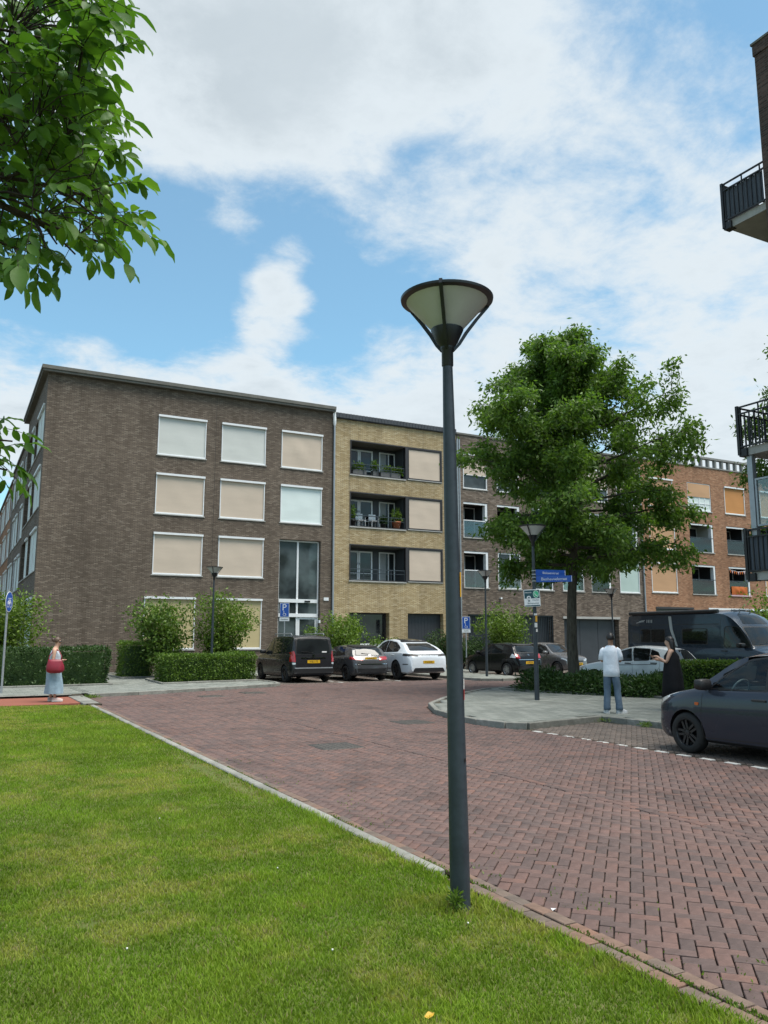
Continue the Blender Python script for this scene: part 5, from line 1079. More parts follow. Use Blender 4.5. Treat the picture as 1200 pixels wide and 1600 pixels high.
c.seam('rear', [(-.55, .70), (-.62, .98)]); c.seam('rear', [(.55, .70), (.62, .98)]); wiper(c, 'rear', (0, 1.05), (.35, 1.08)); emblem(c, 'rear', 1.0, .04); c.seams([(2.3, .35), (2.28, 1.34)]); c.seams([(1.25, .35), (1.3, .96)]); c.handle(2.15, .86); c.handle(3.1, .88); c.mirror(1.45, .98); c.pair('headlight', 'front', [(.4, .66), (.72, .72), (.72, .62), (.45, .58)], m_head)
# --- white coupe-roofed SUV
L = 4.93
zt = [(0, .66), (.06, .86), (.25, .98), (.9, 1.09), (1.25, 1.13), (1.55, 1.32), (2.05, 1.58), (2.4, 1.655), (2.8, 1.67), (3.4, 1.61), (4.0, 1.47), (4.55, 1.22), (4.75, 1.10), (4.88, .96), (4.93, .64)]
zb = [(0, .56), (.12, .80), (.4, .95), (1.2, 1.03), (3.2, 1.09), (4.2, 1.10), (4.6, 1.05), (4.86, .86), (4.93, .56)]
wd = [(0, .66), (.05, .78), (.2, .90), (.6, .975), (1.2, .99), (3.6, .99), (4.2, .985), (4.7, .92), (4.93, .80)]; wr = [(0, .7), (2.4, .70), (4.2, .64), (4.93, .66)]
c = Car('parked_suv', 'white coupe-roofed SUV with black wheels, parked beside the grey hatchback', (17.45, 31.1, 0), R(88), L, zt, zb, wd, wr, p_white, zl=((0, .28), (.3, .25)), wheels=(.95, 3.85), wr_=.385, rim=m_rimb, group=None, wellpad=.055)
c.window([(1.75, 1.10), (2.15, 1.45), (2.6, 1.57), (2.75, 1.57), (2.78, 1.12)]); c.window([(2.88, 1.12), (2.84, 1.57), (3.4, 1.50), (3.95, 1.30), (3.9, 1.15)]); c.screen('front', [(-.75, 1.17), (.75, 1.17), (.58, 1.56), (-.58, 1.56)]); c.screen('rear', [(-.66, 1.20), (.66, 1.20), (.50, 1.46), (-.50, 1.46)], name='rear_window')
c.patch('sunroof', 'top', [(2.35, -.5), (2.35, .5), (3.5, .48), (3.5, -.48)], m_carglass, off=.004); c.patch('light_bar', 'rear', [(-.86, 1.00), (.86, 1.00), (.84, 1.035), (-.84, 1.035)], m_black, off=.012, rr=.01); c.pair('tail_light', 'rear', [(.46, .96), (.88, .98), (.88, 1.06), (.5, 1.04)], m_black, off=.010, rr=.02); c.both('tail_light', [(4.42, .98), (4.80, .96), (4.76, 1.06), (4.45, 1.07)], m_black, off=.008, rr=.02)
c.plate('rear', .73, 'P-618-HK'); c.patch('bumper', 'rear', [(-.74, .34), (.74, .34), (.66, .50), (-.66, .50)], m_black, off=.02, rr=.05); c.both('bumper_vent', [(4.45, .62), (4.78, .63), (4.78, .66), (4.45, .66)], m_black, rr=.01); c.patch('spoiler', 'rear', [(-.58, 1.52), (.58, 1.52), (.56, 1.56), (-.56, 1.56)], m_black, off=.03, rr=.01); c.seams([(2.82, .45), (2.82, 1.58)]); c.seams([(1.55, .45), (1.65, 1.1)]); c.seams([(3.75, .75), (3.9, 1.15)]); c.seams([(1.6, .44), (3.4, .44)], wd=.03)
c.handle(2.6, .98); c.handle(3.55, 1.0); c.mirror(1.85, 1.14); c.both('wheel_arch_trim', [(3.4, .33), (3.52, .33), (3.5, .36), (3.4, .36)], m_black); c.pair('headlight', 'front', [(.5, .80), (.85, .86), (.85, .74), (.55, .70)], m_head)
# --- black hatchback
a = hatch(3.86, 1.73, 1.50, (1.05, 1.0), 1.7, .48, (.14, 1.0), .84, .86, belt=(.93, 1.02))
c = Car('parked_hatchback', 'black hatchback with silver wheels, parked beside the slim lamp', (22.75, 31.0, 0), R(94), 3.86, *a, p_black, wheels=(.78, 3.23), wr_=.305, group=None)
c.window([(1.25, .98), (1.6, 1.26), (2.0, 1.40), (2.1, 1.0)]); c.window([(2.2, 1.0), (2.12, 1.41), (2.85, 1.37), (2.95, 1.05)]); c.screen('front', [(-.66, 1.03), (.66, 1.03), (.54, 1.40), (-.54, 1.40)]); c.screen('rear', [(-.60, 1.06), (.60, 1.06), (.52, 1.34), (-.52, 1.34)], name='rear_window')
c.pair('tail_light', 'rear', [(.52, .80), (.74, .82), (.74, 1.00), (.56, .98)], m_tail, off=.012, rr=.03); c.both('tail_light', [(3.45, .84), (3.74, .82), (3.72, .94), (3.55, 1.0)], m_head, off=.012, rr=.03); c.plate('rear', .62, 'L-972-FX'); c.patch('bumper', 'rear', [(-.68, .34), (.68, .34), (.70, .48), (-.70, .48)], m_black, off=.02); c.patch('bumper_strip', 'rear', [(-.62, .74), (.62, .74), (.62, .76), (-.62, .76)], m_chrome, off=.012, rr=.008); wiper(c, 'rear', (0, 1.08), (.35, 1.11))
emblem(c, 'rear', .95, .045); c.seams([(2.15, .35), (2.14, 1.4)]); c.seams([(1.15, .35), (1.2, .98)]); c.handle(2.0, .88); c.mirror(1.35, 1.0); c.patch('spoiler', 'rear', [(-.55, 1.36), (.55, 1.36), (.52, 1.41), (-.52, 1.41)], m_black, off=.03, rr=.02)
# --- silver grey small car, nose towards us
a = hatch(3.6, 1.6, 1.48, (.92, .98), 1.6, .42, (.12, .98), .86, .86, belt=(.92, 1.0))
c = Car('parked_hatchback', 'silver grey small car parked nose out behind the tree trunk', (26.1, 31.6, 0), R(-82), 3.6, *a, p_silver, wheels=(.68, 3.08), wr_=.29, group=None)
c.screen('front', [(-.62, 1.02), (.62, 1.02), (.51, 1.39), (-.51, 1.39)]); c.window([(1.15, .96), (1.5, 1.27), (1.95, 1.39), (2.0, .98)]); c.window([(2.1, .98), (2.05, 1.39), (2.7, 1.35), (2.8, 1.02)]); c.screen('rear', [(-.58, 1.04), (.58, 1.04), (.5, 1.32), (-.5, 1.32)], name='rear_window')
c.pair('headlight', 'front', [(.34, .66), (.64, .76), (.66, .66), (.40, .60)], m_head, off=.012, rr=.03); c.patch('grille', 'front', [(-.32, .58), (.32, .58), (.30, .64), (-.30, .64)], m_black, off=.01, rr=.02); c.patch('lower_grille', 'front', [(-.46, .30), (.46, .30), (.42, .46), (-.42, .46)], m_black, off=.012, rr=.05); c.plate('front', .49, 'K-305-RB'); c.pair('fog_light', 'front', [(.50, .34), (.58, .36), (.58, .44), (.52, .42)], m_head); emblem(c, 'front', .70, .035)
c.seams([(2.02, .33), (2.02, 1.4)]); c.seams([(1.02, .33), (1.08, .95)]); c.handle(1.9, .86); c.mirror(1.28, .98); wiper(c, 'front', (.1, 1.05), (.5, 1.12)); wiper(c, 'front', (-.4, 1.05), (.0, 1.14)); c.both('headlight', [(.12, .62), (.42, .72), (.40, .78), (.15, .70)], m_head, off=.01)
# --- pale silver five-door, side on
a = hatch(3.97, 1.74, 1.46, (1.1, .96), 1.85, .52, (.14, .98), .80, .86, belt=(.90, 1.0))
c = Car('parked_hatchback', 'pale silver five-door hatchback behind the low shrubs and the woman in black', (20.95, 20.75, 0), R(107), 3.97, *a, p_pale, wheels=(.80, 3.32), wr_=.305, group=None)
c.window([(1.3, .95), (1.72, 1.24), (2.12, 1.36), (2.2, .97)]); c.window([(2.3, .975), (2.24, 1.37), (2.8, 1.34), (2.82, 1.0)]); c.window([(2.88, 1.01), (2.87, 1.33), (3.1, 1.24), (3.2, 1.08)]); c.screen('front', [(-.66, 1.0), (.66, 1.0), (.54, 1.36), (-.54, 1.36)]); c.screen('rear', [(-.62, 1.03), (.62, 1.03), (.52, 1.32), (-.52, 1.32)], name='rear_window')
c.both('tail_light', [(3.52, .86), (3.84, .84), (3.82, .98), (3.58, .96)], m_tail, off=.012); c.pair('tail_light', 'rear', [(.5, .82), (.74, .84), (.74, .98), (.55, .97)], m_tail, off=.012); c.plate('rear', .70, 'T-440-PD'); c.seams([(2.25, .35), (2.22, 1.36)]); c.seams([(1.2, .35), (1.25, .95)]); c.seams([(3.05, .55), (3.2, .8), (3.22, 1.0)]); c.seams([(1.3, .80), (3.1, .86)], wd=.02); c.handle(2.08, .88, m_black); c.handle(3.0, .90, m_black); c.mirror(1.42, .97, m_black)
c.both('headlight', [(.1, .62), (.48, .72), (.45, .78), (.12, .68)], m_head, off=.01); c.both('sill', [(.95, .22), (2.9, .22), (2.9, .28), (.95, .28)], m_black)
# --- camper van
L = 6.36
zt = [(0, .75), (.06, 1.02), (.3, 1.16), (.75, 1.27), (.98, 1.36), (1.25, 1.75), (1.55, 2.14), (1.85, 2.44), (2.15, 2.57), (2.6, 2.61), (5.9, 2.61), (6.22, 2.58), (6.31, 2.40), (6.345, 1.2), (6.36, .75)]
zb = [(0, .62), (.1, .88), (.4, 1.04), (1.0, 1.22), (1.6, 1.3), (5.9, 1.3), (6.3, 1.25), (6.36, .65)]
wd = [(0, .72), (.06, .85), (.3, .96), (.9, 1.015), (5.9, 1.025), (6.25, 1.01), (6.36, .95)]; wr = [(0, .78), (1.4, .82), (2.2, .90), (6.36, .91)]
c = Car('camper_van', 'slate blue camper van with rolled awning behind the pale silver hatchback', (24.9, 20.75, 0), R(-90), L, zt, zb, wd, wr, p_camper, zl=((0, .30), (.4, .28)), crown=.12, wheels=(.95, 4.98), wr_=.35, group=None, cat='camper van')
c.window([(1.12, 1.36), (1.48, 1.86), (1.62, 2.02), (2.02, 2.02), (2.08, 1.36)], rr=.10); c.screen('front', [(-.82, 1.42), (.82, 1.42), (.72, 2.00), (-.72, 2.00)], glass=m_carglass); c.patch('skylight', 'front', [(-.62, 2.12), (.62, 2.12), (.50, 2.42), (-.50, 2.42)], m_carglass, off=.006)
c.window([(2.75, 1.45), (2.75, 1.95), (3.75, 1.95), (3.75, 1.45)], rr=.06); c.window([(4.55, 1.50), (4.55, 1.95), (5.15, 1.95), (5.15, 1.50)], rr=.06); c.window([(5.2, 1.50), (5.2, 1.95), (5.65, 1.95), (5.65, 1.50)], rr=.06)
m_stripe = plain('silver_stripe', (0.45, 0.48, 0.50), .3, .05, bump=0); c.both('decor_stripe', [(4.25, 2.42), (4.38, 2.42), (4.30, 1.95), (4.05, 1.35), (3.97, 1.35), (4.18, 1.95)], m_stripe, rr=.02, off=.005)
c.seams([(2.2, .5), (2.2, 2.3)]); c.seams([(3.95, .5), (3.95, 2.3)]); c.seams([(2.25, 2.12), (6.1, 2.12)], wd=.02); c.seams([(1.05, .45), (1.1, 1.3)]); c.handle(2.05, 1.22, m_black); c.pair('headlight', 'front', [(.55, .95), (.86, 1.1), (.88, .92), (.6, .84)], m_head, off=.01); c.both('headlight', [(.15, .92), (.5, 1.06), (.5, 1.16), (.2, 1.05)], m_head, off=.01); c.patch('grille', 'front', [(-.5, .78), (.5, .78), (.5, .92), (-.5, .92)], m_black, off=.012); c.patch('bumper', 'front', [(-.8, .36), (.8, .36), (.8, .62), (-.8, .62)], m_black, off=.02); c.plate('front', .66, 'R-573-VJ')
c.mirror(1.3, 1.38, m_black, .17); wiper(c, 'front', (.1, 1.44), (.6, 1.52)); wiper(c, 'front', (-.5, 1.44), (.05, 1.52))
MB().tube([(.95, -.98, 2.55), (-2.95, -.98, 2.55)], .07, 10).build('awning', m_black, c.th, True, 40); rk = MB()
for x_ in (.95, 1.05, 1.25): rk.tube([(x_, -.3, 2.50), (x_, -.3, 2.60), (x_-.05, .3, 2.60), (x_-.05, .3, 2.50)], .025, 6)
rk.build('roof_vent', m_galv, c.th, True); MB().cbox(-.6, .1, -.35, .35, 2.52, 2.60, .03).build('roof_hatch', m_white, c.th, True)
for k, (q0, q1) in enumerate(((5.86, 5.50), (5.74, 5.46))): c.seams([(q0, 2.20+k*.05), ((q0+q1)/2, 2.235+k*.045), (q1, 2.25+k*.04)], wd=.022, m=m_stripe, name='decor_swoosh', off=.004)
for k in range(4): c.seams([(5.36-k*.075, 2.20), (5.36-k*.075, 2.31)], wd=.03, m=m_stripe, name='decor_bar', off=.004)
c.th.scale = (1.08, 1.05, 1.04)
# --- slate grey small hatchback beside us; its glass is clear and it has an interior
a = hatch(3.6, 1.62, 1.55, (.86, 1.02), 1.62, .42, (.12, 1.0), .86, .90, nose=.58, belt=(.93, 1.02), pk=2.2)
w1 = [(1.16, 1.00), (1.40, 1.20), (1.78, 1.41), (2.10, 1.455), (2.12, 1.01)]; w2 = [(2.22, 1.015), (2.20, 1.46), (2.75, 1.43), (2.9, 1.06)]; wf = [(-.66, 1.06), (.66, 1.06), (.52, 1.45), (-.52, 1.45)]; wb_ = [(-.58, 1.08), (.58, 1.08), (.5, 1.38), (-.5, 1.38)]
c = Car('parked_hatchback', 'slate grey small hatchback with black wheels parked in the marked bay', (10.88, 7.95, 0), R(90), 3.6, *a, p_cel, wheels=(.70, 3.08), wr_=.30, rim=m_rimb, see={'side': [w1, w2], 'front': wf, 'rear': wb_}, group=None)
m_tintc = clear_glass('car_side_glass', (0.66, 0.76, 0.74), 0.0)
for p in (w1, w2):
    m_clear_keep = m_clear; m_clear = m_tintc; c.window(p, m_tintc); m_clear = m_clear_keep
m_clear_keep = m_clear; m_clear = m_tintc; c.screen('front', wf, m_tintc); c.screen('rear', wb_, m_tintc, name='rear_window'); m_clear = m_clear_keep
MB().box(-1.3, .75, -.68, .68, .30, .42).build('cabin_floor', m_interior, c.th, True); MB().cbox(.55, .95, -.66, .66, .62, .98, .08).build('dashboard', m_interior, c.th, True); MB().box(.93, 1.0, -.66, .66, .35, .95).build('bulkhead', m_interior, c.th, True)
m_seat = fabric('seat_cloth', (0.24, 0.25, 0.25))
for (x_, ys) in ((-.10, (-.36, .36)), (-.95, (-.36, .36))):
    for y_ in ys:
        st = MB().cbox(x_-.22, x_+.28, y_-.24, y_+.24, .42, .60, .05).build('seat', m_seat, c.th, True); MB().cbox(-.06, .06, -.23, .23, 0, .58, .05).xf(Matrix.Translation((x_-.24, y_, .56)) @ Matrix.Rotation(R(-14), 4, 'Y')).build('backrest', m_seat, st, True); MB().cbox(-.045, .045, -.12, .12, 0, .2, .04).xf(Matrix.Translation((x_-.40, y_, 1.16))).build('headrest', m_seat, st, True)
sw = MB()
sw.tube([(0, .185*math.cos(q*math.pi/12), .185*math.sin(q*math.pi/12)) for q in range(25)], .016, 8, False); sw.box(-.01, .01, -.18, .18, -.02, .02); sw.box(-.01, .01, -.02, .02, -.18, 0); sw.xf(Matrix.Translation((.43, .36, .95)) @ Matrix.Rotation(R(-24), 4, 'Y')).build('steering_wheel', m_galv, c.th, True, 40)
c.seams([(1.02, .26), (1.0, .55), (1.04, .90), (1.12, 1.0)]); c.seams([(2.17, .26), (2.18, 1.02)]); c.seams([(1.03, .265), (3.0, .30)], wd=.012); c.seams([(2.72, .55), (2.95, .8), (2.98, 1.0)]); c.handle(2.02, .865, m_black); c.handle(2.85, .885, m_black); c.mirror(1.14, 1.02, m_black, .13)
for g in (1, -1): c.patch('side_indicator', 'side', [(.90, .73), (.97, .73), (.97, .775), (.90, .775)], m_amber, sg=g, rr=.02, off=.01)
c.both('headlight', [(.10, .66), (.34, .80), (.42, .90), (.34, .89), (.12, .76)], m_head, off=.008, rr=.02); c.pair('headlight', 'front', [(.38, .66), (.64, .74), (.64, .80), (.42, .76)], m_head, off=.01); c.patch('grille', 'front', [(-.42, .56), (.42, .56), (.38, .66), (-.38, .66)], m_black, off=.01); c.patch('lower_grille', 'front', [(-.5, .30), (.5, .30), (.45, .44), (-.45, .44)], m_black, off=.012); c.plate('front', .50, 'N-214-BT'); c.both('door_sill', [(1.05, .20), (2.7, .21), (2.7, .245), (1.05, .235)], m_black, rr=.01)
wiper(c, 'front', (.1, 1.07), (.55, 1.14)); wiper(c, 'front', (-.45, 1.07), (.02, 1.16)); c.pair('tail_light', 'rear', [(.5, .82), (.68, .84), (.68, 1.1), (.56, 1.1)], m_tail, off=.012)
# ================================================================ trees and shrubs
def grow_tree(base, H, r0, z0, env, nlimb, seed, lean=(0, 0), sub=8, ntw=5, upang=(5, 55), leader=0.97):
    """trunk and limbs (tubes) and the twig points that carry leaves"""
    rs = random.Random(seed); B = Vector(base); wood = MB(); tips = []
    tp = lambda z: B+Vector((lean[0]*z+.10*math.sin(z*.7+seed), lean[1]*z+.08*math.cos(z*.9+seed)-.08*math.cos(seed), z))
    zs = [0, .15, .5, 1.5, 3, 4.5, 6, 7.5, 9, 10.5, 12, 13.5]; zs = [z for z in zs if z < H*leader]+[H*leader]
    rad = lambda z: max(r0*(1-z/H)**.8*(1+.35*math.exp(-z*5)), .015)
    wood.tube([tp(z) for z in zs], [rad(z) for z in zs], 12)
    trunk = wood; limbs = MB()
    for i in range(nlimb):
        f = (i+.5)/nlimb; z = z0+(H*.95-z0)*f**.9; a = i*2.39996+rs.uniform(-.5, .5)
        L = env(z/H, a)*rs.uniform(.74, 1.02); up_ = R(upang[0]+(upang[1]-upang[0])*f**1.3+rs.uniform(-10, 12))
        d = Vector((math.cos(a)*math.cos(up_), math.sin(a)*math.cos(up_), math.sin(up_))); p = tp(z); pts = [p.copy()]; ns = 7
        for k in range(ns):
            d = (d+Vector((rs.uniform(-.16, .16), rs.uniform(-.16, .16), rs.uniform(-.12, .08)))).normalized(); p = p+d*L/ns; pts.append(p.copy())
        rb = max(rad(z)*.42, .02); limbs.tube(pts, [rb*(1-.9*k/ns)+.006 for k in range(ns+1)], 7)
        for s in range(sub):
            q = .20+.80*(s+rs.random())/sub; k = min(int(q*ns), ns-1); b = pts[k].lerp(pts[k+1], q*ns-k); tg = (pts[k+1]-pts[k]).normalized()
            sd_ = Vector((rs.uniform(-1, 1), rs.uniform(-1, 1), rs.uniform(-.55, .65))); dd = (tg*.55+sd_).normalized(); l2 = L*rs.uniform(.16, .34)*(1.25-q*.55)+.15; pp = [b]; c = b.copy()
            for k2 in range(4): dd = (dd+Vector((rs.uniform(-.25, .25), rs.uniform(-.25, .25), -.10))).normalized(); c = c+dd*l2/4; pp.append(c.copy())
            limbs.tube(pp, [.014, .011, .008, .006, .004], 4, False)
            for e in range(ntw):
                w = rs.uniform(.3, 1.0); k3 = min(int(w*4), 3); o = pp[k3].lerp(pp[k3+1], w*4-k3); tips.append((o, dd))
        tips += [(pts[-1], d), (pts[-2], d)]
    for z in np.linspace(H*.85, H*leader, 6): tips.append((tp(z), Vector((0, 0, 1))))
    return trunk, limbs, tips
def tip_leaves(tips, per, spread, size, seed, droop=.55, aspect=.42, drp=.12):
    rs = np.random.RandomState(seed); P = np.array([t_[0] for t_ in tips]); Dd = np.array([t_[1] for t_ in tips]); n = len(P)*per; idx = np.repeat(np.arange(len(P)), per)
    off = rs.normal(size=(n, 3))*spread*np.array([1, 1, .75]); off[:, 2] -= np.abs(rs.normal(size=n))*drp
    def fn(N, rs2): return P[idx]+off, Dd[idx]*.5
    return leaf_cloud(n, fn, size, droop, seed+1, aspect)
def tree(name, label, base, H, r0, z0, env, nlimb, seed, lm, per=26, spread=.24, size=.15, **k):
    th = thing(name, label, 'tree', base); tr, li, tips = grow_tree(base, H, r0, z0, env, nlimb, seed, **k); tr.build('trunk', m_bark, th, smooth=True); li.build('branches', m_bark, th, smooth=True)
    V, F_ = tip_leaves(tips, per, spread, size, seed); link('crown', np_mesh('crown', V, F_), lm, th); return len(F_)
prof = pchip([(0, .5), (.30, 2.6), (.38, 3.5), (.48, 3.9), (.58, 4.0), (.70, 3.5), (.80, 2.5), (.90, 1.45), (1, .55)])
def env1(h, a): return prof(h)*(1+.05*math.cos(a+.5)+.09*math.sin(3*a+1.3+h*7))
tree('shade_tree', 'big leafy street tree with broad irregular crown on the planted corner', (17.85, 20.3, 0.08), 11.7, .19, 3.7, env1, 58, 23, m_leaf_tree, per=30, spread=.165, size=.155, lean=(-.004, 0), sub=10, ntw=6, upang=(4, 50))
def env2(h, a): return 1.3+1.3*math.sin(math.pi*min(max((h-.25)/.75, 0), 1))
tree('shade_tree', 'leafy tree mostly hidden behind the steel balconies', (24.4, 15.7, 0.0), 11.2, .15, 4.6, env2, 20, 9, m_leaf_tree, per=34, spread=.20, size=.145)
def box_fn(x0, x1, y0, y1, z0, z1, wob=.06, sides=True):
    def fn(N, rs):
        ar = [(x1-x0)*(y1-y0)*1.2, (x1-x0)*(z1-z0), (x1-x0)*(z1-z0)*.6, (y1-y0)*(z1-z0), (y1-y0)*(z1-z0)]; f = rs.choice(5, N, p=np.array(ar)/sum(ar)); u, v = rs.rand(N), rs.rand(N); p = np.zeros((N, 3)); n = np.zeros((N, 3))
        X, Y, Z = x0+(x1-x0)*u, y0+(y1-y0)*v, z0+(z1-z0)*v
        for k in range(5):
            q = f == k
            if k == 0: p[q] = np.stack([X, Y, np.full(N, z1)], 1)[q]; n[q] = (0, 0, 1)
            elif k in (1, 2): p[q] = np.stack([X, np.full(N, y0 if k == 1 else y1), Z], 1)[q]; n[q] = (0, -1 if k == 1 else 1, 0)
            else: p[q] = np.stack([np.full(N, x0 if k == 3 else x1), y0+(y1-y0)*u, Z], 1)[q]; n[q] = (-1 if k == 3 else 1, 0, 0)
        w = vnoise(p[:, 0]+p[:, 1]*.7, p[:, 2]*1.3+p[:, 1]*.5, .45, 21)-.5
        return p+n*(w[:, None]*wob*2.4+rs.normal(size=(N, 1))*wob*.5)-n*wob*.4, n
    return fn
def hedge(label, x0, x1, y0, y1, z0, z1, N, lm, seed, size=.075, rot=0.0, wob=.06, name='hedge', cat='hedge'):
    c = ((x0+x1)/2, (y0+y1)/2, z0); th = thing(name, label, cat, c); hx, hy = (x1-x0)/2, (y1-y0)/2; M = Matrix.Translation(c) @ Matrix.Rotation(rot, 4, 'Z')
    MB().box(-hx+.13, hx-.13, -hy+.13, hy-.13, -.02, z1-z0-.13).xf(M).build('dark_core', m_leaf_dark, th)  # solid dark core box added behind the leaves, no modelled twigs
    V, F_ = leaf_cloud(N, box_fn(-hx, hx, -hy, hy, .03, z1-z0, wob), size, .05, seed, .55); me = np_mesh('foliage', V, F_); me.transform(M); link('foliage', me, lm, th)
hedge('neatly trimmed low green hedge beside the dark grey van', 6.95, 10.35, 29.75, 31.2, .1, 1.08, 15000, m_leaf_hedge, 31, rot=R(8))
hedge('small dark clipped hedge in front of the dark brown wall', 6.3, 7.5, 34.2, 35.6, .1, 1.5, 5000, m_leaf_hedge, 32)
hedge('long clipped dark hedge behind the woman with the red bag', -6.0, 5.0, 29.7, 31.6, .1, 1.32, 26000, m_leaf_dark, 33, rot=R(2), size=.085)
hedge('clipped hedge beside the woman in black', 17.7, 20.2, 15.2, 16.1, .1, 1.1, 12000, m_leaf_hedge, 34, rot=R(-32), size=.065)
def ground_shrub(label, pts, h, wd_, N, lm, seed, size=.13):
    th = thing('low_shrub', label, 'shrub', (pts[0][0], pts[0][1], .1)); P = np.array(pts, float)
    def fn(N, rs):
        t_ = rs.rand(N)*(len(P)-1); i = t_.astype(int).clip(0, len(P)-2); f = (t_-i)[:, None]; c = P[i]*(1-f)+P[i+1]*f; a = rs.rand(N)*np.pi; r_ = .55+.45*rs.rand(N)
        nn = np.array([P[-1][1]-P[0][1], -(P[-1][0]-P[0][0])]); nn /= np.linalg.norm(nn); hh = h*(.65+.6*vnoise(c[:, 0], c[:, 1], .7, seed)); o = np.cos(a)*wd_*r_
        p = np.stack([c[:, 0]+nn[0]*o, c[:, 1]+nn[1]*o, .1+np.sin(a)*hh*r_], 1); n = np.stack([nn[0]*np.cos(a), nn[1]*np.cos(a), np.sin(a)], 1); return p+rs.normal(size=p.shape)*.05, n
    V, F_ = leaf_cloud(N, fn, size, .1, seed, .3); link('foliage', np_mesh('foliage', V, F_), lm, th)
    m = MB()
    for k in range(30):
        i = rnd.randrange(len(pts)-1); f = rnd.random(); c = Vector(pts[i]).lerp(Vector(pts[i+1]), f); m.tube([(c.x, c.y, .08), (c.x+rnd.uniform(-.3, .3), c.y+rnd.uniform(-.3, .3), h*.7)], .01, 4)
    m.build('stems', m_twig, th)
ground_shrub('spreading dark evergreen shrub round the foot of the big tree', [(16.3, 20.9), (16.9, 19.2), (17.5, 17.6), (17.9, 16.7)], .56, .85, 17000, m_leaf_dark, 41)
ground_shrub('dark evergreen ground cover between the big tree and the pale silver car', [(17.9, 21.5), (18.5, 19.5), (18.9, 17.5)], .45, .6, 8000, m_leaf_dark, 42)
def shrub(label, base, H, rx, N, lm, seed, nst=9, size=.12, bare=0, ball=.55):
    th = thing('shrub', label, 'shrub', base); rs = random.Random(seed); m = MB(); tips = []; B = Vector(base)
    for k in range(nst):
        a = rs.uniform(0, 6.28); l = H*rs.uniform(.6, 1.0); sp = rx*rs.uniform(.2, .95); pts = [B+Vector((math.cos(a)*sp*f**1.3+rs.uniform(-.05, .05), math.sin(a)*sp*f**1.3+rs.uniform(-.05, .05), l*f)) for f in (0, .25, .5, .75, 1)]
        m.tube(pts, [.025, .018, .013, .009, .004], 5)
        for q in range(12):
            f = rs.uniform(.3, 1.0); i = min(int(f*4), 3); o = pts[i].lerp(pts[i+1], f*4-i); dd = Vector((rs.uniform(-1, 1), rs.uniform(-1, 1), rs.uniform(-.1, .9))).normalized(); e = o+dd*rs.uniform(.1, .38)*rx; m.tube([o, e], [.006, .003], 4, False); tips.append((e, dd)); tips.append((o.lerp(e, .5), dd))
    m.build('stems', m_twig, th); per = max(1, N//len(tips)); V, F_ = tip_leaves(tips, per, .13*max(rx, .6), size, seed, .05, .5, .02); link('foliage', np_mesh('foliage', V, F_), lm, th)
shrub('pale flowering green shrub left of the lamp by the tan screens', (7.9, 33.4, .1), 3.2, 1.55, 7000, m_leaf_hedge, 51, 12, .13)
shrub('bright green upright shrub behind the trimmed hedge near the van', (9.75, 33.0, .1), 3.4, 1.5, 8500, m_leaf_shrub, 52, 15, .12)
shrub('yellow green shrub growing against the dark corner wall by the cycle sign', (1.6, 33.2, .1), 3.4, 2.2, 9500, m_leaf_shrub, 53, 18, .13)
shrub('yellow green shrub behind the long hedge and the cycle sign', (-1.2, 33.0, .1), 3.2, 1.8, 6000, m_leaf_shrub, 54, 12, .13)
shrub('bright green bush between the van and the yellow building', (17.0, 35.6, .1), 2.7, 1.4, 7000, m_leaf_shrub, 55, 14, .13)
shrub('dark green bush at the foot of the downpipe behind the van', (15.7, 36.4, .1), 2.0, 1.1, 4500, m_leaf_hedge, 56, 11, .12)
shrub('low bush in front of the slatted garage of the yellow building', (18.6, 35.4, .1), 1.5, 1.2, 3500, m_leaf_hedge, 57, 9, .12)
shrub('grassy bush at the right garage door of the yellow building', (23.3, 36.8, .1), 1.9, .9, 2600, m_leaf_dark, 58, 9, .12)
shrub('rounded bright green bush before the barred gate', (26.3, 35.4, .1), 3.1, 1.7, 8000, m_leaf_shrub, 59, 16, .13)
shrub('dark bush behind the parking sign of the brown building', (23.9, 36.0, .1), 1.7, 1.3, 4500, m_leaf_dark, 60, 10, .12)
shrub('sunlit green bush beyond the camper van', (33.0, 23.0, .0), 3.3, 2.6, 8000, m_leaf_shrub, 61, 14, .16)
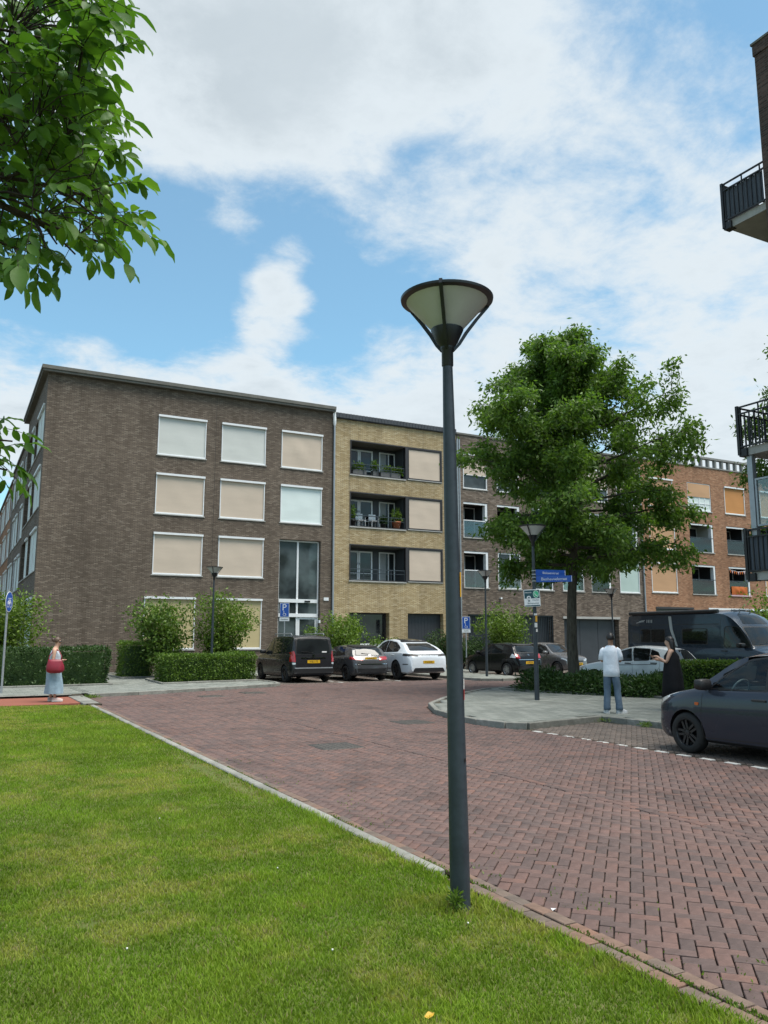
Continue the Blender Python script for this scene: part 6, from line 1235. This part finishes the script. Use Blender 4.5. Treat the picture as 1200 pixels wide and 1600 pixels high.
# --- walnut tree: its trunk stands to the left, its boughs hang into view
def wpt(px, py, dep): return CAM+(rt2*((px-600)/FPX)+up2*(-(py-800)/FPX)+fw)*dep
wal_base = Vector((-3.6, 5.6, 0.0)); WT = thing('walnut_tree', 'walnut tree whose leafy fruiting boughs hang over the lawn', 'tree', wal_base)
wtop = wal_base+Vector((.25, .15, 4.2)); MB().tube([wal_base+Vector((0, 0, -.1)), wal_base+Vector((.02, .0, .3)), wal_base+Vector((.1, .05, 1.6)), wal_base+Vector((.2, .1, 3.0)), wtop], [.24, .19, .165, .15, .12], 12).build('trunk', m_bark, WT, smooth=True)
rs = random.Random(77); skel = []; bm_ = MB()
for (px, py, dep) in ((60, 60, 5.2), (120, 110, 5.6), (90, 200, 5.0), (150, 170, 5.9), (110, 290, 5.2), (170, 320, 5.8), (80, 350, 4.9), (30, 300, 6.3), (40, 150, 6.6), (130, 10, 6.2), (10, 400, 5.6), (160, 380, 5.3), (-20, 700, 6.3), (15, 690, 6.5), (10, 735, 6.1)):
    e = wpt(px, py, dep); a = wtop+Vector((0, 0, rs.uniform(-1.2, .6))) if py < 600 else wal_base+Vector((.1, .1, 2.6)); mid = a.lerp(e, .5)+Vector((rs.uniform(-.2, .2), rs.uniform(-.2, .2), .45)); pts = []
    for k in range(11):
        f = k/10; q = a*(1-f)**2+mid*2*f*(1-f)+e*f*f; pts.append(q+Vector((rs.uniform(-.03, .03), rs.uniform(-.03, .03), rs.uniform(-.03, .03))))
    bm_.tube(pts, [.05*(1-f/10)+.007 for f in range(11)], 7); skel += [pts[k].lerp(pts[k+1], q) for k in range(3, 10) for q in (0, .33, .66)]
    for k in range(4, 10):
        for _ in range(2):
            o = pts[k]; dd = ((pts[k]-pts[k-1]).normalized()+Vector((rs.uniform(-1, 1), rs.uniform(-1, 1), rs.uniform(-.9, .7)))).normalized(); l = rs.uniform(.2, .5); q1 = o+dd*l*.5; q2 = o+dd*l+Vector((0, 0, -.05)); bm_.tube([o, q1, q2], [.012, .009, .006], 5); skel += [o.lerp(q1, .5), q1, q1.lerp(q2, .5), q2]
bm_.build('branches', m_twig, WT, smooth=True)
def leaf_mesh(L, W, curl, seed):
    r_ = random.Random(seed); V = []; F_ = []; n = 6
    for i in range(n+1):
        f = i/n; w = W*.5*(math.sin(math.pi*f**1.12))**.62 if 0 < f < 1 else .002; z = -curl*L*f*f+r_.uniform(-.003, .003); x = L*f
        V += [(x, -w, z+w*.35+r_.uniform(-.003, .003)), (x, 0, z), (x, w, z+w*.35+r_.uniform(-.003, .003))]
    for i in range(n):
        for k in (0, 1): F_.append((i*3+k, i*3+k+1, (i+1)*3+k+1, (i+1)*3+k))
    return MB().add(V, F_).mesh('leaf', True)
LM = [leaf_mesh(L, W, c, k) for k, (L, W, c) in enumerate(((.135, .07, .25), (.12, .064, .15), (.15, .076, .35), (.10, .058, .1), (.125, .062, .45)))]
for me in LM: me.materials.append(m_leaf_wal)
P1 = [(-180, -60), (120, -60), (170, 10), (165, 60), (178, 110), (150, 150), (172, 195), (150, 240), (185, 285), (190, 335), (175, 370), (130, 370), (85, 385), (40, 400), (-180, 380)]; P2 = [(-140, 640), (-8, 655), (14, 690), (2, 735), (-140, 750)]
leaves = []; twm = MB(); fruits = []
for poly, n, dr in ((P1, 520, (4.6, 6.8)), (P2, 40, (5.8, 6.9))):
    xs = [p[0] for p in poly]; ys = [p[1] for p in poly]; k = 0
    while k < n:
        px, py = rs.uniform(min(xs), max(xs)), rs.uniform(min(ys), max(ys))
        if not ipoly(px, py, poly) or (px < 0 and rs.random() < .45): continue
        k += 1; b = wpt(px, py, rs.uniform(*dr)); s0 = min(skel, key=lambda q: (q-b).length); d = (b-s0); d = (d.normalized() if d.length > .02 else Vector((1, 0, 0)))*.7+Vector((rs.uniform(-1, 1), rs.uniform(-1, 1), rs.uniform(-.8, .35)))*.8+(b-wtop).normalized()*.35; d.normalize()
        twm.tube([s0, s0.lerp(b, .5)+Vector((0, 0, .04)), b], [.005, .0035, .003], 5, False); L = rs.uniform(.18, .30); npair = rs.choice((2, 3, 3)); rach = [b+d*L*f+Vector((0, 0, -.12*L*f*f*2)) for f in (0, .33, .66, 1)]; twm.tube(rach, [.0035, .003, .0025, .002], 4, False)
        sd_ = d.cross(Vector((rs.uniform(-.4, .4), rs.uniform(-.4, .4), 1))).normalized(); un = sd_.cross(d).normalized()
        for q in range(npair):
            f = .35+.55*q/max(npair-1, 1); i = min(int(f*3), 2); o = rach[i].lerp(rach[i+1], f*3-i)
            for sg in (1, -1): leaves.append((o, (sd_*sg*.85+d*.5+un*rs.uniform(-.35, .2)+Vector((0, 0, -.35))).normalized(), un, .62+.38*q/npair))
        leaves.append((rach[-1], (d+Vector((0, 0, -.45))).normalized(), un, 1.15))
        if rs.random() < .16: fruits.append(b+Vector((rs.uniform(-.05, .05), rs.uniform(-.05, .05), -.05)))
stuff(twm.build('twigs', m_twig, WT, smooth=True))
def leaf_M(o, d, un, s):
    un = (un+Vector((rs.uniform(-.5, .5), rs.uniform(-.5, .5), rs.uniform(-.5, .5)))).normalized(); y_ = un.cross(d)
    if y_.length < .05: y_ = Vector((0, 1, 0)).cross(d)
    y_.normalize(); z_ = d.cross(y_); M = Matrix((d, y_, z_)).transposed().to_4x4() @ Matrix.Scale(s*rs.uniform(.85, 1.2), 4); M.translation = o; return M
sc_ = []
for k, lf in enumerate(leaves):
    q = project(lf[0]); sc_.append(((0 if q and -20 < q[0] < 1220 and -20 < q[1] < 1620 else 1), q[2] if q else 99, k))
own = set(k for v_, _, k in sorted(sc_)[:300] if v_ == 0); V = []; F_ = []; invW = Matrix.Translation(-wal_base)
lv = [(np.array([tuple(v_.co) for v_ in me.vertices]), [tuple(p.vertices) for p in me.polygons]) for me in LM]
for k, lf in enumerate(leaves):
    i = rs.randrange(5); M = leaf_M(*lf)
    if k in own: o = link('leaf', LM[i], None, WT, True); o.matrix_local = invW @ M
    else: A_ = np.array(M); b = len(V); V += [tuple(p) for p in lv[i][0] @ A_[:3, :3].T+A_[:3, 3]]; F_ += [tuple(b+q for q in f) for f in lv[i][1]]
me = bpy.data.meshes.new('foliage'); me.from_pydata(V, [], F_); me.polygons.foreach_set('use_smooth', [True]*len(me.polygons)); stuff(link('foliage', me, m_leaf_wal, WT))
m_nut = plain('walnut_husk', (0.13, 0.22, 0.05), .5, .2, 30)
nutm = MB().lathe([(0, -.026), (.014, -.023), (.023, -.01), (.024, .004), (.016, .02), (0, .026)], 10).mesh('walnut', True); nutm.materials.append(m_nut)
for f in fruits:
    for q in range(rs.choice((1, 1, 2))): o = link('walnut', nutm, None, WT, True); o.location = f-wal_base+Vector((rs.uniform(-.03, .03), rs.uniform(-.03, .03), rs.uniform(-.03, .0)))
# --- small weeds: tuft at the lamp foot, kerb corner, flowers in the lawn
def tuft(label, c, r_, h, N, lm, seed, size=.06, name='weed_tuft', cat='weed'):
    th = thing(name, label, cat, c); V, F_ = leaf_cloud(N, blob_fn((c[0], c[1], c[2]+h*.5), (r_, r_, h*.5), .1), size, -.2, seed, .3); link('foliage', np_mesh('foliage', V, F_), lm, th)
    m = MB()
    for k in range(6): a = rnd.uniform(0, 6.28); m.tube([c, (c[0]+math.cos(a)*r_*.6, c[1]+math.sin(a)*r_*.6, c[2]+h*.8)], .003, 4)
    m.build('stems', m_leaf_hedge, th)
tuft('leafy weed growing against the foot of the lamp in the lawn', (2.99, 4.62, .0), .05, .15, 110, m_leaf_shrub, 71, .04); tuft('dry weeds at the kerb below the man in white', (12.3, 13.15, .0), .35, .07, 300, m_leaf_shrub, 72, .04); tuft('green weed at the kerb beside the nose of the slate grey car', (12.25, 12.0, .0), .16, .09, 200, m_leaf_shrub, 73, .04); tuft('weed at the end of the cycle path threshold', (3.75, 24.9, .0), .3, .06, 200, m_leaf_shrub, 74, .07)
def jw(N, rs):
    k = rs.rand(N); x = np.where(k < .55, 3.455+rs.normal(size=N)*.012, np.where(k < .8, 3.335+rs.normal(size=N)*.02, 3.60+np.abs(rs.normal(size=N))*.35)); y = 2.4+12*rs.rand(N)**1.6
    q = vnoise(x, y, .35, 61) > .52; p = np.stack([x, y, np.full(N, .002)], 1)[q]; n_ = np.zeros_like(p); n_[:, 2] = 1.2; return p, n_
Vj, Fj = leaf_cloud(3800, jw, .022, -.2, 62, .4); o = stuff(link('joint_weeds', np_mesh('joint_weeds', Vj, Fj), m_leaf_shrub)); o['label'] = 'moss and tiny weeds growing in the brick joints along the lawn edge'; o['category'] = 'weeds'
m_petal = plain('white_petal', (.65, .65, .6), .6, .05); m_yell = plain('yellow_leaf', (.45, .27, .02), .6, .2, 30); fl = MB()
flw = [(1.2, 3.6), (1.35, 3.5), (.62, 3.1), (2.0, 4.35), (1.75, 3.35), (2.9, 4.35), (.1, 3.3), (.5, 2.75), (1.0, 4.9), (2.3, 6.0), (-.4, 6.2), (1.9, 8.1)]
for (x, y) in flw:
    th = thing('clover_flower', 'small white clover flower in the lawn', 'flower', (x, y, .0), group='white clover flowers in the lawn'); MB().lathe([(0, .034), (.004, .033), (.006, .038), (.005, .043), (0, .044)], 8).build('bloom', m_petal, th, True, True); MB().tube([(0, 0, 0), (0, 0, .035)], .0012, 4).build('stalk', m_leaf_hedge, th, True)
x, y, z = 2.05, 3.45, .028
th = tag(MB().add([(x, y, z), (x+.03, y+.012, z+.012), (x+.06, y+.004, z+.004), (x+.035, y-.025, z+.006), (x+.012, y-.02, z-.004), (x+.03, y, z+.001)], [(0, 1, 5), (1, 2, 5), (2, 3, 5), (3, 4, 5), (4, 0, 5)]).build('fallen_leaf', m_yell), 'single yellow fallen leaf lying in the lawn', 'leaf')
x, y, z = 3.55, 4.35, .012
tag(MB().add([(x, y, z), (x+.04, y+.01, z+.006), (x+.035, y+.035, z), (x+.008, y+.028, z+.008)], [(0, 1, 2), (0, 2, 3)]).build('paper_scrap', m_signw), 'scrap of white paper on the road edge beside the lawn lamp', 'litter')

# ================================================================ people
def skin(name, nodes, chains, m, th):
    """nodes: name -> (pos, radius[, radius2]); chains of names; one continuous skin surface"""
    ks = list(nodes); ix = {k: i for i, k in enumerate(ks)}; ed = set()
    for c in chains:
        for a, b in zip(c, c[1:]): ed.add((ix[a], ix[b]))
    me = bpy.data.meshes.new(name); me.from_pydata([nodes[k][0] for k in ks], list(ed), []); o = bpy.data.objects.new(name, me); COL.objects.link(o)
    o.modifiers.new('s', 'SKIN'); sv = me.skin_vertices[0].data
    for k in ks: r_ = nodes[k][1:]; sv[ix[k]].radius = (r_[0], r_[-1])
    sv[0].use_root = True; ss = o.modifiers.new('d', 'SUBSURF'); ss.levels = ss.render_levels = 2
    bpy.context.view_layer.update(); nm = bpy.data.meshes.new_from_object(o.evaluated_get(bpy.context.evaluated_depsgraph_get())); bpy.data.objects.remove(o); nm.materials.clear(); nm.polygons.foreach_set('use_smooth', [True]*len(nm.polygons))
    return link(name, nm, m, th, True)
def loft(rings, n=20, wr=0.0, seed=0, cap=True):
    """rings: (centre, rx, ry); folds of depth wr"""
    r_ = random.Random(seed); ph = [r_.uniform(0, 6.28) for _ in range(6)]; V = []; F_ = []
    for i, (c, rx, ry) in enumerate(rings):
        for k in range(n):
            a = 2*math.pi*k/n; f = 1+wr*(math.sin(3*a+ph[0]+i*.9)+.7*math.sin(5*a+ph[1]-i*.6)+.5*math.sin(8*a+ph[2]+i*.3)); V.append((c[0]+rx*f*math.cos(a), c[1]+ry*f*math.sin(a), c[2]))
    for i in range(len(rings)-1):
        for k in range(n): F_.append((i*n+k, i*n+(k+1) % n, (i+1)*n+(k+1) % n, (i+1)*n+k))
    if cap: F_ += [tuple(range(n-1, -1, -1)), tuple((len(rings)-1)*n+k for k in range(n))]
    return MB().add(V, F_)
def cloth_m(name, c, rough=.85): 
    t = NT(name); n = t.noise(7, 5, .6); f = t.noise(120, 2, .5); t.set(t.mix(1.0, t.ramp(n, [(.3, mul(c, .85)), (.7, mul(c, 1.1))]), t.ramp(f, [(.3, (.92,)*3), (.7, (1.06,)*3)]), 'MULTIPLY'), rough, spec=.2); t.bump(n, .5, .03); return t.m
def skin_m(name, c):
    t = NT(name); n = t.noise(14, 4, .6); t.set(t.ramp(n, [(.3, mul(c, .9)), (.7, mul(c, 1.08))]), .55, spec=.35); t.b.inputs['Subsurface Weight'].default_value = .1; t.b.inputs['Subsurface Radius'].default_value = (.02, .008, .005); return t.m
def body(th, m, H, arms, legs, head=(0, .035, 0), k=1.0, sh=.175, tilt=0.0):
    """arms: per side (elbow, wrist, fingertip direction); legs: per side (knee, ankle, toe)"""
    z = lambda f: f*H; hx, hy, hz = head
    N = {'pelvis': ((0, 0, z(.53)), .125*k, .10*k), 'waist': ((0, .0, z(.61)), .11*k, .085*k), 'chest': ((0, .005, z(.72)), .135*k, .10*k), 'collar': ((0, 0, z(.80)), .10*k, .075*k), 'neck': ((hx*.3, hy*.4, z(.85)), .050, .052), 'jaw': ((hx*.8, hy+.012, z(.885)), .058, .066), 'face': ((hx, hy+.008, z(.925)), .072, .088), 'crown': ((hx, hy-.008, z(.965)), .066, .080)}
    ch = [['pelvis', 'waist', 'chest', 'collar', 'neck', 'jaw', 'face', 'crown']]
    N['nose'] = ((hx, hy+.098, z(.917)), .011, .011); ch.append(['face', 'nose'])
    for s, (el, wr_, fd) in zip(('l', 'r'), arms):
        sg = -1 if s == 'l' else 1; fd = Vector(fd).normalized(); w = Vector(wr_); pm = w+fd*.055; lat = fd.cross(Vector((0, 0, 1))); lat = lat.normalized() if lat.length > .1 else Vector((1, 0, 0))
        N['sh'+s] = ((sg*sh, 0, z(.80)), .058*k, .056*k); N['el'+s] = (tuple(el), .040*k, .040*k); N['wr'+s] = (tuple(wr_), .026, .030); N['pm'+s] = (tuple(pm), .020, .036)
        ch.append(['collar', 'sh'+s, 'el'+s, 'wr'+s, 'pm'+s])
        for f in range(4):
            o = (f-1.5)*.018; l = (.062, .074, .070, .056)[f]; a = pm+fd*.035+lat*o; b = a+fd*l*.5+Vector((0, 0, -.008)); c = b+fd*l*.42+Vector((0, 0, -.022)); N['f%d%s' % (f, s)] = (tuple(a), .0085, .0085); N['g%d%s' % (f, s)] = (tuple(b), .008, .008); N['h%d%s' % (f, s)] = (tuple(c), .007, .007); ch.append(['pm'+s, 'f%d%s' % (f, s), 'g%d%s' % (f, s), 'h%d%s' % (f, s)])
        a = w+fd*.03-lat*.032*sg; b = a+fd*.04-lat*.014*sg; N['t'+s] = (tuple(a), .010, .010); N['u'+s] = (tuple(b), .008, .008); ch.append(['wr'+s, 't'+s, 'u'+s])
    for s, (kn, an, toe) in zip(('l', 'r'), legs):
        sg = -1 if s == 'l' else 1; N['hip'+s] = ((sg*.085*k, 0, z(.49)), .085*k, .09*k); N['kn'+s] = (tuple(kn), .055*k, .058*k); kn_, an_ = Vector(kn), Vector(an); N['cf'+s] = (tuple(kn_.lerp(an_, .35)+Vector((0, -.015, 0))), .052*k, .055*k); N['an'+s] = (tuple(an), .035, .038); N['hl'+s] = ((an[0], an[1]-.01, .05), .035, .04); N['to'+s] = (tuple(toe), .036, .024)
        ch.append(['pelvis', 'hip'+s, 'kn'+s, 'cf'+s, 'an'+s, 'hl'+s, 'to'+s])
    return skin('body', N, ch, m, th)
def shoe(th, an, toe, m, ms):
    d = Vector((toe[0]-an[0], toe[1]-an[1], 0)).normalized(); s = Vector((-d.y, d.x, 0)); a = Vector((an[0], an[1], 0))-d*.065; L = .275; mb = MB(); V = []; F_ = []; st = [(0, .036, .085), (.15, .042, .10), (.35, .040, .095), (.6, .046, .07), (.85, .046, .055), (1.0, .026, .04)]
    for f, w, h in st:
        c = a+d*L*f; V += [c+s*w, c+s*w*.95+Vector((0, 0, h*.7)), c+Vector((0, 0, h)), c-s*w*.95+Vector((0, 0, h*.7)), c-s*w]
    for i in range(len(st)-1):
        for k in range(4): F_.append((i*5+k, i*5+k+1, i*5+k+6, i*5+k+5))
    F_ += [(4, 3, 2, 1, 0), tuple(25+k for k in range(5))]; o = MB().add([v_+Vector((0, 0, .02)) for v_ in V], F_).build('shoe', m, th, True, True)
    P = [(a+d*L*f, w*1.06) for f, w, h in st]; poly = [(c+s*w) for c, w in P]+[(c-s*w) for c, w in reversed(P)]; MB().prism([(p.x, p.y) for p in poly], .0, .028).build('sole', ms, o, True)
def hair(th, c, m, r_=(.083, .10, .105), seed=0, long=0.0, bun=None, face_cut=.35):
    mb = MB(); V = []; F_ = []; nu, nv = 18, 12; rs_ = random.Random(seed)
    for j in range(nv+1):
        for i in range(nu):
            a = 2*math.pi*i/nu; front = max(0, math.sin(a)); lim = math.pi*(.62-.27*front) if not long else math.pi*(.60-.22*front); p = lim*j/nv; w = 1+rs_.uniform(-.025, .025); V.append((c[0]+r_[0]*math.sin(p)*math.cos(a)*w, c[1]+r_[1]*math.sin(p)*math.sin(a)*w, c[2]+r_[2]*math.cos(p)*w))
    for j in range(nv):
        for i in range(nu): F_.append((j*nu+i, j*nu+(i+1) % nu, (j+1)*nu+(i+1) % nu, (j+1)*nu+i))
    mb.add(V, F_)
    if long: b = loft([((c[0], c[1]-.03, c[2]+.05), .075, .06), ((c[0], c[1]-.05, c[2]-.05), .098, .068), ((c[0], c[1]-.065, c[2]-.16), .105, .055), ((c[0], c[1]-.075, c[2]-long), .085, .035)], 16, .05, seed); mb.add(b.v, b.f)
    if bun: mb.lathe([(0, -.04), (.028, -.032), (.042, 0), (.028, .032), (0, .04)], 12, (c[0]+bun[0], c[1]+bun[1], c[2]+bun[2]))
    return mb.build('hair', m, th, True, True)
m_hairb = plain('black_hair', (.010, .008, .008), .45, .3, 40, bump=.3); m_hairbr = plain('brown_hair', (.075, .042, .024), .5, .3, 40, bump=.3); m_skin1 = skin_m('skin_light', (.50, .30, .215)); m_skin2 = skin_m('skin_tan', (.33, .185, .125)); m_shoe = plain('sneaker_pale', (.42, .44, .46), .7, .2, 12); m_shoep = plain('sneaker_pink', (.50, .38, .35), .7, .15, 12); m_sole = plain('sole_white', (.6, .6, .58), .7, .1)
VA = math.degrees(YAW)
# --- man in white T-shirt, seen from behind
th = thing('person', 'man in white T-shirt and blue jeans standing with his back to the lamp', 'person', (12.95, 13.62, .098), R(VA-20-90)); H = 1.74
lk, la, lt = (-.10, .02, .47), (-.115, -.02, .09), (-.16, .13, .035); rk_, ra, rt_ = (.115, .03, .47), (.14, -.02, .09), (.26, .10, .035)
body(th, m_skin2, H, (((-.20, .02, 1.12), (-.11, .22, 1.12), (.5, .7, .1)), ((.205, .03, 1.12), (.10, .24, 1.14), (-.5, .7, .1))), ((lk, la, lt), (rk_, ra, rt_)), head=(.012, .02, 0), sh=.14, k=.88)
m_tee = cloth_m('white_tshirt', (.72, .77, .85)); b = loft([((0, 0, .79), .178, .128), ((0, 0, .92), .172, .124), ((0, 0, 1.05), .166, .12), ((0, 0, 1.2), .172, .122), ((0, 0, 1.32), .178, .12), ((0, 0, 1.39), .172, .105), ((0, 0, 1.435), .115, .08), ((0, .005, 1.465), .07, .066)], 24, .018, 3)
for sg in (-1, 1): b.tube([(sg*.12, 0, 1.39), (sg*.165, -.002, 1.35), (sg*.192, .004, 1.25), (sg*.20, .012, 1.15)], [.055, .062, .064, .068], 14)
b.build('t_shirt', m_tee, th, True, True); m_jean = cloth_m('blue_jeans', (.105, .15, .205)); b = loft([((0, 0, .98), .14, .10), ((0, 0, .88), .152, .108), ((0, 0, .78), .152, .106)], 20, .008, 4)
for (kn, an) in ((lk, la), (rk_, ra)):
    hx_ = -.08 if an[0] < 0 else .08; b2 = loft([((hx_, 0, .86), .08, .10), ((hx_*1.05, 0, .74), .088, .10), ((kn[0], kn[1], .56), .080, .086), ((kn[0], kn[1]-.005, .47), .073, .080), ((kn[0]*.5+an[0]*.5, -.01, .33), .074, .078), ((an[0], an[1], .2), .072, .074), ((an[0], an[1], .14), .078, .082), ((an[0], an[1]+.005, .075), .076, .088)], 16, .02, 6 if an[0] < 0 else 7); b.add(b2.v, b2.f)
b.build('jeans', m_jean, th, True, True); shoe(th, la, lt, m_shoe, m_sole); shoe(th, ra, rt_, m_shoe, m_sole); hair(th, (.012, .008, H*.938), m_hairb, (.092, .112, .118), 1)
ph = thing('phone', 'small dark phone held by the man in white T-shirt', 'phone', (0, 0, 0)); dphi = R(VA-20-90); q = Vector((12.95, 13.62, .098))+Matrix.Rotation(dphi, 3, 'Z') @ Vector((0, .335, 1.13)); ph.location = q; ph.rotation_euler = (R(-30), 0, dphi); MB().cbox(-.037, .037, -.075, .075, -.004, .004, .002).build('case', m_black, ph, True); MB().box(-.033, .033, -.07, .07, .0042, .005).build('screen', m_carglass, ph, True)
# --- woman in black
wp = Vector((14.65, 13.45, .098)); ang = VA+62-90; th = thing('person', 'woman with long black hair in sleeveless black dress holding up a phone by the hedge', 'person', wp, R(ang)); H = 1.66
lk, la, lt = (-.085, .02, .44), (-.09, -.02, .085), (-.10, .13, .035); rk_, ra, rt_ = (.085, .05, .44), (.09, .02, .085), (.10, .17, .035)
body(th, m_skin1, H, (((-.20, .09, 1.08), (-.09, .30, 1.20), (.45, .8, .15)), ((.20, .10, 1.06), (.06, .31, 1.13), (-.45, .8, .15))), ((lk, la, lt), (rk_, ra, rt_)), head=(0, .045, 0), k=.93, sh=.16)
m_blk = cloth_m('black_dress_cloth', (.009, .009, .011)); loft([((0, .01, .30), .27, .25), ((0, .005, .55), .255, .235), ((0, 0, .80), .24, .215), ((0, 0, .95), .215, .195), ((0, 0, 1.10), .19, .175), ((0, .005, 1.22), .18, .165), ((0, 0, 1.31), .145, .105), ((-.0, 0, 1.37), .115, .07)], 24, .02, 9).build('dress', m_blk, th, True, True)
hair(th, (0, .03, H*.945), m_hairb, (.092, .11, .105), 2, long=.36); shoe(th, la, lt, m_black, m_sole); shoe(th, ra, rt_, m_black, m_sole)
Rz = Matrix.Rotation(R(ang), 3, 'Z'); ph = thing('phone', 'dark tablet phone held up by the woman in black', 'phone', wp+Rz @ Vector((-.01, .44, 1.20)), R(ang)); MB().cbox(-.09, .09, -.004, .004, -.055, .055, .002).xf(Matrix.Rotation(R(-35), 4, 'X')).build('case', m_black, ph, True); MB().box(-.08, .08, -.0052, -.0042, -.048, .048).xf(Matrix.Rotation(R(-35), 4, 'X')).build('screen', m_carglass, ph, True)
# --- woman with red bag
wp = Vector((2.58, 23.75, .03)); ang = VA-90-72; th = thing('person', 'woman in long pale blue skirt and sunglasses walking with a red shoulder bag', 'person', wp, R(ang)); H = 1.70
lk, la, lt = (-.08, .03, .46), (-.085, -.06, .09), (-.09, .09, .035); rk_, ra, rt_ = (.08, .08, .46), (.085, .06, .09), (.09, .22, .035)
body(th, m_skin1, H, (((-.20, .02, 1.06), (-.06, .19, 1.06), (.6, .6, .35)), ((.205, -.03, 1.06), (.13, .16, 1.07), (-.5, .7, .3))), ((lk, la, lt), (rk_, ra, rt_)), head=(0, .045, 0), k=.98, sh=.16)
m_top = cloth_m('grey_blue_top', (.42, .47, .52)); loft([((0, .0, .92), .17, .145), ((0, .0, 1.05), .160, .138), ((0, .01, 1.18), .168, .148), ((0, .005, 1.28), .155, .125), ((0, 0, 1.36), .12, .085)], 22, .012, 12).build('top', m_top, th, True, True)
m_skirt = cloth_m('pale_blue_skirt', (.27, .38, .46)); loft([((0, .02, .20), .20, .235), ((0, .02, .38), .20, .225), ((0, .012, .6), .195, .205), ((0, 0, .8), .19, .18), ((0, 0, .94), .175, .148), ((0, 0, 1.0), .162, .14)], 48, .06, 13, False).build('skirt', m_skirt, th, True, True)
hair(th, (0, .03, H*.942), m_hairbr, (.088, .108, .108), 3, bun=(0, -.10, .03)); shoe(th, la, lt, m_shoep, m_sole); shoe(th, ra, rt_, m_shoep, m_sole)
MB().tube([(-.07, .09, H*.928), (-.04, .128, H*.93), (.0, .136, H*.932), (.04, .128, H*.93), (.07, .09, H*.928)], [.012, .022, .008, .022, .012], 8).build('sunglasses', m_black, th, True, True)
Rz = Matrix.Rotation(R(ang), 3, 'Z'); bg_ = thing('shoulder_bag', 'large dark red shoulder bag on the arm of the walking woman', 'bag', wp+Rz @ Vector((.27, .03, .78)), R(ang)); m_bag = plain('red_leather', (.22, .012, .028), .45, .25, 9, bump=.3)
loft([((0, .02, -.03), .03, .12), ((.005, .015, -.005), .06, .19), ((.005, .01, .06), .075, .225), ((0, 0, .17), .062, .215), ((0, -.005, .27), .04, .185), ((0, -.005, .33), .018, .165)], 24, .05, 15).build('pouch', m_bag, bg_, True, True)
MB().tube([(0, -.17, .28), (-.04, -.15, .42), (-.11, -.05, .57), (-.13, .0, .60), (-.09, .08, .55), (-.03, .15, .42), (0, .17, .28)], .012, 6).build('strap', m_bag, bg_, True, True)
